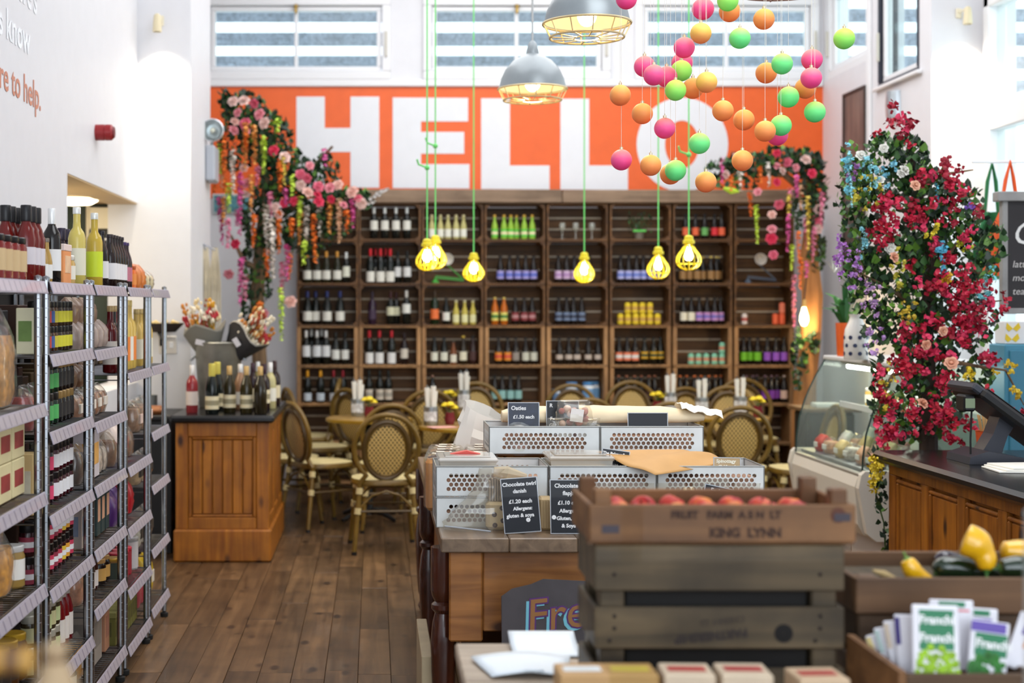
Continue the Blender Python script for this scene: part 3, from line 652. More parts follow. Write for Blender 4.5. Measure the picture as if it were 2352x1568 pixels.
# second rank of wine behind the first where the photo shows them
for i, (r, c, v) in enumerate(((1, 1, 610), (1, 1, 680), (3, 0, 166), (3, 0, 237))):
    Y = CY + .205; vessel('wine', (at(X5(v), 0, Y).x, Y, SHELFZ[r, c] + .0006), DK, W, (204, 30, 40) if r == 1 else (226, 222, 218), 'dark wine half hidden in the back rank, %s crate, %s row, %s gap' % (ORD[c], RW[r], ORD[i % 2]), 'bottle', 'bottles and cans in the crate wall', 0)
# odd things in the crates
for i, v in enumerate((155, 248, 360)):
    Y = CY + .09
    o = tag(obj('goblet', MB().lathe([(.001, 0), (.026, 0), (.028, .004), (.006, .012), (.005, .06), (.02, .075), (.028, .10), (.027, .14), (.0255, .14), (.026, .1), (.018, .078), (.001, .07)], 16), film('goblet_glass' , (236, 236, 230), .22, .4, .05), None, (at(X6(v), 0, Y).x, Y, SHELFZ[0, 4] + .0006)), 'clear stemmed glass goblet, %s of three in the top row' % ORD[i], 'glass', 'goblets in the top row')
def anglepoise(loc, col, shade, label, flip):
    t = thing('anglepoise_lamp', label, 'lamp', loc); m = M(col, .4)
    obj('base', MB().lathe([(.001, 0), (.032, 0), (.032, .012), (.012, .03), (.012, .045), (.001, .05)], 14), m, t)
    obj('lower_arm', MB().rod((0, 0, .045), (.24 * flip, 0.01, .02), .006).rod((0, .012, .06), (.24 * flip, .02, .035), .005), m, t)
    obj('upper_arm', MB().rod((.24 * flip, .012, .028), (.085 * flip, .012, .17), .006), m, t)
    m_ = MB(); m_.T = Matrix.Translation((.10 * flip, -.01, .20)) @ Matrix.Rotation(R(80), 4, 'X'); m_.lathe([(.012, -.05), (.03, -.03), (.052, .02), (.05, .02), (.028, -.028), (.001, -.04)], 18); obj('lamp_shade', m_, M(shade, .4), t)
Y = CY + .1
anglepoise((at(1000, 0, Y).x, Y, SHELFZ[1, 2] + .0006), (70, 160, 60), (226, 220, 208), 'green anglepoise desk lamp with white shade in the third crate', 1)
anglepoise((at(1718, 0, Y).x, Y, SHELFZ[1, 7] + .0006), (96, 108, 124), (214, 206, 196), 'grey-blue anglepoise desk lamp with white shade in the eighth crate', 1)

# ------------------------------------------------------------------ chrome racks along the wall that faces the aisle
RAIL = M((172, 164, 176), .45, var=.05, name='lilac_price_rail')
def ticket_mat():
    m, nt, b = newmat('price_tickets'); N = nt.nodes.new; L = nt.links.new
    tc = N('ShaderNodeTexCoord'); sp = N('ShaderNodeSeparateXYZ'); L(tc.outputs['Object'], sp.inputs[0])
    mm = N('ShaderNodeMath'); mm.operation = 'MULTIPLY'; mm.inputs[1].default_value = 1 / .062; L(sp.outputs['Y'], mm.inputs[0])
    fr = N('ShaderNodeMath'); fr.operation = 'FRACT'; L(mm.outputs[0], fr.inputs[0])
    r = N('ShaderNodeValToRGB'); r.color_ramp.elements[0].position = .78; r.color_ramp.elements[1].position = .8
    r.color_ramp.elements[0].color = lin((184, 176, 186)); r.color_ramp.elements[1].color = lin((146, 138, 154)); L(fr.outputs[0], r.inputs[0])
    L(r.outputs[0], b.inputs['Base Color']); b.inputs['Roughness'].default_value = .3; b.inputs['Coat Weight'].default_value = .3
    return m
TICK = ticket_mat()
FX = -1.08; BXK = -1.5
racks = [(3.74, 4.50, [1.645, 1.26, .98, .69, .40, .12]), (4.57, 5.26, [1.645, 1.41, 1.16, .89, .65, .35, .12]), (5.30, 5.95, [1.645, 1.40, 1.13, .89, .65, .43, .15]), (6.02, 6.62, [1.645, 1.28, .88, .62, .36, .12]), (6.66, 7.19, [1.645, 1.28, .97, .72, .42, .14])]
SHW = ['top', 'second', 'third', 'fourth', 'fifth', 'sixth', 'bottom']
for ri, (y0, y1, zs) in enumerate(racks):
    t = thing('wire_rack', '%s chrome wire rack of groceries %s' % (ORD[ri], ['cut by the picture edge', 'with spice jars and stacked preserves', 'with foil packs and gift boxes', 'with sauce bottles and olive green boxes', 'ending the aisle before the pine counter'][ri]), 'rack', (0, y0, 0), 0, 'chrome racks along the aisle'); L_ = y1 - y0
    for x, y in ((FX + .02, .02), (FX + .02, L_ - .02), (BXK, .02), (BXK, L_ - .02)):
        def post():
            m_ = MB().rod((0, 0, .03), (0, 0, 1.655), .0125, 10)
            for q in range(1, 54): m_.lathe([(.0125, -.0012), (.0131, 0), (.0125, .0012)], 10, (0, 0, q * .03 + .03))
            m_.lathe([(.0128, 1.65), (.0128, 1.66), (.001, 1.665)], 10); return m_.mesh('post', CHROME)
        link('post', cached('post', post), t, (x, y, 0))
        link('foot', cached('foot', lambda: MB().lathe([(.001, 0), (.018, 0), (.02, .006), (.02, .02), (.006, .026), (.006, .04)], 12).mesh('foot', RUBBER)), t, (x, y, 0))
    obj('back_panel', MB().span(BXK - .022, BXK - .014, .0, L_, .08, zs[0] - .02, .001), M((30, 27, 26), .7), t, smooth=0)  # dark sheet added to give the shade behind packed shelves
    for z in zs:
        z = z - .004
        def shelf():
            m_ = MB()
            for zz in (-.0, -.022):
                m_.rod((FX + .02, .02, zz - .004), (FX + .02, L_ - .02, zz - .004), .003, 6).rod((BXK, .02, zz - .004), (BXK, L_ - .02, zz - .004), .003, 6)
                m_.rod((FX + .02, .02, zz - .004), (BXK, .02, zz - .004), .003, 6).rod((FX + .02, L_ - .02, zz - .004), (BXK, L_ - .02, zz - .004), .003, 6)
            nn = int(L_ / .03)
            for q in range(1, nn): m_.rod((FX + .02, q * L_ / nn, -.001), (BXK, q * L_ / nn, -.001), .0018, 4)
            return m_.mesh('wire_shelf', CHROME)
        link('wire_shelf', cached(('ws', round(L_, 3)), shelf), t, (0, 0, z))
        def rail():
            m_ = MB(); M4 = Matrix.Rotation(R(-18), 4, 'Y'); m_.box((FX + .042, L_ / 2, -.016), (.004, L_ - .002, .042), .0012, M4); return m_.mesh('price_rail', RAIL, 0)
        pr = link('price_rail', cached(('rail', round(L_, 3)), rail), t, (0, 0, z))
        def tick():
            m_ = MB(); m_.box((FX + .0445, L_ / 2, -.016), (.0008, L_ - .02, .032), 0, Matrix.Rotation(R(-18), 4, 'Y')); return m_.mesh('ticket_strip', TICK, 0)
        link('ticket_strip', cached(('tick', round(L_, 3)), tick), pr)

GRP = 'groceries on the chrome racks'
def shelf_label(words, i, s, r, n=2): return '%s, %son the %s shelf, %s rack' % (words, (ORD[i] + ' ') if n > 1 else '', SHW[s], ORD[r])
def row(r, s, y0, y1, kind, n, body, lab, cap, words, layers=1, dx=.05, ranks=1, **e):
    """n vessels side by side from y0 to y1 along a shelf, optionally stacked or two ranks deep"""
    z = racks[r][2][s]; hgt = max(PROF[kind][0][-1][1], (PROF[kind][2] or (0, 0))[1]) * e.get('sc', 1)
    rad = max(max(r_ for r_, z_ in PROF[kind][0]), PROF[kind][3]) * e.get('sc', 1); n = max(1, min(n, int((y1 - y0) / (2 * rad + .0012))))
    lays = ['lower ', 'upper '] if layers > 1 else ['']
    for q in range(ranks):
        for l, lw_ in enumerate(lays):
            for i in range(n):
                y = y0 + (y1 - y0) * (i + .5) / n
                col = body[i % len(body)] if isinstance(body, list) else body; lc = lab[i % len(lab)] if isinstance(lab, list) else lab
                wd = words if not q else 'rear rank ' + words
                vessel(kind, (FX - dx - q * (2 * rad + .004), y, z + l * (hgt + .0008)), col, lc, cap, shelf_label(lw_ + wd, i, s, r, n), 'bottle' if 'bottle' in NAME[kind] else 'jar' if 'jar' in NAME[kind] else 'tin', GRP, U(0, 6), **e)
def boxes(r, s, ys, d, col, words, lab=None, top=None, dx=None, name='grocery_carton', cat='carton', lift=0, rz=0):
    z = racks[r][2][s]
    for i, y in enumerate(ys): carton(name, (FX - .02 - d[0] / 2 if dx is None else FX - dx, y, z + lift), d, col, shelf_label(words, i, s, r, len(ys)), cat, GRP, rz, lab, top)
def bags(r, s, ys, d, fill, words, clear=True, card=None, dx=None, lift=0, rz=90, cat='pouch'):
    z = racks[r][2][s]
    if len(ys) > 1: d = (round(min(d[0], min(b_ - a_ for a_, b_ in zip(ys, ys[1:])) / 1.14), 3),) + d[1:]
    for i, y in enumerate(ys): pouch((FX - .025 - d[1] / 2 if dx is None else FX - dx, y, z + lift), d, fill, shelf_label(words, i, s, r, len(ys)), cat, GRP, R(rz + U(-3, 3)), clear, card, seed=i + r * 3 + s)
# rear stock that closes the shelves
for r_ in range(5):
    for s_, z_ in enumerate(racks[r_][2][1:], 1):
        up_ = racks[r_][2][s_ - 1] - z_; hh = min(.2, up_ - .07); y_ = racks[r_][0] + .06; q_ = 0
        while y_ < racks[r_][1] - .05:
            w_ = U(.07, .11); hq = hh * U(.75, 1); carton('grocery_carton', (FX - .32 - U(0, .03), y_ + w_ / 2, z_), (.11, round(w_ - .006, 2), round(hq, 2)), random.choice([(70, 46, 34), (52, 44, 40), (110, 84, 58), (60, 26, 26), (44, 52, 40), (120, 100, 70), (36, 34, 40)]), shelf_label('plain dark carton in the rear rank', q_, s_, r_), 'carton', GRP, 0, random.choice([None, (150, 120, 84), (130, 50, 44), (190, 176, 140), None])); y_ += w_; q_ += 1
# first rack
row(0, 0, 3.98, 4.14, 'cordial', 2, (190, 166, 70), (60, 50, 70), (200, 176, 90), 'golden oil bottle with dark label', sc=1.0)
boxes(0, 0, (4.22, ), (.09, .10, .13), (226, 206, 160), 'cream gift box with red band', (196, 52, 40), dx=.19)
row(0, 0, 4.16, 4.5, 'bigjar', 4, (120, 26, 22), (206, 176, 130), (28, 24, 26), 'red chutney jar with black lid', sc=.93)
row(0, 0, 4.17, 4.47, 'bigjar', 3, (96, 40, 26), (222, 206, 176), (28, 24, 26), 'tall-stacked brown chutney jar with black lid', sc=.9, dx=.15, layers=1)
bags(0, 1, (4.34,), (.24, .12, .30), (196, 140, 66), 'big clear bag of golden pasta'); bags(0, 1, (4.1,), (.20, .10, .21), (214, 160, 80), 'smaller clear bag of pasta with card', card=(232, 226, 210))
row(0, 1, 3.95, 4.45, 'bigjar', 5, (30, 22, 20), (206, 170, 40), (22, 20, 20), 'dark jar with yellow label', dx=.28)
for l in range(2): boxes(0, 2, (4.08, 4.24, 4.40), (.10, .145, .115), (222, 208, 160), '%s cream box with berry print' % ('lower', 'upper')[l], (150, 52, 48), lift=l * .117)
bags(0, 3, (4.14, 4.34), (.17, .10, .19), (226, 150, 40), 'clear bag of yellow pasta with orange top', card=None)
row(0, 3, 4.38, 4.5, 'bigjar', 1, (150, 120, 60), (232, 228, 220), (226, 226, 224), 'white-lidded jar', sc=.9)
boxes(0, 3, (4.24,), (.08, .13, .235), (120, 116, 108), 'tall grey and teal box', (60, 120, 130), dx=.22)
row(0, 4, 3.9, 4.5, 'bigjar', 6, (70, 40, 16), (40, 30, 22), (190, 150, 40), 'amber jar with gold lid', ranks=2)
row(0, 5, 3.9, 4.5, 'bigjar', 6, (60, 30, 20), (170, 40, 40), (28, 24, 26), 'dark jar with red label')
# second rack
row(1, 0, 4.58, 4.78, 'sauce', 3, (104, 22, 18), (214, 206, 210), (24, 22, 24), 'red sauce bottle with white label', ranks=2, sc=1.12, lz=(.05, .10))
boxes(1, 0, (4.84,), (.05, .14, .21), (226, 222, 206), 'flat cream box', (170, 200, 150), dx=.2)
row(1, 0, 4.80, 4.93, 'soda', 2, (176, 140, 70), (232, 230, 226), (120, 110, 100), 'small amber bottle with white label', sc=.75)
row(1, 0, 4.95, 5.01, 'wine', 1, (26, 22, 20), (232, 230, 228), (230, 230, 228), 'dark bottle with white cap', sc=.88)
boxes(1, 0, (5.10,), (.08, .12, .14), (232, 150, 90), 'orange house-shaped gift box', (240, 190, 150), top=(236, 214, 206)); row(1, 0, 5.16, 5.26, 'jar', 1, (196, 160, 90), (232, 226, 210), (220, 216, 206), 'small pale jar')
boxes(1, 1, (4.64,), (.06, .08, .15), (232, 226, 190), 'cream herb box', (120, 150, 80)); row(1, 1, 4.70, 5.0, 'spice', 6, [(40, 26, 20), (60, 30, 20), (80, 50, 20)], [(196, 60, 50), (60, 90, 150), (206, 190, 60)], (20, 20, 20), 'spice jar with black lid', layers=2)
row(1, 1, 5.02, 5.24, 'spice', 4, (50, 36, 24), (214, 206, 50), (20, 20, 20), 'yellow-labelled spice jar', layers=2)
bags(1, 2, (4.64, 4.76), (.12, .09, .15), (150, 30, 30), 'clear bag of red sweets', card=(226, 200, 190))
row(1, 2, 4.84, 5.0, 'spice', 3, (16, 40, 26), (80, 170, 90), (24, 22, 20), 'dark green tea jar', layers=2, sc=1.25); row(1, 2, 5.0, 5.24, 'spice', 5, (20, 16, 16), (30, 26, 26), (150, 120, 70), 'black jar with white print', layers=2, sc=1.25)
row(1, 3, 4.68, 4.92, 'spice', 5, (30, 16, 24), [(150, 110, 180), (226, 170, 60), (226, 214, 60), (220, 70, 110)], (24, 20, 22), 'preserve jar with coloured label', layers=2, sc=1.15)
row(1, 3, 4.95, 5.24, 'spice', 5, (60, 14, 24), (232, 230, 232), (24, 20, 22), 'dark red jar with white label', layers=2, sc=1.15); boxes(1, 3, (4.62,), (.06, .07, .2), (222, 190, 130), 'tall tan carton', (240, 226, 200))
row(1, 4, 4.6, 5.24, 'spice', 10, (50, 16, 20), [(150, 50, 70), (190, 60, 80), (226, 190, 60), (226, 160, 50), (206, 60, 90)], (20, 18, 20), 'black-lidded jar with white-topped label', layers=2, sc=1.2, band=(236, 232, 232))
row(1, 5, 4.62, 5.02, 'spice', 6, (60, 50, 30), [(206, 200, 150), (196, 206, 150)], (190, 186, 170), 'silver-lidded jar with pale label', layers=2, sc=1.2)
row(1, 5, 5.04, 5.24, 'sauce', 3, (110, 16, 20), (226, 216, 206), (190, 180, 170), 'slim red bottle with cream label', sc=.95); row(1, 6, 4.6, 5.24, 'bigjar', 6, (70, 60, 40), [(150, 40, 50), (222, 214, 190)], (190, 186, 170), 'wide silver-lidded jar', sc=1.0)
# third rack
row(2, 0, 5.36, 5.44, 'cordial', 1, (206, 186, 96), (226, 220, 196), (226, 226, 220), 'tall clear golden bottle', sc=.93); row(2, 0, 5.46, 5.62, 'sauce', 2, (40, 26, 40), (40, 30, 46), (40, 30, 50), 'purple-black sauce bottle', dx=.13)
row(2, 0, 5.68, 5.80, 'cordial', 1, (196, 166, 60), (206, 222, 40), (222, 222, 214), 'golden cordial bottle with lime label', sc=.93)
row(2, 0, 5.82, 5.94, 'beer', 2, (30, 20, 20), (226, 222, 222), (30, 24, 30), 'dark bottle with white handwritten label')
bags(2, 1, (5.37, 5.48, 5.59, 5.70, 5.81, 5.90), (.11, .09, .11), (170, 150, 140), 'silver foil pack of nuts', clear=False); bags(2, 1, (5.42, 5.54, 5.66, 5.78), (.11, .08, .10), (150, 120, 100), 'upper foil pack of nuts', clear=False, lift=.10, dx=.09)
bags(2, 2, (5.38, 5.50, 5.62, 5.74, 5.86), (.13, .09, .12), (150, 96, 60), 'clear bag of toffee pieces', card=(226, 214, 200)); bags(2, 2, (5.44, 5.58, 5.72), (.14, .08, .09), (110, 80, 60), 'brown foil bag lying on top', clear=False, lift=.12, dx=.1)
boxes(2, 3, (5.62,), (.13, .14, .19), (206, 196, 200), 'large pale pink gift box', (226, 170, 90)); bags(2, 3, (5.40, 5.5), (.10, .09, .15), (70, 40, 26), 'clear bag of chocolates'); bags(2, 3, (5.78, 5.88), (.09, .08, .13), (196, 180, 170), 'clear bag of meringues')
boxes(2, 4, (5.38, 5.47, 5.56), (.10, .06, .17), (176, 160, 150), 'slim tan carton', (120, 130, 150)); boxes(2, 4, (5.68, 5.77, 5.87), (.09, .07, .2), (40, 56, 54), 'dark teal carton', (200, 150, 120))
row(2, 5, 5.56, 5.74, 'sauce', 3, (60, 30, 26), (226, 216, 210), (196, 180, 150), 'sauce bottle with silver cap', sc=.75); row(2, 5, 5.76, 5.94, 'jar', 3, (26, 18, 16), (196, 150, 80), (206, 160, 100), 'dark jar with orange-gold lid'); bags(2, 5, (5.42,), (.12, .09, .14), (190, 130, 100), 'clear bag of biscuits')
boxes(2, 6, (5.66, ), (.12, .16, .23), (150, 140, 130), 'grey slatted gift box', (126, 118, 110)); bags(2, 6, (5.44,), (.15, .10, .16), (206, 150, 60), 'clear bag of golden pasta shells', card=(236, 236, 240)); boxes(2, 6, (5.86,), (.1, .09, .2), (170, 120, 90), 'tall brown carton', (150, 100, 80))
# fourth rack
row(3, 0, 6.04, 6.36, 'beer', 6, (30, 14, 12), (230, 226, 226), (40, 30, 34), 'dark sauce bottle with white label', sc=.98); row(3, 0, 6.38, 6.5, 'beer', 2, (40, 16, 24), (190, 110, 130), (60, 40, 90), 'bottle with pink label', sc=.9); row(3, 0, 6.5, 6.6, 'jar', 1, (226, 110, 40), (232, 140, 60), (190, 90, 40), 'orange jar')
row(3, 1, 6.05, 6.32, 'cordial', 4, [(90, 16, 20), (36, 26, 24), (150, 30, 26)], [(226, 216, 206), (190, 40, 40)], (190, 160, 110), 'dark fruit cordial with label', sc=.9); row(3, 1, 6.34, 6.58, 'cordial', 3, (214, 180, 90), [(232, 130, 50), (232, 228, 216)], (216, 190, 120), 'golden cordial with pale label', sc=.98)
bags(3, 2, (6.3,), (.22, .15, .19), (226, 206, 196), 'white and red gift pouch', clear=False, card=(206, 60, 60)); bags(3, 2, (6.1, 6.52), (.12, .09, .15), (120, 80, 50), 'clear bag of cookies')
bags(3, 3, (6.12, 6.26), (.14, .1, .15), (90, 50, 120), 'purple crisp packet', clear=False); bags(3, 3, (6.4, 6.52), (.14, .1, .16), (170, 30, 40), 'red crisp packet', clear=False); 
row(3, 4, 6.06, 6.18, 'tin', 2, (150, 110, 60), (60, 70, 60), (206, 160, 60), 'copper-lidded tea tin'); row(3, 4, 6.2, 6.44, 'tin', 4, (170, 30, 50), (150, 40, 50), (232, 70, 90), 'red tea tin with pink lid', layers=1); row(3, 4, 6.46, 6.6, 'tin', 2, (150, 150, 150), (196, 190, 190), (200, 200, 200), 'silver tea tin', sc=1.2)
boxes(3, 5, [6.07 + q * .062 for q in range(9)], (.12, .056, .14), (110, 106, 46), 'olive green narrow carton', (84, 80, 36), top=(140, 136, 76))
# fifth rack
bags(4, 0, (6.74, 6.86), (.1, .08, .12), (214, 120, 50), 'orange snack bag', clear=False); bags(4, 0, (7.0, 7.12), (.11, .09, .10), (220, 200, 160), 'clear bag of popcorn')
row(4, 1, 6.7, 7.1, 'cordial', 4, (220, 186, 100), (232, 226, 206), (206, 180, 120), 'pale golden cordial bottle', sc=.85); 
bags(4, 2, (6.75, 6.9, 7.05), (.13, .1, .15), (150, 110, 80), 'clear bag of brown snacks', card=(226, 200, 190)); bags(4, 3, (6.75, 6.9, 7.06), (.13, .1, .14), (190, 160, 120), 'clear bag of nuts', card=(40, 34, 30)); bags(4, 4, (6.78, 6.94, 7.08), (.13, .1, .16), (226, 216, 206), 'clear bag of white sweets', card=(60, 50, 40))
bags(4, 5, (6.74, 6.86), (.13, .1, .18), (190, 80, 90), 'pink foil packet', clear=False); bags(4, 5, (6.98, 7.1), (.12, .1, .2), (214, 180, 40), 'yellow and clear sweet bag', clear=False, card=(226, 216, 200))
# ------------------------------------------------------------------ pine counter with bottles
def lp(px, py, Y, o): v = at(px, py, Y); return v - Vector(o)
t = thing('pine_counter', 'orange pine counter cabinet with beaded panel front and knots', 'counter', (-.93, 8.69, 0))
W2, H2, D2 = .285, .85, 1.25
obj('carcass', MB().span(-W2 + .02, W2 - .02, .03, D2, .2, H2), PINE, t, smooth=0)
for s in (-1, 1): obj('stile', MB().span(s * W2 - (.075 if s > 0 else 0), s * W2 + (.075 if s < 0 else 0), 0, .03, .2, H2, .004), PINE, t, smooth=0)
obj('rail', MB().span(-W2 + .076, W2 - .076, 0, .03, .765, H2, .004), PINE, t, smooth=0); obj('rail', MB().span(-W2 + .076, W2 - .076, 0, .03, .2, .27, .004), PINE, t, smooth=0)
a0, a1 = -W2 + .1, W2 - .1; bw = (a1 - a0) / 6
for i in range(6): obj('beaded_board', MB().span(a0 + i * bw + .002, a0 + (i + 1) * bw - .002, .012, .03, .29, .745, .005), PINE, t, smooth=0)
m_ = MB()
for x0, x1, z0, z1 in ((-W2 + .076, a0 - .002, .27, .765), (a1 + .002, W2 - .076, .27, .765), (a0, a1, .27, .288), (a0, a1, .747, .765)): m_.span(x0, x1, .004, .03, z0, z1, .006)
obj('panel_moulding', m_, PINE, t, smooth=0)
for i in range(3):
    y0 = .03 + i * (D2 - .03) / 3; y1 = y0 + (D2 - .03) / 3
    obj('side_stile', MB().span(W2 - .02, W2, y0, y0 + .08, .2, H2, .004), PINE, t, smooth=0)
    obj('side_panel', MB().span(W2 - .02, W2 - .008, y0 + .082, y1 - .002, .27, .77, .003), PINE, t, smooth=0)
obj('side_rail', MB().span(W2 - .02, W2 - .001, .1, D2, .77, H2, .004), PINE, t, smooth=0); obj('side_rail', MB().span(W2 - .02, W2 - .001, .1, D2, .2, .27, .004), PINE, t, smooth=0)
obj('plinth', MB().span(-W2 - .012, W2 + .015, -.018, D2, 0, .2, .012), PINE, t, smooth=0)
tag(obj('worktop', MB().span(-W2 - .035, W2 + .035, -.04, D2 + .02, 0, .045, .014), STONE, None, (-.93, 8.69, .851), smooth=0), 'polished black stone worktop on the orange pine counter', 'worktop')
ZW = .8966
def ctr(px, py, kind, body, lab, cap, words, **e):
    Y = (EYE - ZW) * F / (py - 700); v = at(px, py, Y); vessel(kind, (v.x, Y, ZW), body, lab, cap, words, 'bottle', 'wine on the pine counter', 0, **e)
LB = (226, 212, 176); PRT = (150, 140, 110)
ctr(441, 948, 'wine', (150, 52, 56), (222, 206, 196), (232, 226, 222), 'pink wine with white cap and grey-white label on the pine counter')
ctr(487, 950, 'sparkling', (16, 22, 20), LB, (222, 206, 96), 'dark sparkling wine with yellow foil, front one of the pair', band=PRT)
ctr(499, 943, 'sparkling', (16, 22, 20), LB, (222, 206, 96), 'dark sparkling wine with yellow foil, standing behind its pair', band=PRT)
ctr(527, 948, 'burgundy', (46, 40, 20), LB, (206, 170, 110), 'olive wine with tan cork and picture label, beside the sparkling pair', band=PRT)
ctr(566, 949, 'burgundy', (52, 44, 20), LB, (206, 170, 110), 'olive wine with tan cork and picture label, in the middle of the counter', band=PRT)
ctr(598, 950, 'burgundy', (40, 32, 16), None, (206, 170, 110), 'olive wine turned so its label is hidden')
ctr(552, 940, 'burgundy', (160, 120, 90), (230, 226, 216), (226, 222, 220), 'pale wine with white cap behind the olive wines')
ctr(581, 939, 'wine', (40, 22, 28), LB, (60, 34, 46), 'dark red wine with plum foil and cream label, second rank')
ctr(592, 934, 'wine', (150, 140, 90), (226, 222, 210), (230, 228, 226), 'white wine with white cap at the back of the counter')
ctr(607, 943, 'wine', (36, 20, 26), LB, (58, 32, 44), 'dark red wine with plum foil by the counter end', band=PRT)
ctr(621, 938, 'wine', (190, 180, 130), (232, 228, 214), (232, 230, 230), 'pale wine with white cap at the counter end')
ctr(631, 930, 'wine', (40, 24, 26), LB, (64, 40, 40), 'dark wine last along the counter end')
# dark side table, and the zinc bucket on the counter
t = thing('side_table', 'black side table beside the pier and the pine counter', 'table', (-1.43, 9.2, 0))
obj('table_top', MB().span(-.155, .155, -.25, .36, .84, .875, .008), BLACK, t, smooth=0)
obj('cabinet_body', MB().span(-.15, .15, -.22, .34, .0, .8395, .004), BLACK, t, smooth=0)
tag(obj('chopping_board', MB().span(-.1, .1, -.08, .08, 0, .05, .02), wood('board_wood', (120, 70, 34), (156, 96, 52), 0), None, (-1.44, 9.06, .876), smooth=0), 'thick brown wooden board on the black side table', 'board')
o = tag(obj('steel_pot', MB().lathe([(.001, 0), (.06, 0), (.062, .1), (.066, .105), (.06, .1), (.058, .01), (.001, .008)], 18), STEEL, None, (-1.48, 9.3, .876)), 'small brushed steel pot on the black side table', 'pot')
ZB = ZW; BK = (-1.03, 9.40)
t = thing('flower_bucket', 'tall galvanised bucket of paper-wrapped dried flowers on the pine counter', 'bucket', (BK[0], BK[1], ZB))
obj('bucket', MB().lathe([(.001, 0), (.125, 0), (.13, .01), (.158, .41), (.166, .424), (.158, .43), (.15, .41), (.125, .012), (.001, .012)], 24), M((150, 148, 140), .45, .75, var=.25), t)
for s in (-1, 1): obj('handle', MB().tube([(s * .150, -.04, .34), (s * .18, -.05, .31), (s * .18, .05, .31), (s * .150, .04, .34)], .006, 6), STEEL, t)
def bouquet(loc, rx, ry, paper, label, seed, lining=None):
    rnd = random.Random(seed); t = thing('dried_bouquet', label, 'bouquet', loc, 0, 'dried bouquets in the bucket'); t.rotation_euler = (rx, ry, 0)
    def cone(u, v):
        a = u * 2 * math.pi; r = .02 + .125 * v ** .8; return (r * math.cos(a), r * math.sin(a) * .75, .24 * v + .03 * v * math.sin(a * 3 + seed) + rnd.uniform(-.006, .006))
    obj('paper_wrap', MB().grid(cone, 20, 5), M(paper, .6), t)
    if lining: obj('paper_lining', MB().grid(lambda u, v: tuple(Vector(cone(u, .35 + .68 * v)) * .985 + Vector((0, 0, .008))), 20, 4), M(lining, .6), t)
    obj('ribbon_tag', MB().box((-.03, -.105, .16), (.06, .004, .035), .001, Matrix.Rotation(R(20), 4, 'Y')), M((206, 202, 206), .6), t)
    for i in range(22):
        a = rnd.uniform(0, 6.28); r = rnd.uniform(.02, .12); h = rnd.uniform(.24, .40); top = (r * math.cos(a), r * math.sin(a) * .7, h)
        c = rnd.choice([(206, 150, 30), (190, 120, 40), (236, 224, 200), (150, 60, 30), (226, 206, 160), (226, 214, 190), (176, 40, 50)])
        s = obj('flower_stem', MB().tube([(0, 0, .05), (top[0] * .6, top[1] * .6, h * .6), top], .003, 5), M((120, 110, 60), .7), t)
        m_ = MB()
        for q in range(8): m_.ball((top[0] + rnd.uniform(-.025, .025), top[1] + rnd.uniform(-.02, .02), top[2] + rnd.uniform(-.03, .035)), rnd.uniform(.006, .013), 7, 5, 1, 1, 1.6)
        obj('flower_head', m_, M(c, .7, var=.2), s)
bouquet((BK[0] - .055, BK[1] - .02, ZB + .28), R(3), R(-8), (120, 118, 110), 'dried orange and cream bouquet in grey paper, upright in the zinc bucket', 1, (170, 166, 156))
bouquet((BK[0] + .06, BK[1] - .02, ZB + .29), R(3), R(38), (46, 44, 46), 'dried bouquet in black paper with white lining leaning out of the bucket', 2, (220, 214, 202))
t = thing('wicker_tray', 'dark shallow oval tray of dried flowers above the switch', 'tray', (-1.43, 9.43, 1.39)); obj('tray', MB().lathe([(.001, 0), (.10, 0), (.145, .05), (.15, .06), (.14, .055), (.1, .012), (.001, .012)], 24, (0, 0, 0), 1.12, .95), M((50, 40, 34), .6), t)
obj('wall_bracket', MB().rod((0, 0.155, -.05), (0, .0, -.004), .01).span(-.02, .02, .158, .168, -.1, .05, .002), BLACK, t)
m_ = MB()
for i in range(40): m_.ball((U(-.12, .12), U(-.1, .1), U(.03, .07)), U(.01, .02), 6, 4)
stuff(obj('dried_petals', m_, M((214, 190, 130), .7, var=.4), t))
for i, (px_, l_) in enumerate(((463, .62), (485, .58))):
    v = at(px_, 575, 10.3); t = thing('raffia_hank', 'pale hank of raffia hanging beside the pier, %s strand bundle' % ('thicker', 'thinner')[i], 'raffia', (v.x + .03, 10.3, v.z)); m_ = MB()
    for q in range(16): x = (q - 8) * .0055; m_.tube([(x * .4, 0, .02), (x, U(-.01, .01), -l_ * .4), (x * 1.1 + U(-.01, .01), U(-.01, .01), -l_ + U(-.05, .05))], .0032, 5)
    stuff(obj('raffia_strands', m_, M((206, 192, 164), .8, var=.2), t)); obj('hook', MB().rod((0, 0, .0), (-1.2399 - v.x - .03, 0, .05), .006), CHROME, t)

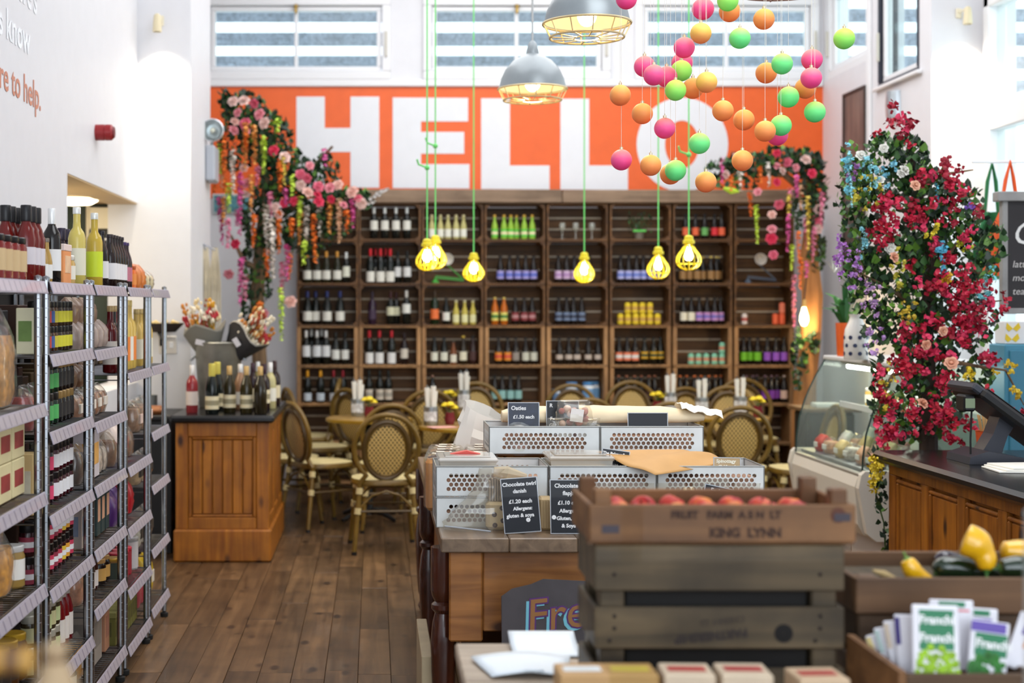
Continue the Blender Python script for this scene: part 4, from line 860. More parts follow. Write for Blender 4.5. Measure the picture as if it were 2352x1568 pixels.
# ------------------------------------------------------------------ bistro chairs and tables
RAT = M((116, 88, 28), .4, var=.25, name='olive_rattan'); RAT2 = M((84, 62, 24), .4, var=.2); BIND = M((214, 194, 140), .55); WEAVE = weave('cream_rattan_weave', (212, 176, 104), (34, 38, 16), 27, .30); WEAVE2 = weave('pale_rattan_weave', (226, 208, 152), (80, 76, 36), 27, .24)
def disc_uv(m_, name, fn, nu, nv, mat, sc):
    me = MB().grid(fn, nu, nv).mesh(name, mat); uv = me.uv_layers.new(name='UVMap')
    for lp_ in me.loops:
        i = lp_.vertex_index % (nu + 1); j = lp_.vertex_index // (nu + 1); r = .02 + .98 * j / nv; a = i / nu * 2 * math.pi
        uv.data[lp_.index].uv = (r * math.cos(a) * sc[0], r * math.sin(a) * sc[1])
    return me
def make_chair(label):
    t = thing('bistro_chair', label, 'chair', (0, 0, 0), 0, 'rattan bistro chairs')
    def back(x, z): k_ = (z - .42) / .46; return (x, -.17 - .085 * k_, z)
    pts = []
    for i in range(25):
        a = R(-52) + (R(180 + 104)) * i / 24
        pts.append(back(.205 * math.cos(a), .665 + .215 * math.sin(a)))
    path = [(.165, -.165, .40), (.168, -.17, .44)] + pts + [(-.168, -.17, .44), (-.165, -.165, .40)]
    obj('back_hoop', MB().tube(path, .0165, 9), RAT, t)
    inner = [back(.142 * math.cos(2 * math.pi * i / 28), .655 + .182 * math.sin(2 * math.pi * i / 28)) for i in range(28)]
    obj('inner_hoop', MB().tube(inner, .017, 8, closed=True), RAT2, t)
    obj('inner_bead', MB().tube([(p[0] * 1.0 * .87, p[1], .655 + (p[2] - .655) * .89) for p in inner], .007, 6, closed=True), RAT, t)
    def pan(u, v): a = u * 2 * math.pi; r = .02 + .98 * v; p = back(.132 * r * math.cos(a), .655 + .170 * r * math.sin(a)); return (p[0], p[1] - .012 * (1 - r * r), p[2])
    link('back_panel', disc_uv(None, 'back_panel', pan, 28, 5, WEAVE, (.264 / 2 * 2.0, .34 / 2 * 2.0)), t)
    def se(a, r): e = .75; return (r * .215 * math.copysign(abs(math.cos(a)) ** e, math.cos(a)), .0 + r * .205 * math.copysign(abs(math.sin(a)) ** e, math.sin(a)))
    m_ = MB(); prof = [(.96, .425), (1.0, .432), (1.0, .452), (.97, .462)]
    n_ = 28; vs = [(se(2 * math.pi * i / n_, r)[0], se(2 * math.pi * i / n_, r)[1], z) for r, z in prof for i in range(n_)]
    fs = [(j * n_ + i, j * n_ + (i + 1) % n_, (j + 1) * n_ + (i + 1) % n_, (j + 1) * n_ + i) for j in range(3) for i in range(n_)]
    fs.append(tuple(range(n_))[::-1]); obj('seat_rim', m_.add(vs, fs), RAT, t)
    def st(u, v): a = u * 2 * math.pi; r = .02 + .95 * v; x, y = se(a, r); return (x, y, .463 + .006 * (1 - r))
    link('seat', disc_uv(None, 'seat', st, 28, 5, WEAVE2, (.43, .41)), t)
    feet = []
    for sx_ in (-1, 1):
        for sy_ in (-1, 1):
            a = Vector((.165 * sx_, .165 * sy_, .43)); b_ = Vector((.205 * sx_, .225 * sy_, .0)); mid = a.lerp(b_, .5)
            lg = obj('leg', MB().tube([a, mid, b_ + Vector((0, 0, .012))], [.016, .0155, .014], 8), RAT, t); feet.append((a, b_))
            obj('foot_cap', MB().rod(b_ + Vector((0, 0, .0)), b_ + Vector((0, 0, .02)), .017, 8), BLACK, lg)
            for k_ in (.04, .33): p = a.lerp(b_, k_); q = a.lerp(b_, k_ + .09); obj('binding', MB().rod(p, q, .0225, 8), BIND, lg)
    g = lambda i, k_: feet[i][0].lerp(feet[i][1], k_)
    for i, j in ((0, 2), (1, 3), (0, 1), (2, 3)): obj('stretcher', MB().rod(g(i, .38), g(j, .38), .009, 7), RAT2, t)
    for i, j in ((0, 2), (1, 3)):
        a, b_ = g(i, .36), g(j, .36); m = (a + b_) / 2 + Vector((0, 0, .12)); obj('brace_arch', MB().tube([a, a.lerp(m, .5) + Vector((0, 0, .03)), m, b_.lerp(m, .5) + Vector((0, 0, .03)), b_], .008, 6), RAT, t)
    return t
chairs = [ # centre pixel of the back, depth, yaw, scale, words
 (888, 8.95, 4, 1, 'with its spotted oval back to the aisle, by the bakery table'), (900, 9.8, 4, 1, 'tucked directly behind the chair by the bakery table'),
 (676, 9.99, -58, 1, 'turned side-on between the pine counter and the small table'), (802, 11.15, -48, 1.03, 'with cream panel, facing across the table beside the bottle crates'),
 (668, 10.93, -72, 1.05, 'half hidden behind the wine on the pine counter'), (770, 11.72, 88, 1.08, 'seen edge-on against the bottom crates'), (600, 10.42, -88, 1, 'hidden but for legs behind the pine counter'),
 (985, 10.72, 5, 1.05, 'with tan back behind the cutlery tin and yellow flowers'), (1094, 11.7, 172, 1.05, 'with pale cream back facing the room'),
 (1312, 11.72, 175, 1.03, 'dark hooped, behind the black sign on the bakery display'), (1356, 10.4, -8, 1, 'with pale back rising behind the bag of treats'), (1450, 11.72, 178, 1.06, 'wide pale back under the yellow cans'),
 (1535, 10.0, 5, 1, 'low dark hoop behind the bread bag'), (1576, 11.74, 180, 1, 'angled beside the second cutlery tin'), (1672, 11.26, 172, 1.04, 'pale back angled toward the far tree'),
 (1708, 11.76, 175, 1.08, 'honey-coloured back at the end of the crates'), (1699, 9.6, -6, 1, 'dark spotted oval back standing beside the deli case'), (1912, 9.72, 92, 1, 'showing only its pale seat beside the deli case')]
proto = None
for px_, Y, yaw, sc_, words in chairs:
    lab = 'olive rattan bistro chair ' + words; v = at(px_, 0, Y)
    if proto is None: proto = make_chair(lab); o = proto
    else: o = copy_tree(proto)
    o['label'] = lab; o.rotation_euler = (0, 0, R(yaw))
    o.scale = (sc_,) * 3; off = Matrix.Rotation(R(yaw), 3, 'Z') @ Vector((0, -.22 * sc_, 0)); o.location = (v.x - off.x, Y - off.y, 0)
def bistro_table(x, y, label):
    t = thing('bistro_table', label, 'table', (x, y, 0), 0, 'round bistro tables')
    obj('table_top', MB().lathe([(.001, .715), (.30, .715), (.315, .722), (.315, .738), (.305, .742), (.001, .742)], 32), M((150, 118, 62), .35, var=.2), t)
    obj('brass_edge', MB().lathe([(.3155, .716), (.3195, .718), (.3195, .738), (.3155, .74)], 32), GOLD, t)
    obj('pedestal', MB().lathe([(.001, .03), (.05, .03), (.03, .09), (.025, .4), (.03, .66), (.09, .714)], 14), BLACK, t)
    for q in range(4):
        a = q * math.pi / 2 + .78; c_, s_ = math.cos(a), math.sin(a); obj('foot', MB().tube([(0, 0, .06), (.15 * c_, .15 * s_, .05), (.27 * c_, .27 * s_, .01)], [.025, .02, .014], 7), BLACK, t)
    return t
ZT = .7425
for x, y, l in ((-.04, 10.48, 'round brass-edged table behind the pine counter chairs'), (.62, 9.78, 'round brass-edged table beyond the wrapped cakes'), (.72, 11.2, 'round brass-edged table in front of the third crate column'), (1.42, 11.06, 'round brass-edged table behind the bread bag'), (2.08, 11.15, 'round brass-edged table under the black and yellow beers'), (2.62, 10.62, 'round brass-edged table near the deli case')):
    bistro_table(x, y, l)
def cutlery_tin(px_, Y, z, words, h=.125, n_=4, z0=None):
    v = at(px_, 0, Y); t = thing('cutlery_tin', 'steel cutlery tin with printed label ' + words, 'tin', (v.x, Y, z), 0, 'cutlery tins on the tables')
    obj('tin', MB().lathe([(.001, 0), (.048, 0), (.05, .004), (.05, h), (.052, h + .002), (.047, h), (.046, .006), (.001, .006)], 18), STEEL, t); obj('label', MB().lathe([(.0502, .03), (.0508, .03), (.0508, h - .03), (.0502, h - .03)], 10, a0=R(200), a1=R(320)), M((226, 220, 216), .5, var=.5), t)
    for q in range(n_):
        a = q * 2 * math.pi / n_ + .5; b_ = Vector((v.x + .022 * math.cos(a), Y + .022 * math.sin(a), z + .008)); d = Vector((.011 * math.cos(a), .011 * math.sin(a), h + .10 + .012 * q))
        o = tag(obj('napkin_roll', MB().tube([b_, b_ + d * .5, b_ + d], [.012, .0135, .018], 8), PAPER), 'white napkin rolled round cutlery, %s in the tin %s' % (ORD[q], words), 'napkin', 'napkin rolls in the cutlery tins')
        obj('cutlery', MB().rod(b_ + d * 1.002, b_ + d * 1.08, .006, 6), CHROME, o)
cutlery_tin(822, 10.6, ZT, 'near the pine counter chairs'); cutlery_tin(990, 9.8, ZT, 'beyond the wrapped cakes'); cutlery_tin(1066, 11.15, ZT, 'in front of the cream chair', .16)
cutlery_tin(1540, 11.0, ZT, 'under the black and yellow beers', .15); cutlery_tin(1612, 10.7, ZT, 'over the bread bag end', .13); cutlery_tin(1700, 10.65, ZT, 'before the honey-coloured chair', .14)
def posy(px_, Y, z, words, pot=(120, 30, 40)):
    v = at(px_, 0, Y); t = thing('flower_pot', 'small dark red pot of yellow flowers ' + words, 'flower pot', (v.x, Y, z), 0, 'yellow posies on the tables')
    obj('pot', MB().lathe([(.001, 0), (.03, 0), (.04, .04), (.032, .075), (.035, .085), (.03, .083), (.001, .07)], 16), M(pot, .25, coat=.4), t)
    for q in range(4):
        a = q * 1.6; p = Vector((.03 * math.cos(a), .03 * math.sin(a), .125 + .008 * q)); s = obj('stem', MB().rod((0, 0, .07), p, .003, 5), M((70, 110, 40), .6), t)
        m_ = MB()
        for k_ in range(3): m_.lathe([(.004, .012 - k_ * .006), (.018 + .005 * k_, .008 - k_ * .006), (.024 + .004 * k_, .0 - k_ * .006)], 10, p)
        obj('bloom', m_, M((236, 206, 30), .6), s)
posy(848, 10.42, ZT, 'by the pine counter chairs'); posy(1033, 9.85, ZT, 'beside the tin beyond the wrapped cakes'); posy(1034, 11.2, ZT, 'below the third crate column'); posy(1510, 11.02, ZT, 'below the yellow cans'); posy(1740, 10.48, ZT, 'near the deli case')
for i, (px_, Y, rz, w_) in enumerate(((1015, 9.62, 20, 'beyond the wrapped cakes'), (895, 10.45, 40, 'by the pine counter chairs'), (1348, 11.05, 0, 'under the yellow cans'), (1085, 9.72, -10, 'at the table rim near the cakes'))):
    v = at(px_, 0, Y); tag(obj('menu_card', MB().span(-.09, .09, -.06, .06, 0, .003, .001), M((232, 170, 160), .5, var=.25), None, (v.x, Y, ZT + .0005), (0, 0, R(rz))), 'pink paper menu card lying on the table ' + w_, 'menu', 'pink menus on the tables')

# ------------------------------------------------------------------ till counter by the side wall
CXW = 2.35
t = thing('till_counter', 'long orange pine till counter with raised panels facing the aisle', 'counter', (CXW, 0, 0))
YE = 6.5; obj('carcass', MB().span(.03, .62, 3.9, YE - .01, .1, .853), PINE, t, smooth=0)
obj('end_panel', MB().span(.0, .62, YE - .01, YE, .0, .853, .003), PINE, t, smooth=0)
obj('top_rail', MB().span(0, .03, 3.9, YE - .011, .80, .853, .003), PINE, t, smooth=0); obj('plinth', MB().span(.0, .6, 3.9, YE - .011, 0, .1, .003), PINE, t, smooth=0)
for i in range(7):
    y1 = YE - .011 - i * .375; y0 = y1 - .373
    obj('stile', MB().span(0, .03, y1 - .07, y1, .1, .80, .004), PINE, t, smooth=0)
    pn = obj('door_panel', MB().span(.012, .03, y0 + .02, y1 - .09, .14, .765, .006), PINE, t, smooth=0)
    m_ = MB().span(.002, .028, y0 + .004, y1 - .072, .768, .785, .006).span(.002, .028, y0 + .004, y1 - .072, .1, .13, .006).span(.002, .028, y1 - .088, y1 - .072, .13, .768, .006).span(.002, .028, y0 + .004, y0 + .018, .13, .768, .006); obj('panel_moulding', m_, PINE, pn, smooth=0)
tag(obj('worktop', MB().span(-.06, .70, 3.85, YE + .05, 0, .05, .016), STONE, None, (CXW, 0, .8535), smooth=0), 'polished black stone worktop with rounded edge on the till counter', 'worktop')
ZC = .9045
# till
DG = M((14, 14, 16), .35); MG = M((62, 64, 72), .35, .3)
p = at(2232, 0, 6.05)
t = thing('till', 'black touchscreen till seen from behind on a grey foot', 'till', (p.x, 6.05, ZC))
obj('foot', MB().prism([(-.06, 0), (.20, 0), (.19, .022), (.02, .055), (-.055, .03)], -.12, .12), MG, t, smooth=0)
obj('neck', MB().prism([(.02, .04), (.10, .02), (.13, .11), (.17, .17), (.10, .20), (.07, .12)], -.05, .05), MG, t, smooth=0)
ang = math.atan2(-.25, .34)
s = obj('screen_body', MB().box((.155, 0, .175), (.43, .31, .045), .012, Matrix.Rotation(-ang, 4, 'Y')), DG, t, smooth=0)
obj('screen_glass', MB().box((.17, 0, .198), (.39, .28, .004), .001, Matrix.Rotation(-ang, 4, 'Y')), M((10, 10, 14), .08), s, smooth=0)
obj('top_cap', MB().box((-.02, 0, .31), (.07, .27, .035), .008, Matrix.Rotation(-ang, 4, 'Y')), MG, t, smooth=0)
d_ = obj('customer_display', MB().box((-.055, -.07, .255), (.05, .09, .07), .008), DG, t, smooth=0); obj('display_glass', MB().span(-.075, -.035, -.117, -.1155, .235, .275, .0005), M((126, 140, 110), .3), d_, smooth=0)
obj('power_lead', MB().tube([(-.03, -.07, .22), (-.035, -.07, .1), (-.03, -.06, .02), (-.01, -.03, .006)], .004, 6), RUBBER, t)
for i in range(3): tag(obj('till_paper', MB().span(-.16, .16, -.1, .1, 0, .006, .001), PAPER, None, (p.x + .1 + .02 * i, 5.72 + .015 * i, ZC + .0065 * i), (0, 0, R(-4 + 5 * i)), smooth=0), '%s white paper of the pile before the till foot' % ('lowest', 'middle', 'topmost')[i], 'paper', 'papers by the till')
tag(obj('clipboard', MB().span(-.12, .12, -.08, .08, 0, .006, .002), BLACK, None, (p.x + .26, 5.70, ZC + .0205), smooth=0), 'thin black clipboard lying on the white papers', 'clipboard')
q = at(2262, 0, 6.38)
t = thing('paper_cup', 'orange paper cup holding wooden stirrers behind the till', 'cup', (q.x, 6.38, ZC)); obj('cup', MB().lathe([(.001, 0), (.03, 0), (.04, .1), (.042, .102), (.038, .1), (.029, .004), (.001, .004)], 18), M((214, 84, 34), .5), t)
for i in range(7): tag(obj('stirrer', MB().box((0, 0, .085), (.007, .0018, .165), .0005, Matrix.Rotation(R(U(-12, 2)), 4, 'Y') @ Matrix.Rotation(U(-.12, .12), 4, 'X')), M((206, 160, 100), .6), None, (q.x + (i % 3 - 1) * .011, 6.38 + (i // 3 - 1) * .013, ZC + .006), smooth=0), 'flat wooden stirrer standing in the orange paper cup, %s' % ORD[i], 'stirrer', 'stirrers in the cup')
t = thing('card_box', 'small white card box with dark print behind the till', 'box', (q.x + .33, 6.3, ZC)); obj('box_body', MB().span(-.06, .06, -.03, .03, 0, .17, .003), PAPER, t, smooth=0); obj('print', MB().span(-.045, .045, -.0312, -.0300, .12, .14), BLACK, t, smooth=0)

# ------------------------------------------------------------------ deli case
t = thing('deli_case', 'white deli display case with curved glass front and lit shelves', 'display case', (2.59, 7.55, 0)); L2 = 1.2
DW = M((226, 218, 204), .35, coat=.2); DA = M((190, 186, 176), .3, .5)
gl = [(0, .66), (.005, .76), (.022, .88), (.052, .98), (.085, 1.06), (.125, 1.14), (.18, 1.235)]
obj('base_cabinet', MB().prism([(.06, .32), (.06, .64), (.78, .64), (.78, .32)], 0, L2), DW, t, smooth=0)
obj('front_fascia', MB().prism([(-.015, .40), (-.03, .60), (-.012, .655), (.06, .655), (.06, .34), (.02, .34)], .03, L2 - .03), DW, t, smooth=0)
obj('glass_rail', MB().span(-.012, .03, .03, L2 - .03, .6565, .672, .004), DA, t, smooth=0)
obj('plinth', MB().span(.12, .74, .04, L2 - .04, .0, .32, .004), M((214, 206, 200), .45), t, smooth=0)
for y in (-.045, L2): obj('end_cheek', MB().prism([(-.035, .60), (-.02, .67), (.0, .69), (.78, .69), (.80, .65), (.80, .33), (.06, .32), (.01, .36)], y, y + .045), DW, t, smooth=0)
m_ = MB(); vs = [(x, y, z) for x, z in gl for y in (.0, L2)]; obj('curved_glass', m_.add(vs, [(2 * i, 2 * i + 1, 2 * i + 3, 2 * i + 2) for i in range(len(gl) - 1)]), GLASS, t)
for y in (.006, L2 - .006): obj('glass_edge', MB().tube([(x, y, z) for x, z in gl], .005, 6), M((30, 52, 48), .2), t)
for y in (.0, L2): obj('end_glass', MB().prism([(x, z) for x, z in gl] + [(.74, 1.235), (.74, .69), (0, .69)], y - .002 if y else .012, y + .002 if y else .016), GLASS, t)
obj('top_panel', MB().span(.17, .78, 0, L2, 1.236, 1.262, .006), M((222, 222, 220), .3), t, smooth=0); obj('back_panel', MB().span(.76, .78, 0, L2, .64, 1.236), M((206, 208, 206), .4), t, smooth=0)
obj('deck', MB().span(.03, .76, .02, L2 - .02, .672, .69, .003), STEEL, t, smooth=0)
obj('glass_shelf', MB().span(.26, .76, .02, L2 - .02, .955, .963), film('shelf_glass', (206, 226, 220), .3, .3), t, smooth=0)
tl = obj('tube_fitting', MB().span(.26, .34, .05, L2 - .05, 1.21, 1.235, .004), DA, t, smooth=0); obj('light_tube', MB().rod((.30, .08, 1.197), (.30, L2 - .08, 1.197), .013, 10), M((255, 250, 235), .3, emit=45), tl)
obj('price_rail', MB().span(.255, .26, .05, L2 - .05, .95, .985, .001), WHITE, t, smooth=0)
k_ = 0
for r_, x in enumerate((.12, .27, .42)):
    for i in range(6):
        y = .12 + i * .185 + U(-.02, .02); c = random.choice([(226, 216, 206), (196, 90, 60), (216, 160, 120), (232, 226, 214), (190, 60, 46), (206, 180, 120), (90, 50, 40)])
        pouch((2.59 + x, 7.55 + y, .6905), (.13, .10, .10 + .02 * r_), c, 'wrapped deli portion on the case deck, %s along the %s rank' % (ORD[i], ORD[r_]), 'deli pack', 'wrapped deli portions', R(90), i % 2 == 0, (236, 232, 222), seed=i + r_)
for i in range(9): vessel('jar', (2.59 + .40 + .0 * i, 7.55 + .10 + i * .115, .9635), random.choice([(150, 60, 24), (90, 100, 40), (190, 150, 70)]), (232, 228, 216), (226, 222, 214), 'white-lidded jar on the glass deli shelf, %s from the near end' % ORD[i], 'jar', 'jars on the deli shelf', 0)
for i in range(2): vessel('jar', (2.59 + .30 + .15 * i, 7.72, 1.2628), (28, 20, 16), None, (24, 22, 22), ('black-lidded dark jar on the deli case top, directly before the spotted vase', 'black-lidded dark jar on the deli case, behind the spotted vase')[i], 'jar', 'jars on the deli case', 0, sc=1.05)
p = at(1925, 812, 8.6)
t = thing('orange_vase', 'tall orange vase of green leaves and a white lily on the deli case', 'vase', (p.x + .02, 8.55, 1.2625)); obj('vase', MB().lathe([(.001, 0), (.04, 0), (.042, .01), (.05, .2), (.047, .2), (.038, .012), (.001, .012)], 18), M((226, 96, 30), .35, coat=.3), t)
for i in range(16):
    a = i * 2.4; e = Vector((math.cos(a) * U(.08, .19), math.sin(a) * U(.06, .14), U(.26, .52))); m_ = MB(); e.z = max(e.z, .3); w_ = .02; n_ = Vector((-math.sin(a), math.cos(a), 0)) * w_; mid = Vector((e.x * .45, e.y * .45, e.z * .85))
    m_.add([(0, 0, .16), mid + n_, mid + Vector((0, 0, .012)), mid - n_, e + Vector((0, 0, -.03))], [(0, 1, 2), (0, 2, 3), (1, 4, 2), (2, 4, 3)]); obj('blade_leaf', m_, M(random.choice([(70, 130, 46), (40, 96, 40), (100, 150, 60)]), .5), t)
m_ = MB()
for q in range(5): a = q * 1.256; m_.add([(-.06, 0, .5), (-.06 + .02 * math.cos(a), .02 * math.sin(a), .53), (-.06 + .045 * math.cos(a + .3), .045 * math.sin(a + .3), .58), (-.06 + .02 * math.cos(a + .7), .02 * math.sin(a + .7), .54)], [(0, 1, 2, 3)])
obj('lily', m_, M((240, 238, 226), .5), t)
p = at(1966, 790, 8.0)
t = thing('spotted_vase', 'white milk-bottle vase with navy spots on the deli case', 'vase', (p.x, 8.0, 1.2625)); prof = [(.001, 0), (.062, 0), (.066, .01), (.066, .12), (.06, .17), (.038, .22), (.034, .24), (.04, .255), (.034, .253), (.001, .22)]
obj('vase', MB().lathe(prof, 22), M((232, 230, 226), .2, coat=.4), t)
for r_ in range(3):
    for i in range(8):
        a = (i + .5 * (r_ % 2)) * math.pi / 4; m_ = MB(); m_.T = Matrix.Rotation(a, 4, 'Z') @ Matrix.Translation((.0662, 0, .035 + r_ * .045)) @ Matrix.Rotation(R(90), 4, 'Y'); m_.lathe([(.001, .0012), (.011, .001), (.012, 0)], 10); obj('spot', m_, M((40, 52, 90), .3), t)
obj('handle', MB().tube([(.034, 0, .235), (.09, 0, .23), (.105, 0, .17), (.064, 0, .11)], .008, 7), M((232, 230, 226), .2), t)

# things by the side window
rl = thing('apron_rail', 'thin white rail on the side window wall holding two aprons', 'rail', (SX, 8.4, at(0, 372, 8.4).z)); obj('rail_rod', MB().rod((0, 0, 0), (-.72, 0, 0), .008, 8), TRIMW, rl); obj('rail_plate', MB().span(-.012, 0, -.04, .04, -.04, .04, .003), TRIMW, rl, smooth=0)
def apron(px_, cols, label, ws, dz, dy):
    v = at(px_, 372, 8.4); t = thing('apron', label, 'apron', (v.x, 8.4 + dy, v.z - .012), 0, 'aprons by the window')
    def bib(u, v_): ww = (.05 + .07 * min(1, v_ * 2.2)) * ws; return ((u - .5) * 2 * ww - .05 * v_ * ws, -.02 * math.sin(u * 9 + v_ * 2) - .01, -.26 - dz - .40 * v_)
    obj('bib', MB().grid(bib, 12, 8), M(cols, .7), t); obj('neck_strap', MB().tube([(.05 * ws, -.01, -.27 - dz), (.03, 0, -.1), (.008, 0, .012), (-.02, 0, -.1), (-.05 * ws, -.01, -.27 - dz)], [.010, .012, .012, .012, .010], 7), M(cols, .7), t)
    return t
ap = apron(2312, (226, 84, 20), 'bright orange apron with dark lettering hung by the side window', 1, 0, -.03); text('FIT', .05, M((110, 40, 16), .6), ap, (-.03, -.034, -.57))
apron(2284, (30, 110, 60), 'dark green apron hung behind the orange one', .8, .02, .05)
mx = at(2304, 0, 7.32).x
t = thing('menu_board', 'black menu chalkboard in a grey frame at the picture edge', 'chalkboard', (mx, 7.34, at(0, 735, 7.32).z + .032))
MBW, MBH = .62, .60
obj('slate', MB().span(.03, MBW, 0, .02, .03, MBH - .02), M((34, 30, 32), .5, var=.2), t, smooth=0); obj('frame', MB().span(0, .03, -.012, .03, 0, MBH, .004).span(MBW, MBW + .03, -.012, .03, 0, MBH, .004).span(.03, MBW, -.012, .03, 0, .03, .004).span(-.03, MBW + .05, -.03, .04, MBH - .02, MBH + .03, .004), M((150, 148, 146), .5, var=.2), t, smooth=0)
text('Coffee', .17, M((236, 234, 230), .6), t, (.05, -.002, .36), shear=.25)
for i, s_ in enumerate(('latte', 'mocha', 'tea')): text(s_, .05, M((206, 200, 196), .6), t, (.055, -.002, .24 - i * .07), shear=.2)
t = thing('butterfly_box', 'white box with yellow butterflies under the menu chalkboard', 'box', (at(2308, 0, 7.32).x, 7.32, at(0, 790, 7.32).z)); obj('box_body', MB().span(0, .5, 0, .12, 0, .116, .004), WHITE, t, smooth=0)
for x, z in ((.04, .08), (.035, .025)):
    m_ = MB(); m_.prism([(x, z), (x - .03, z + .03), (x - .035, z), (x - .02, z - .015)], -.004, -.001); m_.prism([(x, z), (x + .03, z + .03), (x + .04, z + .005), (x + .02, z - .015)], -.004, -.001); obj('butterfly', m_, M((236, 200, 40), .5), t, smooth=0)
zb_ = at(0, 790, 7.32).z
t = thing('blue_cabinet', 'tall teal-blue cabinet under the butterfly box', 'cabinet', (at(2300, 0, 7.32).x, 7.28, 0)); obj('body', MB().span(0, .7, 0, .19, .08, zb_ - .001, .006), M((74, 140, 164), .45, var=.06), t, smooth=0); obj('door', MB().span(.02, .33, -.018, -.001, .1, zb_ - .03, .004), M((64, 128, 152), .4), t, smooth=0); obj('door', MB().span(.35, .68, -.018, -.001, .1, zb_ - .03, .004), M((64, 128, 152), .4), t, smooth=0); obj('plinth', MB().span(.02, .68, .02, .18, 0, .08), BLACK, t, smooth=0)
t = thing('black_stand', 'black draped side stand between the chair and the deli case', 'stand', (3.27, 10.3, 0)); obj('body', MB().span(-.16, .18, -.1, .25, 0, .80, .02), M((16, 16, 18), .7), t, smooth=0); obj('top', MB().span(-.2, .22, -.14, .29, .801, .83, .006), M((110, 80, 50), .5), t, smooth=0)
tag(obj('paper_pad', MB().span(-.09, .09, -.07, .07, 0, .03, .003), PAPER, None, (3.27, 10.3, .8305), smooth=0), 'white paper pad on the black stand by the deli case', 'paper')
# ------------------------------------------------------------------ bakery table and its display
TOPW = wood('worn_table_top', (104, 84, 66), (146, 122, 98), 1, .8, .35, .12, 3, .1, (60, 46, 34)); APR = wood('honey_apron', (134, 82, 36), (182, 120, 60), 0, .9, .45, .12, 4, .2, (70, 40, 20)); MAH = wood('dark_turned_wood', (50, 22, 12), (84, 40, 22), 2, 1, .25, .06, coat=.4)
TZ = .78; TY0, TY1, TX0, TX1 = 4.82, 7.4, .225, 1.62
t = thing('bakery_table', 'long old wooden bakery table with deep apron and dark turned legs', 'table', (TX0, TY0, 0)); WX = TX1 - TX0; LY = TY1 - TY0
for i in range(6): obj('top_board', MB().span(i * WX / 6 + .001, (i + 1) * WX / 6 - .001, .0, LY, TZ - .05, TZ, .004), TOPW, t, smooth=0)
obj('apron_end_board', MB().span(.03, .145, .035, .06, .42, TZ - .0505, .006), APR, t, smooth=0); obj('apron_board', MB().span(.1465, WX - .03, .037, .06, .455, TZ - .0505, .004), APR, t, smooth=0)
obj('side_apron', MB().span(.035, .06, .062, LY - .04, .50, TZ - .0505, .004), APR, t, smooth=0); obj('side_apron', MB().span(WX - .06, WX - .035, .062, LY - .04, .50, TZ - .0505, .004), APR, t, smooth=0); obj('end_apron', MB().span(.03, WX - .03, LY - .06, LY - .035, .455, TZ - .0505, .004), APR, t, smooth=0)
obj('lower_shelf', MB().span(.09, WX - .06, .12, LY - .06, .30, .33, .004), MAH, t, smooth=0)
leg = [(.001, 0), (.02, 0), (.032, .03), (.02, .06), (.024, .08), (.03, .10), (.036, .16), (.043, .30), (.045, .40), (.038, .47), (.03, .50), (.042, .515), (.042, .53), (.03, .54), (.04, .56), (.044, .58), (.044, .729), (.001, .729)]
for x, y in ((.015, .13), (.015, LY * .55), (.03, LY - .1), (WX - .03, .13), (WX - .03, LY - .1)): obj('leg', MB().lathe(leg, 16, (x, y, 0)), MAH, t)
tag(obj('loose_board', MB().span(-.02, .02, 0, .6, 0, .34, .003), M((196, 176, 140), .6, var=.1), None, (.185, 4.98, 0.0), smooth=0), 'pale offcut board standing on edge against the bakery table leg', 'board')
ZTB = TZ + .0006
# slate leaning on the table front
MB_ = MB(); pl_ = [(-.085, 0), (.28, 0), (.28, .60), (.20, .665), (.06, .672), (.02, .655), (-.045, .64), (-.08, .615)]
t = thing('slate_board', 'worn grey slate with blue and amber chalk lettering leaning on the bakery table', 'chalkboard', (.50, 4.60, 0)); t.rotation_euler = (R(-9), 0, 0)
obj('slate', MB_.prism(pl_, 0, .018), M((66, 60, 62), .6, var=.22), t, smooth=0)
sl = [text(s_, .15, M(c, .8), t, (x, y, z), (R(90), R(-6), 0), shear=.15, bold=b_) for s_, c, x, y, z, b_ in (('Fresh', (120, 190, 206), -.012, -.0015, .492, .003), ('Fresh', (90, 50, 110), .0, -.0025, .50, .005), ('Fresh', (150, 104, 60), .0, -.0035, .50, .0))]
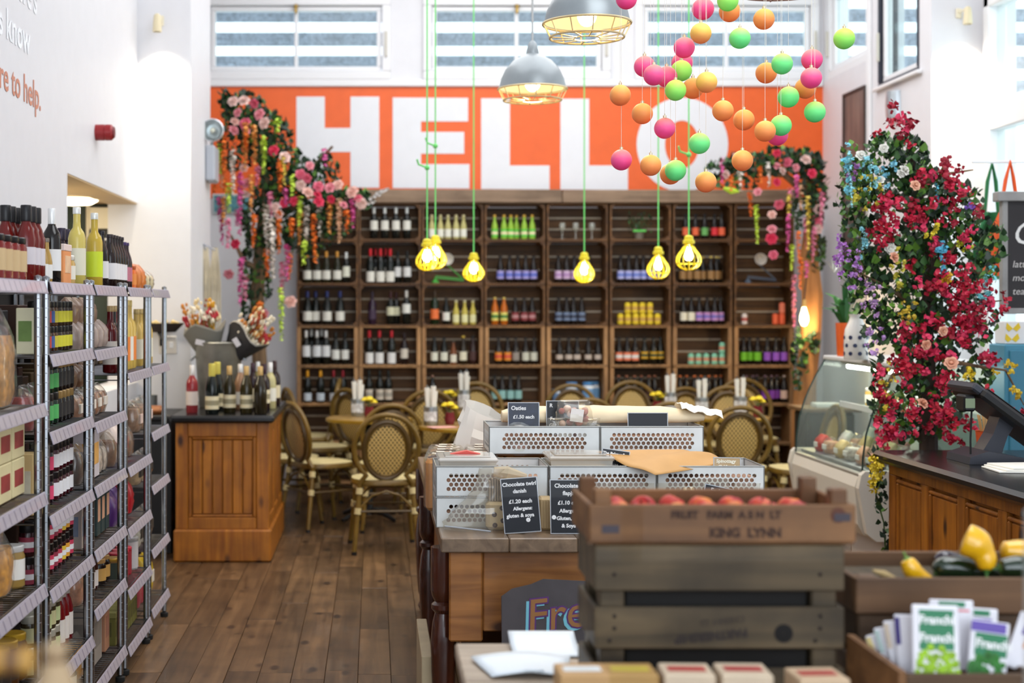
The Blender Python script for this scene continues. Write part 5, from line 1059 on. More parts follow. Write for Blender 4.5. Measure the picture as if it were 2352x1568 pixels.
# perforated tins
PERF = M((222, 224, 222), .42, .15, var=.08, name='whitewashed_zinc'); EDGE = M((150, 152, 150), .4, .7)
def perf(w_, h_, nx, ny, px_, py_, r):
    m_ = MB(); x0 = -(nx * px_ + px_ / 2) / 2; z0 = (h_ - ny * py_) * .42
    corners = [math.atan2(s * py_ / 2, c * px_ / 2) % (2 * math.pi) for s in (-1, 1) for c in (-1, 1)]
    an = sorted([i * math.pi / 6 for i in range(12)] + corners)
    for j in range(ny):
        ox = x0 + (px_ / 2 if j % 2 else 0); zc = z0 + (j + .5) * py_
        for i in range(nx):
            xc = ox + (i + .5) * px_; vs = []
            for a in an:
                c_, s_ = math.cos(a), math.sin(a); k_ = min(px_ / 2 / max(1e-6, abs(c_)), py_ / 2 / max(1e-6, abs(s_)))
                vs += [(xc + r * c_, 0, zc + r * s_), (xc + k_ * c_, 0, zc + k_ * s_)]
            n_ = len(an); m_.add(vs, [(2 * q, 2 * q + 1, (2 * q + 3) % (2 * n_), (2 * q + 2) % (2 * n_)) for q in range(n_)])
        e0, e1 = ox, ox + nx * px_; a, b_ = zc - py_ / 2, zc + py_ / 2
        m_.add([(-w_ / 2, 0, a), (e0, 0, a), (e0, 0, b_), (-w_ / 2, 0, b_)], [(0, 1, 2, 3)]); m_.add([(e1, 0, a), (w_ / 2, 0, a), (w_ / 2, 0, b_), (e1, 0, b_)], [(0, 1, 2, 3)])
    z1 = z0 + ny * py_
    m_.add([(-w_ / 2, 0, 0), (w_ / 2, 0, 0), (w_ / 2, 0, z0), (-w_ / 2, 0, z0)], [(0, 1, 2, 3)]); m_.add([(-w_ / 2, 0, z1), (w_ / 2, 0, z1), (w_ / 2, 0, h_), (-w_ / 2, 0, h_)], [(0, 1, 2, 3)])
    return m_
def tin_tray(x0, x1, Y, z, h_, label, dp=.27, nx=17, ny=4):
    w_ = x1 - x0; t = thing('perforated_tray', label, 'tray', ((x0 + x1) / 2, Y, z), 0, 'perforated metal trays on the bakery table')
    px_, py_, r = .0187, .0158, .0072; nx = min(nx, int((w_ - .05) / px_))
    k_ = ('perf', round(w_, 3), round(h_, 3), nx, ny)
    link('front_panel', cached(k_ + ('f',), lambda: perf(w_, h_, nx, ny, px_, py_, r).mesh('front_panel', PERF, 0)), t); link('back_panel', cached(k_ + ('f',), None), t, (0, dp, 0))
    for s in (-1, 1): link('side_panel', cached(('perf', dp, h_, ny), lambda: perf(dp, h_, int((dp - .06) / px_), ny, px_, py_, r).mesh('side_panel', PERF, 0)), t, (s * w_ / 2, dp / 2, 0), (0, 0, R(90)))
    obj('base', MB().span(-w_ / 2, w_ / 2, 0, dp, 0.0005, .002), PERF, t, smooth=0)
    obj('tray_liner', MB().span(-w_ / 2 + .02, w_ / 2 - .02, .012, dp - .012, .003, h_ * .62, .006), M((150, 112, 88), .7, var=.4), t, smooth=0)
    rim = [(-w_ / 2, 0, h_), (w_ / 2, 0, h_), (w_ / 2, dp, h_), (-w_ / 2, dp, h_)]; m_ = MB()
    for i in range(4): m_.rod(rim[i], rim[(i + 1) % 4], .0028, 6)
    for x, y, _ in rim: m_.rod((x, y, 0), (x, y, h_), .0024, 6)
    obj('rim', m_, EDGE, t)
    return t
XF = lambda px_, Y: (px_ - 860) * Y / F
YT = 5.05
hT = .106
tin_tray(XF(1002, YT), XF(1258, YT), YT, ZTB, hT, 'lower perforated tray under the tub of cakes, half behind the clear bag')
tin_tray(XF(1002, YT), XF(1258, YT), YT, ZTB + hT + .004, hT, 'perforated tray stacked on another, holding the red-topped white tub', ny=4)
tin_tray(XF(1263, YT), XF(1507, YT), YT, ZTB + .0, hT, 'lower perforated tray behind the chocolate flapjack sign')
tin_tray(XF(1263, YT), XF(1507, YT), YT, ZTB + hT + .004, hT, 'perforated tray under the clear lidded tub, its top row of holes showing')
tin_tray(XF(1511, YT), XF(1755, YT), YT, ZTB, hT, 'lower perforated tray hidden behind the peach tray')
tin_tray(XF(1511, YT), XF(1755, YT), YT, ZTB + hT + .004, hT, 'perforated tray under the tan price card at the table end', ny=4)
YU = 5.45; zu = at(0, 1042, YU).z
tin_tray(XF(1124, YU), XF(1377, YU), YU, zu, .104, 'raised perforated tray holding flat cookies and sweet packs')
tin_tray(XF(1380, YU), XF(1615, YU), YU, zu, .104, 'raised perforated tray under the long paper-wrapped loaf')
t = thing('riser_crate', 'brown wooden riser crate lifting the two upper trays', 'crate', (XF(1140, YU + .06), YU + .06, ZTB)); rw_ = XF(1600, YU) - XF(1140, YU); rh = zu - ZTB - .001
obj('top_slat', MB().span(0, rw_, 0, .12, rh - .014, rh, .003), APR, t, smooth=0); obj('top_slat', MB().span(0, rw_, .13, .25, rh - .014, rh, .003), APR, t, smooth=0)
obj('front_slat', MB().span(.035, rw_ - .035, .003, .015, rh - .10, rh - .016, .003), APR, t, smooth=0); obj('front_slat', MB().span(.035, rw_ - .035, .003, .015, .005, rh - .108, .003), APR, t, smooth=0)
for x in (0, .04, rw_ - .03): obj('corner_post', MB().span(x, x + .028, -.012 if x != .04 else .002, .02, 0, rh - .015, .003), APR, t, smooth=0)
for y in (.2,): obj('back_slat', MB().span(0, rw_, y + .03, y + .045, .005, rh - .016, .003), APR, t, smooth=0)
# tubs
def tub(x, y, z, w_, d, h_, label, lid, printed=None):
    t = thing('plastic_tub', label, 'tub', (x, y, z), 0)
    m_ = MB(); k_ = .93; m_.add([(-w_ / 2 * k_, -d / 2 * k_, 0), (w_ / 2 * k_, -d / 2 * k_, 0), (w_ / 2 * k_, d / 2 * k_, 0), (-w_ / 2 * k_, d / 2 * k_, 0), (-w_ / 2, -d / 2, h_), (w_ / 2, -d / 2, h_), (w_ / 2, d / 2, h_), (-w_ / 2, d / 2, h_)], [(3, 2, 1, 0), (0, 1, 5, 4), (1, 2, 6, 5), (2, 3, 7, 6), (3, 0, 4, 7)])
    obj('tub_body', m_, POLY, t, smooth=0); obj('contents', MB().span(-w_ * .44, w_ * .44, -d * .44, d * .44, .003, h_ * .55, .01), M((226, 206, 170), .7, var=.2), t)
    l_ = obj('lid', MB().span(-w_ / 2 - .006, w_ / 2 + .006, -d / 2 - .006, d / 2 + .006, h_ - .012, h_ + .004, .006).span(-w_ / 2 + .02, w_ / 2 - .02, -d / 2 + .02, d / 2 - .02, h_ + .004, h_ + .009, .003), lid, t, smooth=0)
    if printed: obj('lid_print', MB().prism([(-.06, 0), (.05, 0), (.0, .012)], -.02, .02), M(printed, .5), l_, (0, 0, h_ + .0095), smooth=0)
t0 = ZTB + hT + .0065 + .068
tub((XF(1006, YT) + XF(1148, YT)) / 2, YT + .13, t0, XF(1148, YT) - XF(1006, YT) - .015, .2, .058, 'milky tub with white and red lid sitting in the end tray', film('milky_lid', (240, 236, 230), .6, .3), (206, 70, 60))
tub((XF(1260, YT) + XF(1412, YT)) / 2 + .005, YT + .13, t0,   .225, .2, .064, 'clear lidded tub sitting in the middle tray beside the brown paper', film('clear_lid', (236, 230, 220), .35, .35))
# signs
SL = M((18, 21, 30), .45, spec=.3, coat=.1); CH = M((236, 236, 236), .7); RIMC = M((170, 174, 180), .2, coat=.4)
def sign(x0, y0, x1, y1, Y, lines, label, tilt=-8, roll=0, col=None, size=None, ink=None, stand=True, dot=None, zfix=None):
    """chalk card in a clear sleeve; lines = (text, height fraction from the top, size factor, x offset)"""
    a, b_ = at(x0, y1, Y), at(x1, y0, Y); w_, h_ = b_.x - a.x, b_.z - a.z
    t = thing('price_sign', label, 'sign', (a.x + w_ / 2, Y, zfix if zfix is not None else a.z), 0, 'chalk price signs on the bakery table'); t.rotation_euler = (R(tilt), R(roll), 0)
    obj('card', MB().span(-w_ / 2, w_ / 2, 0, .003, 0, h_), col or SL, t, smooth=0)
    m_ = MB(); e = .0022
    m_.span(-w_ / 2 - e, w_ / 2 + e, -.001, .004, -e, .0005).span(-w_ / 2 - e, w_ / 2 + e, -.001, .004, h_ - .0005, h_ + e).span(-w_ / 2 - e, -w_ / 2 + .0005, -.001, .004, 0, h_).span(w_ / 2 - .0005, w_ / 2 + e, -.001, .004, 0, h_)
    obj('sleeve_edge', m_, RIMC, t, smooth=0)
    if stand: obj('back_strut', MB().span(-.012, .012, .0045, .03, 0, .008), RIMC, t, smooth=0)
    for s_, fz, sz, ox in lines: text(s_, sz, ink or CH, t, (ox, -.0008, h_ * (1 - fz)), align='CENTER', shear=.06, bold=.0006)
    if dot: obj('white_spot', MB().lathe([(.001, .0), (.0075, 0), (.0075, .001), (.001, .0012)], 16), CH, t, (dot[0], -.0005, h_ * (1 - dot[1])), (R(90), 0, 0), smooth=0)
    return t
sign(1160, 1112, 1242, 1235, 4.90, [('Chocolate twirl', .14, .0185, 0), ('danish', .27, .0185, 0), ('£1.20 each', .46, .0185, 0), ('Allergens:', .59, .0165, .006), ('gluten & soya', .72, .0175, -.004)], 'dark chalk sign for chocolate twirl danish propped at the table edge', roll=-4, dot=(.022, .78), zfix=ZTB + .007)
sign(1266, 1112, 1352, 1233, 4.90, [('Chocolate', .14, .0195, -.010), ('flapjack', .28, .0195, .006), ('£1.10 each', .46, .0185, 0), ('Allergens:', .61, .0175, .0), ('Gluten, milk', .75, .0175, -.002), ('& Soya', .89, .0175, -.004)], 'dark chalk sign for chocolate flapjack cut off by the peach tray', roll=0, dot=(-.054, .70), zfix=ZTB + .003)
sign(1168, 925, 1238, 990, 5.53, [('Oaties', .25, .022, -.02), ('£1.50 each', .55, .019, .0)], 'blue-black chalk sign for oaties standing in the upper tray', tilt=-4, col=M((14, 26, 52), .35, spec=.35, coat=.12, var=.4))
sign(1256, 921, 1329, 990, 5.55, [('R', .2, .02, -.045), ('F', .63, .018, -.045), ('Glu', .85, .018, -.04)], 'black chalk sign mostly hidden behind the clear sweet pack', tilt=-4)
sign(1443, 953, 1533, 984, 5.475, [], 'blank black card standing before the long paper-wrapped loaf', tilt=-3, zfix=zu + .102)
sign(1378, 1032, 1440, 1085, 5.14, [('The Bakewell', .22, .0145, -.008), ('filled with', .48, .0135, 0), ('with a', .70, .0135, .008), ('Bakewell frangipan', .93, .0125, 0)], 'black chalk sign for a bakewell partly under the brown paper', tilt=-6, roll=8, zfix=ZTB + hT + .03 + .045, stand=False)
sign(1640, 1060, 1700, 1086, 5.08, [('Spinottagy', .42, .0165, -.004), ('£2.10 each', .9, .0155, 0)], 'tan price card standing in the end tray', tilt=-5, roll=1, col=M((176, 142, 88), .4, coat=.4), ink=M((246, 238, 216), .6), zfix=ZTB + hT + .0065 + .09, stand=False)
sign(1372, 1122, 1450, 1200, 4.93, [('Almond slice', .17, .0185, 0)], 'dark chalk sign for almond slices behind the peaches', zfix=ZTB + .003); sign(1495, 1122, 1575, 1200, 4.93, [('Apple pie', .17, .0185, 0)], 'dark chalk sign, second along behind the peaches', zfix=ZTB + .003)
sign(1608, 1100, 1698, 1170, 4.93, [('Eccles cakes', .2, .0195, 0)], 'tilted dark chalk sign for eccles cakes behind the peach tray', roll=12, zfix=ZTB + .05, stand=False)
# wrapped goods
for i, (px_, w_) in enumerate(((1396, .13), (1462, .14), (1540, .12), (1632, .15), (1716, .11))): Y = 4.985; pouch((XF(px_, Y), Y, ZTB), (w_, .06, .165 + .015 * (i == 3)), random.choice([(226, 206, 170), (206, 170, 120), (150, 96, 60)]), 'clear bag of bakes behind the peach tray, %s along' % ORD[i], 'pastry bag', 'clear pastry bags on the bakery table', 0, True, seed=i + 40)
for j in range(2):
    for i in range(5):
        x = XF(1002 + j * 86, 5.6) + .008 * i; y = 5.48 + i * .095; sc_ = .078
        t = thing('wrapped_cake', 'cellophane-wrapped loaf cake with paper label, %s in the %s file' % (ORD[i], ('outer', 'inner')[j]), 'cake', (x + .02, y, ZTB), R(3), 'wrapped loaf cakes on the bakery table')
        obj('cake', MB().span(-.066, .066, -.034, .034, .001, .195, .012), M((206, 138, 62), .7, var=.25), t); m_ = MB()
        for q in range(6): m_.box((U(-.04, .04), U(-.02, .02), .202 + U(0, .006)), (U(.03, .06), U(.01, .02), .006), .002, Matrix.Rotation(U(-.3, .3), 4, 'Z') @ Matrix.Rotation(U(-.3, .3), 4, 'Y'))
        obj('icing', m_, M(random.choice([(236, 232, 228), (90, 56, 36), (226, 216, 206)]), .5), t)
        obj('film_wrap', MB().span(-.072, .072, -.041, .041, .0, .214, .014), CELLO, t); obj('paper_label', MB().box((0, -.008, .2162), (.06, .03, .001), 0), M((232, 222, 206), .6, var=.2), t); obj('label_print', MB().box((.012, -.012, .2170), (.018, .014, .0008), 0), M((150, 96, 50), .6), t)
t = thing('wrapped_cookie', 'round brown cookie in clear wrap leaning in the upper tray', 'cookie', (XF(1190, 5.5), 5.487, zu + .052)); t.rotation_euler = (R(66), 0, 0); obj('cookie', MB().lathe([(.001, 0), (.045, 0), (.05, .008), (.044, .016), (.001, .019)], 22), M((150, 92, 56), .7, var=.2), t); obj('film_wrap', MB().lathe([(.07, .006), (.055, .0), (.054, .02), (.03, .024), (.001, .023)], 14), CELLO, t)
tag(obj('cookie', MB().lathe([(.001, 0), (.045, 0), (.05, .008), (.044, .016), (.001, .019)], 22), M((120, 70, 40), .7, var=.2), None, (XF(1192, 5.5) + .01, 5.57, zu + .004)), 'flat dark cookie lying under the wrapped cookie in the tray', 'cookie')
for i, (px_, rz, l_) in enumerate(((1292, 6, .0), (1340, -9, .0), (1318, 4, .085))):
    Y = 5.503 - .004 * i; hp = .115 if l_ else .13; sd = 60 + i; rnd = random.Random(sd)
    t = tag(link('sweet_pack', pouch_mesh(.145, .07, hp, CELLO, sd, 'sweet_pack'), None, (XF(px_, Y), Y, zu + .004 + l_), (0, 0, R(rz))), 'clear pack of pink and brown sweets in the upper tray, %s' % ('behind', 'by the tray end', 'on top of the others')[i], 'sweet pack', 'sweet packs in the upper tray')
    for q in range(16): obj('sweet', MB().ball((rnd.uniform(-.048, .048), rnd.uniform(-.016, .012), rnd.uniform(.018, hp * .68)), rnd.uniform(.012, .017), 8, 6), M(rnd.choice([(170, 96, 84), (206, 140, 126), (130, 70, 50), (222, 190, 170)]), .6, var=.2), t)
    obj('label_card', MB().box((.005, -.033, hp * .5), (.05, .001, .05), 0, Matrix.Rotation(R(8), 4, 'Y')), M((238, 232, 226), .6), t)
# long loaf in paper, crumpled bags, brown sheet
def loaf():  # flat-bottomed roll
    m_ = MB(); n_ = 18; k_ = 24; vs = []; rnd = random.Random(3)
    for j in range(k_ + 1):
        u = j / k_; x = -.40 + .80 * u; r = .075 * (1 - .25 * abs(u - .45)) if u < .82 else .075 * (.9 - (u - .82) * 3.2)
        if u < .06: r *= .6 + u * 6
        for i in range(n_):
            a = 2 * math.pi * i / n_; q = 1 + rnd.uniform(-.05, .05); vs.append((x, r * 1.15 * q * math.cos(a), max(-.018, r * .62 * q * math.sin(a)) + .018))
    fs = [(j * n_ + i, j * n_ + (i + 1) % n_, (j + 1) * n_ + (i + 1) % n_, (j + 1) * n_ + i) for j in range(k_) for i in range(n_)] + [tuple(range(n_))[::-1], tuple(range(k_ * n_, k_ * n_ + n_))]
    return m_.add(vs, fs)
YL = 5.648; zl = zu + .1075
t = thing('wrapped_loaf', 'long pale loaf wrapped in white paper lying across the upper trays', 'loaf', (XF(1372, YL) + .02, YL, zl)); obj('paper_wrap', loaf(), M((236, 216, 180), .6, var=.08), t, smooth=1.2)
m_ = MB(); m_.grid(lambda u, v: (.30 + .17 * u, (v - .5) * (.13 - .05 * u) * 1.1, .055 - .035 * u + .022 * math.sin(v * 3.14) + .006 * math.sin(u * 17 + v * 9)), 10, 8); obj('loose_paper_end', m_, M((232, 226, 214), .6), t, smooth=1.2)
t = thing('paper_bag', 'crumpled white paper bag slumped beside the upper tray', 'bag', (XF(1085, 6.03), 6.03, ZTB))
rnd = random.Random(5)
m_ = MB(); vs = []; n_, k_ = 16, 10
for j in range(k_ + 1):
    u = j / k_
    for i in range(n_):
        a = 2 * math.pi * i / n_; q = 1 + rnd.uniform(-.16, .16); vs.append((.10 * q * math.cos(a) * (1 - .2 * u) + .05 * u * u, .09 * q * math.sin(a) * (1 - .55 * u), .345 * u * (1 - .12 * math.cos(a + .6))))
obj('bag_body', m_.add(vs, [(j * n_ + i, j * n_ + (i + 1) % n_, (j + 1) * n_ + (i + 1) % n_, (j + 1) * n_ + i) for j in range(k_) for i in range(n_)] + [tuple(range(n_))[::-1]]), M((244, 238, 228), .6, var=.03), t, smooth=.3)
ca, cb, cc, cd = at(1368, 1038, 5.18), at(1505, 1091, 4.93), at(1697, 1056, 5.2), at(1556, 1030, 5.34); kc = Vector((ca + cb + cc + cd) / 4)
def sheet(u, v):
    p = ca.lerp(cb, u).lerp(cd.lerp(cc, u), v); q = 16 * u * v * (1 - u) * (1 - v); p = p - kc; p.z += .016 * q + .006 * math.sin(u * 9 + v * 4) * (1 - abs(u - .5)) + .012 * max(0, v - .6) * math.sin(u * 14); return tuple(p)
t = thing('kraft_sheet', 'creased sheet of brown kraft paper lying over the middle trays', 'paper', kc); s_ = obj('paper_sheet', MB().grid(sheet, 20, 14), M((196, 148, 86), .65, var=.06), t, smooth=1.2)
md = s_.modifiers.new('thickness', 'SOLIDIFY'); md.thickness = .0012
t = thing('clear_bag', 'crumpled clear plastic bag slumped over the corner trays', 'bag', (XF(1098, 5.0), 4.995, ZTB))
rnd = random.Random(9); m_ = MB(); vs = []; n_, k_ = 18, 14
for j in range(k_ + 1):
    u = j / k_; wx = .115 * (1 - .62 * u) + .015 * math.sin(u * 7); cx = -.01 + .07 * u
    for i in range(n_):
        a = 2 * math.pi * i / n_; q = 1 + rnd.uniform(-.14, .14); vs.append((cx + wx * q * math.cos(a), .032 * (1 - .3 * u) * q * math.sin(a), .215 * u + rnd.uniform(-.004, .004)))
obj('bag_film', m_.add(vs, [(j * n_ + i, j * n_ + (i + 1) % n_, (j + 1) * n_ + (i + 1) % n_, (j + 1) * n_ + i) for j in range(k_) for i in range(n_)]), film('crumpled_film', (240, 237, 230), .12, .4, .14), t, smooth=.25)
obj('bag_seam', MB().rod((-.12, -.045, .02), (.04, -.055, .003), .003, 6), RIMC, t); obj('bag_neck', MB().tube([(.055, 0, .205), (.10, .0, .20), (.17, .01, .185)], [.016, .024, .01], 8), film('bag_neck', (240, 226, 200), .45, .5), t, smooth=.4)
t = thing('paper_bag_bundle', 'bundle of folded grey paper bags standing in a punched cream carton', 'bags', (XF(1143, 4.99), 5.012, ZTB))
obj('carton', MB().span(-.04, .042, -.03, .03, 0, .10, .012), M((214, 190, 146), .6, var=.08), t, smooth=0)
for i in range(7): obj('folded_bag', MB().span(-.03 + i * .009, -.0235 + i * .009, -.022, .022, .101, .178 + U(-.008, .004), .001), M((168, 150, 128), .6), t, smooth=0)
for x, z in ((.015, .078), (-.012, .055), (.018, .034), (-.01, .018)): obj('punched_hole', MB().lathe([(.001, .0), (.009, 0), (.009, .002), (.001, .002)], 10), M((70, 46, 34), .8), t, (x, -.029, z), (R(90), 0, 0), smooth=0)
t = thing('cream_carton', 'cream ribbed carton between the two big chalk signs', 'carton', (XF(1254, 4.99), 5.01, ZTB)); obj('carton', MB().span(-.024, .024, -.03, .03, 0, .115, .008), M((206, 178, 132), .6, var=.08), t, smooth=0)
for i in range(5): obj('rib', MB().span(-.02 + i * .009, -.015 + i * .009, -.032, -.0300, .01, .105, .0008), M((190, 160, 116), .6), t, smooth=0)

# ------------------------------------------------------------------ front table, crates and produce
FT = wood('pale_front_table', (142, 124, 104), (172, 154, 134), 0, .7, .45, .06); GREYW = wood('grey_crate_wood', (64, 53, 36), (100, 83, 58), 0, .7, .75, .14, 3.2, .1, (34, 26, 20), .6); TRAYW = wood('tray_wood', (98, 62, 30), (134, 92, 52), 0, .7, .7, .1, 3, .1, (60, 32, 18), .4); DKW = wood('old_dark_crate_wood', (66, 48, 32), (96, 72, 50), 0, .7, .75, .12)
t = thing('front_table', 'pale wooden front table carrying the fruit crates', 'table', (.195, 2.05, 0))
for i in range(4): obj('top_board', MB().span(0, 1.75, i * .35 + .001, (i + 1) * .35 - .001, .715, .75, .005), FT, t, smooth=0)
for x in (.05, 1.64): 
    for y in (.06, 1.28): obj('leg', MB().span(x, x + .06, y, y + .06, 0, .7149, .006), FT, t, smooth=0)
obj('rail', MB().span(.05, 1.7, 1.33, 1.345, .62, .7148, .003), FT, t, smooth=0)
ZF = .7506
def fruit_crate(name, x, y, z, w_, d, rows_, mat, label, postw=.034, post_top=0, tk=.012, base=True):
    t = thing(name, label, 'crate', (x, y, z)); h_ = max(b for a, b in rows_)
    for a, b_ in rows_:
        obj('front_slat', MB().span(0, w_, 0, tk, a, b_, .003), mat, t, smooth=0); obj('back_slat', MB().span(0, w_, d - tk, d, a, b_, .003), mat, t, smooth=0)
        for xx in (0, w_ - tk): obj('end_slat', MB().span(xx, xx + tk, tk + .001, d - tk - .001, a, b_, .003), mat, t, smooth=0)
    for xx in (tk + .001, w_ - tk - postw - .001):
        for yy in (tk + .001, d - tk - postw - .001): obj('corner_post', MB().span(xx, xx + postw, yy, yy + postw, 0, h_ + post_top, .003), mat, t, smooth=0)
    n_ = 5
    for i in range(n_): obj('base_slat', MB().span(tk, w_ - tk, tk + .002 + (d - 2 * tk) * i / n_, tk - .004 + (d - 2 * tk) * (i + 1) / n_, .001, .009, .002), mat, t, smooth=0)
    return t
YC = 2.9; cx0 = XF(1366, YC); cw = XF(1940, YC) - cx0; zc = at(0, 1252, YC).z - ZF
cr = fruit_crate('fruit_crate', cx0, YC, ZF, cw, .24, [(.005, .078), (.118, .203), (.236, zc)], GREYW, 'large weathered grey slatted crate under the peach tray', postw=.05)
text('CHERRY 22', .018, M((50, 40, 34), .8), cr, (.305, -.0008, .186), (R(90), R(174), 0)); text('PARTNERSHIP', .024, M((44, 35, 32), .8), cr, (.31, -.0008, .160), (R(90), R(174), 0), bold=.001); 
m_ = MB(); m_.lathe([(.001, 0), (.019, 0), (.019, .001), (.001, .001)], 20); obj('hand_hole', m_, M((16, 12, 10), .9), cr, (.385, -.0006, .15), (R(90), 0, 0), smooth=0)
obj('inner_block', MB().span(.07, cw - .07, .03, .2, .012, zc - .02), M((20, 17, 15), .9), cr, smooth=0)  # near-black block filling the crate behind its slats
for i, x in enumerate((.03, cw - .06)):
    for z in (.03, .06, .135, .16, .185, .27): obj('nail_head', MB().lathe([(.001, 0), (.0045, 0), (.001, .002)], 8), M((50, 42, 38), .6, .6), cr, (x + .01 * (z > .15), -.0004, z), (R(90), 0, 0), smooth=0)
tx0 = XF(1352, YC); tw = XF(1962, YC) - tx0; zt_ = ZF + zc + .001
tr = fruit_crate('peach_tray', tx0, YC - .012, zt_, tw, .262, [(.006, .083)], TRAYW, 'shallow stencilled wooden tray of peaches on the grey crate', postw=.034, post_top=.03)
obj('bottom_batten', MB().span(.0, tw, .02, .05, -.0005, .0055), TRAYW, tr, smooth=0)
INK = M((58, 36, 24), .8); text('FRUIT   FARM  A S N  LT', .021, INK, tr, (.165, -.0008, .056), bold=.0012); text('KING  LYNN', .026, INK, tr, (.243, -.0008, .018), bold=.0014)
for i, x in enumerate((.505, )): obj('knot', MB().lathe([(.001, 0), (.016, 0), (.001, .0012)], 14), M((86, 44, 24), .7), tr, (x, -.0004, .062), (R(90), 0, 0), smooth=0)
obj('metal_clip', MB().span(tw - .045, tw - .012, -.002, 0, .05, .066), M((60, 54, 60), .4, .6), tr, smooth=0); obj('metal_clip', MB().span(.025, .06, -.002, 0, .026, .042), M((60, 54, 60), .4, .6), tr, smooth=0)
def peach_mat():
    m, nt, b = newmat('peach_skin'); N = nt.nodes.new; L = nt.links.new
    tc = N('ShaderNodeTexCoord'); oi = N('ShaderNodeObjectInfo'); ad = N('ShaderNodeVectorMath'); ad.operation = 'ADD'; sc_ = N('ShaderNodeVectorMath'); sc_.operation = 'SCALE'; sc_.inputs[0].default_value = (5, 9, 3)
    L(oi.outputs['Random'], sc_.inputs['Scale']); L(tc.outputs['Object'], ad.inputs[0]); L(sc_.outputs[0], ad.inputs[1])
    n1 = N('ShaderNodeTexNoise'); n1.inputs['Scale'].default_value = 22; L(ad.outputs[0], n1.inputs['Vector'])
    r = N('ShaderNodeValToRGB'); r.color_ramp.elements[0].position = .36; r.color_ramp.elements[0].color = lin((160, 22, 28)); r.color_ramp.elements[1].position = .66; r.color_ramp.elements[1].color = lin((220, 130, 44)); e = r.color_ramp.elements.new(.52); e.color = lin((196, 62, 38))
    L(n1.outputs['Fac'], r.inputs[0]); L(r.outputs[0], b.inputs['Base Color']); b.inputs['Roughness'].default_value = .55
    return m
PEA = peach_mat()
def peach():
    m_ = MB(); n_, k_ = 18, 12; vs = []
    for j in range(k_ + 1):
        th = math.pi * j / k_
        for i in range(n_):
            a = 2 * math.pi * i / n_; r = .031 * (1 - .10 * max(0, math.cos(a)) ** 8 * math.sin(th)); vs.append((r * math.sin(th) * math.cos(a), r * math.sin(th) * math.sin(a), -r * .93 * math.cos(th) - (.006 if j >= k_ - 1 else 0)))
    return m_.add(vs, [(j * n_ + i, j * n_ + (i + 1) % n_, (j + 1) * n_ + (i + 1) % n_, (j + 1) * n_ + i) for j in range(k_) for i in range(n_)]).mesh('peach', PEA)
pm = peach(); n_ = 0
for r_ in range(3):
    for i in range(7):
        x = tx0 + .08 + i * (tw - .16) / 6; y = YC + .035 + r_ * .07 + U(-.003, .003); z = zt_ + .039 + .003 * r_ + U(0, .005)
        o = tag(link('peach', pm, None, (x, y, z), (U(-.6, .6), U(-.6, .6), U(0, 6))), 'red and yellow peach, %s in the %s rank of the wooden tray' % (ORD[i], ('front', 'middle', 'back')[r_]), 'peach', 'peaches in the wooden tray')
        obj('stalk', MB().rod((0, 0, .022), (.002, 0, .033), .0018, 5), M((90, 60, 30), .7), o)
for i, px_ in enumerate(()):
    o = tag(link('peach', pm, None, (tx0 + .08 + (px_ + .5) * (tw - .16) / 6, 2.972, zt_ + .083), (U(-.6, .6), U(-.6, .6), U(0, 6))), 'peach lying highest on the heap, %s along the tray' % ORD[i], 'peach', 'peaches in the wooden tray'); o.scale = (.96,) * 3
# leaflets and small cartons on the front table
for i, (pts, Y, w_) in enumerate((((1172, 1325), 3.40, 'standing nearest the slate'), ((1085, 1318), 3.22, 'lying flat and curled at the edge'))):
    a = XF(pts[0], Y); b_ = XF(pts[1], Y)
    m_ = MB().grid(lambda u, v: ((a + (b_ - a) * u) - (.03 * (1 - v) * (1 if u > .5 else -1.2) if i else 0) - a, (v - .5) * .16, .004 + .022 * (v ** 3) * (1 if i == 0 else .2) + (.012 * math.sin(u * 3.1) if i else .0)), 10, 6)
    o = tag(obj('leaflet', m_, M((226, 234, 240), .4), None, (a, Y - .02, ZF + .001), smooth=1), 'white leaflet on the pale front table, ' + w_, 'leaflet', 'leaflets on the front table'); md = o.modifiers.new('thickness', 'SOLIDIFY'); md.thickness = .002
for i, (px_, c, lb, w_) in enumerate(((1330, (186, 146, 96), (222, 226, 226), 'tan carton with white sticker'), (1440, (172, 134, 76), (190, 170, 60), 'brown carton with yellow-green print'), (1570, (206, 186, 160), (176, 60, 54), 'cream carton with red lettering'), (1700, (206, 186, 160), (170, 56, 54), 'cream carton with red lettering, next along'), (1870, (200, 172, 140), (170, 70, 60), 'cream carton with red lettering, at the crate corner'))):
    Y = 2.66; x = XF(px_ + 6, Y); h_ = at(0, 1536 + (10 if i == 4 else 0), Y).z - ZF
    o = carton('small_carton', (x, Y - .0, ZF), (.094, .09, round(h_, 3)), c, w_ + ' before the grey crate', 'carton', 'small cartons before the crates', R(U(-4, 4))); obj('printed_panel', MB().box((0, 0, h_ + .0006), (.07, .035, .001), 0).box((0, -.0455, h_ * .75), (.075, .001, h_ * .2), 0), M(lb, .6, var=.2), o, smooth=0)
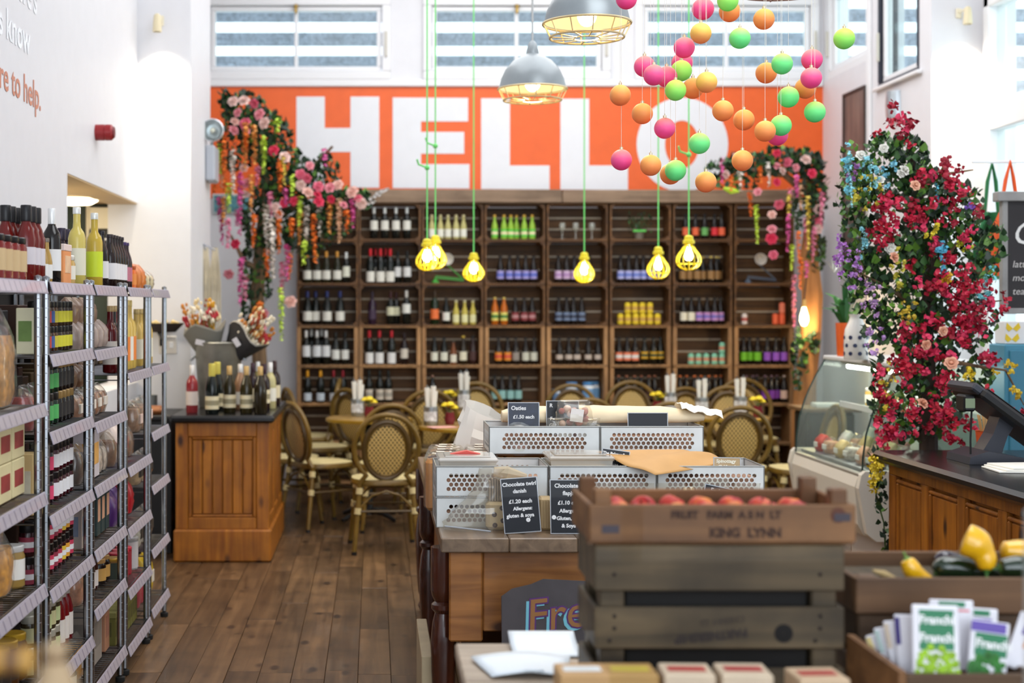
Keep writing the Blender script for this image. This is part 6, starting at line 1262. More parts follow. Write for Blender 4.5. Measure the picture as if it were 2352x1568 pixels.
# courgette crate, its crate below, seed packets
YG = 2.97; gx = XF(1975, YG); zg = at(0, 1412, YG).z
gb = fruit_crate('fruit_crate', gx + .0, YG + .01, ZF, .62, .30, [(.004, .075), (.09, zg - ZF - .001)], DKW, 'dark lower crate under the courgette crate', postw=.04); obj('inner_block', MB().span(.06, .56, .03, .27, .012, zg - ZF - .02), M((20, 17, 15), .9), gb, smooth=0)  # holds the same near-black block behind its slats
g = fruit_crate('courgette_crate', gx - .01, YG - .005, zg, .64, .33, [(.003, at(0, 1326, YG).z - zg)], wood('courgette_crate_wood', (84, 58, 36), (122, 88, 58), 0, .7, .7, .08), 'dark wooden crate of yellow and green courgettes', postw=.04)
def courgette(pts, rad, col, label, stem=(110, 140, 60)):
    o = Vector(pts[0]); L_ = [Vector(p) for p in pts]; t = thing('courgette', label, 'courgette', o, 0, 'courgettes in the dark crate')
    dense = []; rr = []; n_ = 22
    for i in range(n_ + 1):
        u = i / n_ * (len(L_) - 1); a = min(int(u), len(L_) - 2); f = u - a; p0 = L_[max(a - 1, 0)]; p1 = L_[a]; p2 = L_[a + 1]; p3 = L_[min(a + 2, len(L_) - 1)]
        dense.append(.5 * ((2 * p1) + (p2 - p0) * f + (2 * p0 - 5 * p1 + 4 * p2 - p3) * f * f + (3 * p1 - p0 - 3 * p2 + p3) * f ** 3) - o); r0 = rad[a] + (rad[a + 1] - rad[a]) * (f * f * (3 - 2 * f)); e = min(i, n_ - i) / n_; rr.append(r0 * min(1, .22 + math.sqrt(min(1, e * 7))) if e < .14 else r0)
    obj('body', MB().tube(dense, rr, 18), M(col, .22, coat=.5, var=.06), t, smooth=2); d = (dense[0] - dense[2]).normalized()
    obj('stem', MB().tube([dense[1], dense[0] + d * .004, dense[0] + d * .016], [rr[1] * .9, rr[0] * .95, rr[0] * .8], 9), M(stem, .6, var=.2), t)
A = lambda x, y, Y: at(x, y, Y)
YEL = (236, 178, 24); DGR = (20, 40, 18)
courgette([A(2082, 1282, 3.05), A(2096, 1310, 3.05), A(2125, 1350, 3.07), A(2150, 1385, 3.09)], [.014, .020, .028, .028], YEL, 'straight yellow courgette standing stem-up at the crate end')
courgette([A(2266, 1312, 3.07), A(2262, 1280, 3.08), A(2240, 1250, 3.09), A(2212, 1236, 3.10)], [.015, .024, .036, .036], YEL, 'big bent yellow courgette arching over the green ones', (70, 120, 50))
courgette([A(2400, 1272, 3.14), A(2350, 1268, 3.14), A(2300, 1264, 3.14)], [.014, .028, .02], YEL, 'yellow courgette lying across the pile at the picture edge')
courgette([A(2150, 1318, 3.14), A(2175, 1304, 3.14), A(2250, 1312, 3.14), A(2300, 1320, 3.14)], [.016, .026, .029, .02], DGR, 'dark green courgette under the bent yellow one', (60, 90, 40))
courgette([A(2295, 1305, 3.06), A(2340, 1303, 3.06), A(2400, 1308, 3.06)], [.018, .026, .018], DGR, 'dark green courgette under the yellow one at the edge', (60, 90, 40))
courgette([A(2158, 1296, 3.23), A(2170, 1286, 3.23), A(2210, 1290, 3.23)], [.016, .022, .014], (36, 20, 40), 'dark purple-black courgette at the back of the crate', (60, 80, 40))
tag(obj('bean_pod', MB().tube([A(2005, 1310, 3.04), A(2030, 1318, 3.04), A(2062, 1332, 3.04)], [.003, .008, .004], 8), M((176, 150, 100), .6)), 'pale dry bean pod in the corner of the courgette crate', 'pod')
obj('straw_bed', MB().span(.05, .59, .03, .3, .012, .05, .01), M((70, 56, 34), .8, var=.4), g, smooth=0)
YS = 2.75; sx0 = XF(2062, YS) + .012; zs_ = at(0, 1580, YS).z
t = thing('packet_box', 'rough wooden seed packet box with one slanting side', 'box', (sx0, YS, zs_)); obj('front_panel', MB().span(0, .24, -.014, 0, -.06, .03, .003), DKW, t, smooth=0); obj('back_panel', MB().span(-.02, .26, .16, .174, -.06, .05, .003), DKW, t, smooth=0); obj('base', MB().span(0, .24, 0, .16, -.05, -.04, .002), DKW, t, smooth=0)
m_ = MB(); m_.add([(-.015, -.014, -.06), (-.055, .17, -.06), (-.055, .17, .065), (-.015, -.014, .035), (-.001, -.014, -.06), (-.04, .17, -.06), (-.04, .17, .065), (-.001, -.014, .035)], [(0, 1, 2, 3), (4, 7, 6, 5), (3, 2, 6, 7), (0, 3, 7, 4), (1, 5, 6, 2)]); obj('side_panel', m_, TRAYW, t, smooth=0); obj('side_panel', MB().span(.24, .254, -.014, .16, -.06, .03, .003), DKW, t, smooth=0)
obj('riser', MB().span(.0, .24, .0, .16, ZF + .001 - zs_, -.0605, .004), DKW, t, smooth=0)
def packet(x0, y0, x1, y1, Y, roll, tilt, cols, label, brand=(), pic=None, yaw=0):
    a, b_ = at(x0, y1, Y), at(x1, y0, Y); w_, h_ = b_.x - a.x, b_.z - a.z
    t = thing('seed_packet', label, 'seed packet', (a.x + w_ / 2, Y, a.z), 0, 'seed packets in the wooden box'); t.rotation_euler = (R(tilt), R(roll), R(yaw))
    obj('envelope', MB().span(-w_ / 2, w_ / 2, 0, .006, 0, h_, .0025), M((226, 224, 230), .4), t, smooth=0)
    for c, z0, z1, i0, i1 in cols: obj('printed_band', MB().span(w_ * (i0 - .5), w_ * (i1 - .5), -.0010, .0, h_ * z0, h_ * z1), M(c, .45, var=.12), t, smooth=0)
    if pic:
        rnd = random.Random(len(label)); m_ = MB()
        for q in range(60): xx = rnd.uniform(-.46, .46); zz = rnd.uniform(0, .40 * (1 - (abs(xx) * 1.6) ** 2)); m_.lathe([(.001, .0026), (.005, .0014), (.008, 0)], 6, (0, 0, 0)) if False else m_.ball((w_ * xx, -.0018, h_ * (.03 + zz)), rnd.uniform(.004, .008), 6, 4, 1, .25)
        obj('plant_picture', m_, M(pic, .6, var=.5), t)
    for s_, z, sz in brand: text(s_, sz, M((236, 236, 236), .5), t, (-w_ * .37, -.0016, h_ * z), bold=.0008)
    return t
GR = (22, 116, 74); PU = (92, 70, 160)
packet(2098, 1392, 2206, 1556, 2.750, 2, -8, [(GR, .38, .93, .14, .88)], 'white and green seed packet with a lime lettuce picture, in front', [('Franchi', .74, .0235), ('Franchi', .49, .0245)], (140, 180, 30))
packet(2222, 1428, 2312, 1556, 2.760, 8, -8, [(GR, .38, .78, .12, .95), (PU, .8, .98, .0, .9)], 'white and dark green seed packet tilted beside the lime one', [('Franchi', .52, .0245)], (40, 110, 36))
packet(2136, 1380, 2238, 1540, 2.810, 2, -6, [(GR, .9, .98, .2, .8), ((206, 90, 96), .84, .87, .3, .9)], 'white seed packet with green top band standing behind')
packet(2190, 1398, 2290, 1540, 2.835, 4, -6, [(GR, .88, .97, .05, .8), (PU, .66, .84, .2, .85)], 'white seed packet with purple band in the second rank')
packet(2302, 1410, 2380, 1540, 2.800, 22, -6, [(PU, .62, .86, .2, .8), ((226, 150, 90), .4, .58, .35, .8)], 'white and purple seed packet leaning hard at the picture edge')
for i, (x, c) in enumerate(((2078, (60, 50, 120)), (2064, (206, 190, 170)), (2050, (180, 200, 196)), (2036, (226, 206, 140)))): packet(x - 16, 1414 + i * 12, x + 52, 1550, 2.785 + .018 * i, -6 - 6 * i, -5, [(c, .5, .95, .04, .2)], 'pale seed packet fanned out at the box side, %s from the lime one' % ORD[i], yaw=-38)
# blurred things closest to the lens
WOODY = M((176, 132, 60), .5, var=.08); SACK = M((176, 150, 116), .8, var=.1)
t = thing('display_stand', 'dark display stand at the bottom picture corner', 'stand', (-.36, 1.5, 0)); obj('column', MB().span(-.15, .15, -.15, .15, .03, 1.06, .01), MAH, t, smooth=0); obj('base', MB().span(-.2, .2, -.2, .2, 0, .03, .006), MAH, t, smooth=0); obj('top', MB().span(-.19, .19, -.19, .19, 1.061, 1.085, .006), MAH, t, smooth=0)
sk_ = t = thing('cloth_sack', 'pale cloth sack with tied neck, blurred in the bottom corner', 'sack', (-.325, 1.45, 1.0856)); obj('sack_body', MB().lathe([(.001, 0), (.042, 0), (.052, .02), (.052, .06), (.042, .10), (.026, .125), (.018, .133), (.024, .145), (.02, .15), (.001, .146)], 18), SACK, t); obj('tie', MB().lathe([(.019, .129), (.022, .133), (.019, .137)], 14), M((110, 80, 50), .7), t)
sk_.scale = (.55, .55, .93)
t = thing('wooden_handle', 'thick yellow-brown wooden baton lying across the bottom corner stand', 'baton', (-.398, 1.42, 1.0856)); obj('support_block', MB().span(-.06, -.02, -.03, .03, 0, .1165, .004), WOODY, t, smooth=0); obj('baton', MB().rod((-.12, 0, .130), (.058, 0, .130), .0135, 14), WOODY, t); obj('band', MB().lathe([(.0138, 0), (.0144, .004), (.0144, .012), (.0138, .016)], 14), M((110, 76, 40), .5), t, (.03, 0, .130), (0, R(90), 0))
t = thing('display_stand', 'slim dark display stand at the edge beside the seed packets', 'stand', (.755, 1.6, 0)); obj('column', MB().span(-.03, .03, -.03, .03, .03, .99, .006), MAH, t, smooth=0); obj('base', MB().span(-.12, .12, -.12, .12, 0, .03, .006), MAH, t, smooth=0); obj('top', MB().span(-.045, .10, -.06, .06, .991, 1.01, .004), MAH, t, smooth=0)
t = thing('grey_roll', 'upright roll of pale grey paper blurred at the picture edge', 'roll', (.772, 1.6, 1.0106)); obj('roll', MB().lathe([(.001, 0), (.036, 0), (.036, .325), (.012, .326), (.001, .32)], 22), M((196, 196, 190), .6), t); obj('wrapper_band', MB().lathe([(.0362, .0), (.0368, .0), (.0368, .13), (.0362, .13)], 22), M((150, 140, 150), .5, var=.1), t)
# ------------------------------------------------------------------ pendants
ENAM = M((150, 158, 162), .35, .25, var=.08, name='grey_enamel'); CAGE = M((226, 206, 160), .4, .5); GLOW = M((255, 226, 160), .4, emit=14)
def pendant(px_, y_rim, Y, dia, label):
    v = at(px_, y_rim, Y); r = dia / 2; t = thing('pendant_lamp', label, 'pendant lamp', v, 0, 'grey dome pendants')
    obj('shade', MB().lathe([(r, .0), (r * .985, .012), (r * .93, .05), (r * .80, .10), (r * .58, .145), (r * .34, .168), (r * .20, .18), (r * .18, .20), (r * .12, .235), (r * .06, .25), (.001, .252)], 36), ENAM, t)
    obj('inner_lining', MB().lathe([(r * .985, .002), (r * .91, .048), (r * .78, .096), (r * .56, .138), (.001, .155)], 36), M((246, 238, 216), .4), t)
    m_ = MB(); ring = lambda rr, z, n_=36: [(rr * math.cos(2 * math.pi * i / n_), rr * math.sin(2 * math.pi * i / n_), z) for i in range(n_)]
    m_.tube(ring(r * 1.02, -.004), .005, 6, closed=True).tube(ring(r * .86, -.062), .0045, 6, closed=True).tube(ring(r * .3, -.066, 16), .003, 5, closed=True)
    for i in range(12): a = i * math.pi / 6; c_, s_ = math.cos(a), math.sin(a); m_.tube([(r * 1.02 * c_, r * 1.02 * s_, -.004), (r * .86 * c_, r * .86 * s_, -.062), (r * .3 * c_, r * .3 * s_, -.066)], .003, 5)
    obj('wire_guard', m_, CAGE, t); bl = obj('bulb', MB().ball((0, 0, .035), .042, 14, 10, 1, 1, 1.25), GLOW, t); obj('lamp_cap', MB().rod((0, 0, .09), (0, 0, .15), .024, 12), M((90, 90, 90), .4), t)
    obj('chain', MB().rod((0, 0, .25), (0, 0, 5.0 - v.z), .006, 7), M((170, 170, 168), .4, .5), t)
    l = bpy.data.lights.new('pendant_bulb_light', 'SPOT'); l.energy = 26; l.spot_size = R(140); l.spot_blend = .5; l.color = (1, .84, .58); l.shadow_soft_size = .05
    o = link('pendant_bulb_light', l, t, (0, 0, -.03))
pendant(1348, 52, 5.95, .36, 'large grey dome pendant with caged rim hanging before the middle window'); pendant(1223, 203, 7.5, .355, 'smaller-looking grey dome pendant hanging above the first L')
# yellow cage pendants on green cord
YC_ = M((226, 206, 30), .4, var=.03); GC = M((110, 214, 110), .5); WBULB = M((255, 236, 170), .4, emit=16)
def cage_lamp(px_, ytop, ybot, Y, label, wpx, knot=None):
    top, bot = at(px_, ytop, Y), at(px_, ybot, Y); h_ = top.z - bot.z; r = wpx * Y / F / 2
    t = thing('cage_lamp', label, 'pendant lamp', bot, 0, 'yellow cage lamps on green cords')
    def pf(u): return r * (math.sin(math.pi * min(1, (u * .98 + .02)) ** .72) ** .8) * (1 if u < .6 else 1 - .25 * (u - .6)) + .012 * (u > .75) * (u - .75) * 4 + .0035
    n_ = 14
    prof = [(max(.006, pf(j / 12)), .74 * h_ * j / 12) for j in range(13)]
    for i in range(n_): a = 2 * math.pi * i / n_; obj('cage_rib', MB().tube([(q * math.cos(a), q * math.sin(a), z) for q, z in prof], .0042, 5), YC_, t)
    m_ = MB()
    for q, z in (prof[3], prof[11]): m_.tube([(q * math.cos(2 * math.pi * i / 24), q * math.sin(2 * math.pi * i / 24), z) for i in range(24)], .0036, 5, closed=True)
    obj('cage_ring', m_, YC_, t)
    obj('collar', MB().lathe([(.02, .74 * h_), (.036, .76 * h_), (.036, .84 * h_), (.028, .86 * h_), (.026, .96 * h_), (.014, h_), (.001, h_)], 16), YC_, t)
    obj('bulb', MB().lathe([(.001, .26 * h_), (.018, .29 * h_), (.028, .40 * h_), (.026, .52 * h_), (.014, .66 * h_), (.013, .78 * h_)], 14), WBULB, t)
    obj('cord', MB().rod((0, 0, h_ * .99), (0, 0, 5.0 - bot.z), .0045, 7), GC, t)
    if knot:
        z = at(px_, knot, Y).z - bot.z; obj('cord_knot', MB().ball((0, 0, z), .016, 8, 6).tube([(0, 0, z), (-.05, .01, z + .02), (-.06, .0, z + .05)], .006, 5), GC, t)
    l = bpy.data.lights.new('cage_bulb_light', 'POINT'); l.energy = 3.0; l.color = (1, .8, .45); l.shadow_soft_size = .03; link('cage_bulb_light', l, t, (0, 0, .3 * h_))
for a in ((981, 548, 621, 8.5, 'yellow cage lamp of an overlapping pair, the one nearer the wine end', 48, 385), (1000, 540, 618, 8.75, 'yellow cage lamp of an overlapping pair, set slightly behind', 48, 335), (1088, 580, 646, 9.6, 'yellow cage lamp alone before the third and fourth crate columns', 46, None), (1342, 579, 649, 9.9, 'yellow cage lamp before the lilac-labelled beers', 44, None), (1512, 566, 640, 9.2, 'yellow cage lamp hanging over the blue-lilac beers', 49, None), (1582, 540, 620, 8.4, 'highest yellow cage lamp, hanging below the letter O', 55, 355)): cage_lamp(*a)
# ------------------------------------------------------------------ hanging baubles
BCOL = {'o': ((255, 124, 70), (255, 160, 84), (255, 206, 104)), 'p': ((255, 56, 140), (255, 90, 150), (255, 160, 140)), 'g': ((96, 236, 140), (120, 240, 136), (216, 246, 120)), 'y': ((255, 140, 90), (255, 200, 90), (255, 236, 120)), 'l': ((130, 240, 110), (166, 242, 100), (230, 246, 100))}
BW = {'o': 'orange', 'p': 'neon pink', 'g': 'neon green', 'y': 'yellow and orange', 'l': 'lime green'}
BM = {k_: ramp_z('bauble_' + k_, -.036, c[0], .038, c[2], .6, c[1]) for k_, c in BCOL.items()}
BAU = [(617, 660, 'o', 'highest of two on one line at the cluster edge'), (625, 1107, 'p', 'lowest on the line at the cluster edge'), (770, 787, 'o', 'beside the letter O, above the pink one in the O'), (828, 1145, 'o', 'low on the outer rim of the O'), (925, 888, 'p', 'over the upper curve of the O'), (1000, 1180, 'g', 'over the bottom of the O, in front of an orange one'), (965, 1205, 'o', 'half hidden behind the low green one'), (1165, 993, 'g', 'over the inner edge of the O'), (1210, 1260, 'o', 'lowest of all, at the beam'), (1463, 1112, 'o', 'low beside the flower garland'), (1328, 767, 'o', 'just clear of the O'), (1473, 830, 'o', 'second clear of the O, slightly lower'), (1620, 908, 'o', 'in front of the green and pink pair'), (1730, 868, 'g', 'between an orange and a pink one'), (1705, 935, 'p', 'nearly hidden under the green one'), (1782, 672, 'g', 'beside the outer orange stack'), (1965, 775, 'g', 'at the far wall corner'), (1900, 610, 'o', 'in the outer stack, below two pink ones'), (1940, 540, 'p', 'lower of the two in the outer stack'), (1945, 413, 'p', 'top of the outer stack'), (1738, 442, 'g', 'against the window bars'), (1628, 505, 'o', 'behind the green one at the window bars'), (1215, 570, 'y', 'inside the cluster at the band edge'), (1120, 612, 'o', 'inside the cluster beside the lime one'), (1000, 625, 'l', 'under the pink trio'), (938, 532, 'p', 'front of the pink trio'), (850, 520, 'p', 'middle of the pink trio'), (785, 460, 'p', 'outer one of the pink trio'), (1040, 490, 'l', 'above the pink trio'), (1045, 435, 'p', 'peeping from behind the lime one'), (1060, 330, 'p', 'alone above the lime one'), (1175, 230, 'y', 'high beneath the big pink one'), (1190, 62, 'p', 'big and high at the picture top'), (1375, 80, 'o', 'high, overlapped by a lime one'), (1362, 5, 'l', 'cut by the picture top'), (1445, 265, 'g', 'alone against the window panes'), (1612, 133, 'o', 'high below the wire ring'), (2168, 268, 'l', 'alone before the side window'), (660, -8, 'p', 'cut by the picture top beside the dome pendant')]
gotb = []
ringc = at(1795, -3, 5.3)
for i, (x, y, c, w_) in enumerate(BAU):
    px_, py_ = 1220 + x / 3.0154, y / 3.0154; behind = 'behind' in w_ or 'hidden' in w_; 
    for dy in ((.14, .17, .2, .24, .28, .32) if behind else (0, .05, -.05, .09, -.09, .13, -.13, .17, -.17, .21, .26, .31)):
        Y = 5.2 + dy; v = at(px_, py_, Y)
        if all((v.x - a) ** 2 + (Y - b_) ** 2 > .0415 ** 2 and ((v.x - a) ** 2 + (Y - b_) ** 2 > .083 ** 2 or abs(v.z - c_) > .085) for a, b_, c_ in gotb): break
    gotb.append((v.x, Y, v.z)); r = 24.2 * Y / F * (1.04 if i == 32 else 1)
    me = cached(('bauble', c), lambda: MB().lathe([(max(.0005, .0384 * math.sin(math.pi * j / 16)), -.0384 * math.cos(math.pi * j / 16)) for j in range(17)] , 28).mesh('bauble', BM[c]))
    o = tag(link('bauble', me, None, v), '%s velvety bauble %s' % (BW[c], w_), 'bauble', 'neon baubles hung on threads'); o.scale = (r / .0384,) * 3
    link('cap', cached('bcap', lambda: MB().lathe([(.001, .037), (.0062, .037), (.0062, .046), (.002, .0465), (.0012, .053), (.001, .0535)], 12).mesh('cap', M((226, 206, 170), .2, .6))), o)
    zt_b = (ringc.z + .12 - v.z) / (r / .0384)
    link('thread', MB().rod((0, 0, .053), (0, 0, max(.08, zt_b)), .0007, 4).mesh('thread', M((240, 236, 226), .3)), o)
    if i % 3 == 0 and zt_b > .3: obj('thread_end', MB().tube([(0, 0, zt_b - .02), (.012, 0, zt_b - .05), (.004, 0, zt_b - .07), (.016, 0, zt_b - .1)], .0012, 4), M((236, 226, 196), .4), o)
t = thing('wire_ring', 'thin rusty wire hoop that the bauble threads hang from', 'hoop', ringc, 0)
obj('hoop', MB().tube([(.155 * math.cos(2 * math.pi * i / 40), .155 * math.sin(2 * math.pi * i / 40), .018 + .008 * math.sin(2 * math.pi * i / 40)) for i in range(40)], .0035, 6, closed=True).tube([(.145 * math.cos(2 * math.pi * i / 40), .145 * math.sin(2 * math.pi * i / 40), .034) for i in range(40)], .003, 6, closed=True), M((150, 120, 110), .5, .5), t)
obj('spoke', MB().rod((-.7, 0, .09), (.62, .0, .09), .002, 5).rod((0, -.15, .02), (0, .15, .02), .002, 5), M((150, 120, 110), .5, .5), t)
for i in range(3): a = i * 2.1; obj('hanging_wire', MB().rod((.152 * math.cos(a), .152 * math.sin(a), .03), (0, 0, .8), .0018, 5), CHROME, t)
obj('ceiling_cord', MB().rod((0, 0, .8), (0, 0, 5.0 - ringc.z), .002, 5), CHROME, t)

# ------------------------------------------------------------------ flowers
def rose_mesh(col, seed):
    rnd = random.Random(seed); m_ = MB()
    m_.lathe([(.001, .016), (.007, .015), (.009, .006), (.004, -.004)], 8)
    for ring_, (n_, r0, tilt, ln) in enumerate(((4, .007, .35, .02), (5, .010, .75, .026), (6, .012, 1.15, .032))):
        for i in range(n_):
            a = 2 * math.pi * i / n_ + ring_ * .6 + rnd.uniform(-.15, .15)
            def pet(u, v):
                s = (u - .5) * 2; w_ = ln * .62 * math.sin(math.pi * (.18 + .72 * v)) ; rr = r0 * .4 + ln * v * math.sin(tilt * (.5 + .6 * v)); z = ln * v * math.cos(tilt * (.4 + .8 * v)) - .006 * ring_ + .003 * s * s
                aa = a; return (rr * math.cos(aa) - s * w_ * math.sin(aa), rr * math.sin(aa) + s * w_ * math.cos(aa), z)
            m_.grid(pet, 2, 3)
    return m_.mesh('rose', M(col, .55, var=.1), 2)
def spray_mesh(ln, col, seed, wd=.022, leafy=0):
    rnd = random.Random(seed); m_ = MB(); n_ = int(ln / .0115)
    for j in range(n_):
        z = -ln * j / n_; s = wd * (1 - .45 * j / n_)
        for q in range(3):
            a = rnd.uniform(0, 6.28); c_, s_ = math.cos(a), math.sin(a); k_ = s * rnd.uniform(.7, 1.15); w_ = k_ * .6; d = rnd.uniform(-.012, .012); dn = k_ * rnd.uniform(.3, 1.0)
            m_.add([(0, 0, z), (c_ * k_ * .6 - s_ * w_, s_ * k_ * .6 + c_ * w_, z + d - dn * .4), (c_ * k_, s_ * k_, z - dn + d), (c_ * k_ * .6 + s_ * w_, s_ * k_ * .6 - c_ * w_, z + d - dn * .6)], [(0, 1, 2), (0, 2, 3)])
    return m_.mesh('flower_spray', M(col, .6, var=.12), 2)
def cluster_mesh(col, seed, n_=9, rad=.034, fl=.017):
    rnd = random.Random(seed); m_ = MB()
    for q in range(n_):
        c = Vector((rnd.gauss(0, 1), rnd.gauss(0, 1), rnd.gauss(0, 1))).normalized() * rad * rnd.uniform(.3, 1); rot = Matrix.Rotation(rnd.uniform(0, 6.28), 3, 'Z') @ Matrix.Rotation(rnd.uniform(.3, 1.9), 3, 'X') @ Matrix.Rotation(rnd.uniform(0, 6.28), 3, 'Z')
        for i in range(4):
            a = i * math.pi / 2; c_, s_ = math.cos(a), math.sin(a); l_ = fl * rnd.uniform(.8, 1.2); w_ = l_ * .55
            P = [(0, 0, 0), (c_ * l_ * .55 - s_ * w_, s_ * l_ * .55 + c_ * w_, l_ * .35), (c_ * l_, s_ * l_, l_ * .25), (c_ * l_ * .55 + s_ * w_, s_ * l_ * .55 - c_ * w_, l_ * .35)]
            m_.add([c + rot @ Vector(p) for p in P], [(0, 1, 2), (0, 2, 3)])
    return m_.mesh('blossom', M(col, .6, var=.15), 2)
def leaf_verts(size, rot, c, ivy=True):
    P = [(0, 0, 0), (-.42, .30, .05), (-.30, .62, .02), (0, 1, -.10), (.30, .62, .02), (.42, .30, .05), (0, .5, -.06)] if ivy else [(0, 0, 0), (-.2, .3, .04), (-.17, .65, .02), (0, 1, -.14), (.17, .65, .02), (.2, .3, .04), (0, .5, -.03)]
    return [c + rot @ (Vector(p) * size) for p in P], [(0, 6, 1), (1, 6, 2), (2, 6, 3), (3, 6, 4), (4, 6, 5), (5, 6, 0)]
def rrot(rnd): return Matrix.Rotation(rnd.uniform(0, 6.28), 3, 'Z') @ Matrix.Rotation(rnd.uniform(.5, 2.6), 3, 'X') @ Matrix.Rotation(rnd.uniform(-.6, .6), 3, 'Y')
LEAFC = [M((34, 62, 34), .5, var=.2), M((56, 96, 44), .5, var=.2), M((22, 44, 28), .45, var=.2), M((96, 140, 50), .5, var=.2)]
def foliage(parent, spots, n_, size, seed, name='foliage', weights=(5, 3, 4, 1)):
    """spots: (px, py, rx, ry, Y, dY, weight) ellipses; leaves scattered inside, joined as one mass"""
    rnd = random.Random(seed); m_ = MB(); W_ = [s[6] for s in spots]
    for i in range(n_):
        s = rnd.choices(spots, W_)[0]; a = rnd.uniform(0, 6.28); q = math.sqrt(rnd.random()); Y = s[4] + rnd.uniform(-s[5], s[5]); c = at(s[0] + s[2] * q * math.cos(a), s[1] + s[3] * q * math.sin(a), Y) - parent.location
        v, f = leaf_verts(size * rnd.uniform(.6, 1.25), rrot(rnd), c); m_.k = rnd.choices(range(4), weights)[0]; m_.add(v, f)
    return stuff(obj(name, m_, LEAFC, parent, smooth=2))
PINKS = [(226, 106, 130), (236, 150, 160), (232, 60, 96), (240, 190, 176), (236, 200, 190)]
def put(name, me, parent, p, rot=(0, 0, 0), sc=1):
    o = link(name, me, parent, p - parent.location, rot); o.scale = (sc,) * 3; return o
def roses(parent, pts, seed, sizes=(.85, 1.3), cols=None):
    rnd = random.Random(seed)
    for px_, py_, Y in pts:
        c = rnd.choice(cols or PINKS); me = cached(('rose', c), lambda: rose_mesh(c, 3)); put('rose', me, parent, at(px_, py_, Y), (R(rnd.uniform(50, 110)), 0, rnd.uniform(-.7, .7)), rnd.uniform(*sizes))
def sprays(parent, rows_, seed, Y0, wd=.024):
    rnd = random.Random(seed)
    for px_, y0, y1, c in rows_:
        Y = Y0 + rnd.uniform(-.06, .04); a, b_ = at(px_, y0, Y), at(px_, y1, Y); ln = round(a.z - b_.z, 2)
        me = cached(('spray', ln, c, wd), lambda: spray_mesh(ln, c, int(px_), wd)); put('flower_spray', me, parent, a, (rnd.uniform(-.05, .05), rnd.uniform(-.06, .06), rnd.uniform(0, 6)))
def along(parent, name, pts, rad, mat, n_=9): return obj(name, MB().tube([p - parent.location for p in pts], rad, n_), mat, parent)
BARK = wood('pale_bark', (96, 74, 52), (138, 110, 80), 2, .8, .8, .1); BARK2 = wood('warm_trunk', (150, 96, 50), (196, 136, 78), 2, .6, .7, .05)
O_, OL, PK, MG_, LM, WH, PE, YL_ = (240, 124, 44), (236, 162, 84), (236, 140, 170), (222, 96, 160), (206, 232, 84), (236, 226, 214), (240, 190, 150), (232, 206, 90)
# tree over the wine end
YA = 11.25
t = thing('flower_tree', 'artificial tree arching over the wine crates with hanging pink, orange and lime blooms', 'tree', (at(592, 0, YA).x, YA, 0))
TP = lambda *a: [at(x, y, Y) for x, y, Y in a]
base = Vector((at(592, 0, YA).x, YA, 0))
along(t, 'trunk', [base + Vector((0, 0, .02)), base + Vector((.01, 0, .7))] + TP((596, 830, YA), (590, 700, YA), (598, 560, YA), (612, 430, YA), (596, 330, YA - .05), (566, 262, YA - .05)), [.075, .065, .06, .055, .05, .04, .03, .015], BARK)
obj('base', MB().lathe([(.001, 0), (.2, 0), (.2, .02), (.09, .05), (.08, .08)], 18), BARK, t)
along(t, 'branch', TP((606, 470, YA), (650, 420, YA - .1), (704, 400, YA - .15), (764, 336, YA - .2)), [.035, .028, .02, .01], BARK, 7); along(t, 'branch', TP((600, 540, YA), (660, 480, YA - .1), (730, 470, YA - .15), (800, 462, YA - .2), (850, 452, YA - .2)), [.035, .028, .022, .016, .008], BARK, 7); along(t, 'branch', TP((594, 620, YA), (560, 600, YA - .05), (530, 540, YA)), [.03, .02, .01], BARK, 7)
foliage(t, [(560, 260, 52, 45, YA - .05, .14, 3), (610, 320, 60, 60, YA - .05, .14, 4), (545, 340, 45, 60, YA - .03, .14, 2), (655, 400, 60, 60, YA - .08, .14, 4), (720, 440, 70, 55, YA - .15, .12, 3.6), (620, 500, 70, 80, YA - .05, .14, 5), (705, 540, 60, 50, YA - .12, .1, 2.2), (800, 465, 60, 26, YA - .2, .1, 1.6), (590, 620, 40, 90, YA, .12, 3), (580, 720, 26, 50, YA, .08, 1), (770, 520, 44, 36, YA - .2, .08, 1.2), (520, 235, 18, 22, YA, .05, .5), (745, 385, 40, 22, YA - .2, .06, .5)], 3200, .052, 21)
rnd = random.Random(4)
pts = [(535, 232, YA - .2), (560, 230, YA - .2), (583, 238, YA - .2), (545, 258, YA - .22), (595, 262, YA - .2), (540, 278, YA - .2), (606, 282, YA - .22), (562, 282, YA - .22), (538, 298, YA - .2), (566, 298, YA - .2), (560, 385, YA - .2), (566, 420, YA - .2), (562, 445, YA - .2), (628, 345, YA - .2), (712, 380, YA - .32), (704, 410, YA - .32), (690, 426, YA - .32), (732, 428, YA - .34), (758, 430, YA - .34), (776, 424, YA - .34), (708, 440, YA - .34), (730, 446, YA - .34), (652, 466, YA - .26), (676, 462, YA - .28), (733, 462, YA - .34), (760, 458, YA - .34), (640, 492, YA - .26), (630, 476, YA - .26), (790, 470, YA - .34), (808, 440, YA - .34), (830, 468, YA - .34), (822, 455, YA - .34), (667, 692, YA - .2), (525, 630, YA - .1), (540, 560, YA - .12), (602, 748, YA - .1), (606, 720, YA - .1), (690, 400, YA - .3), (655, 360, YA - .25)]
roses(t, pts, 5, (1.0, 1.45))
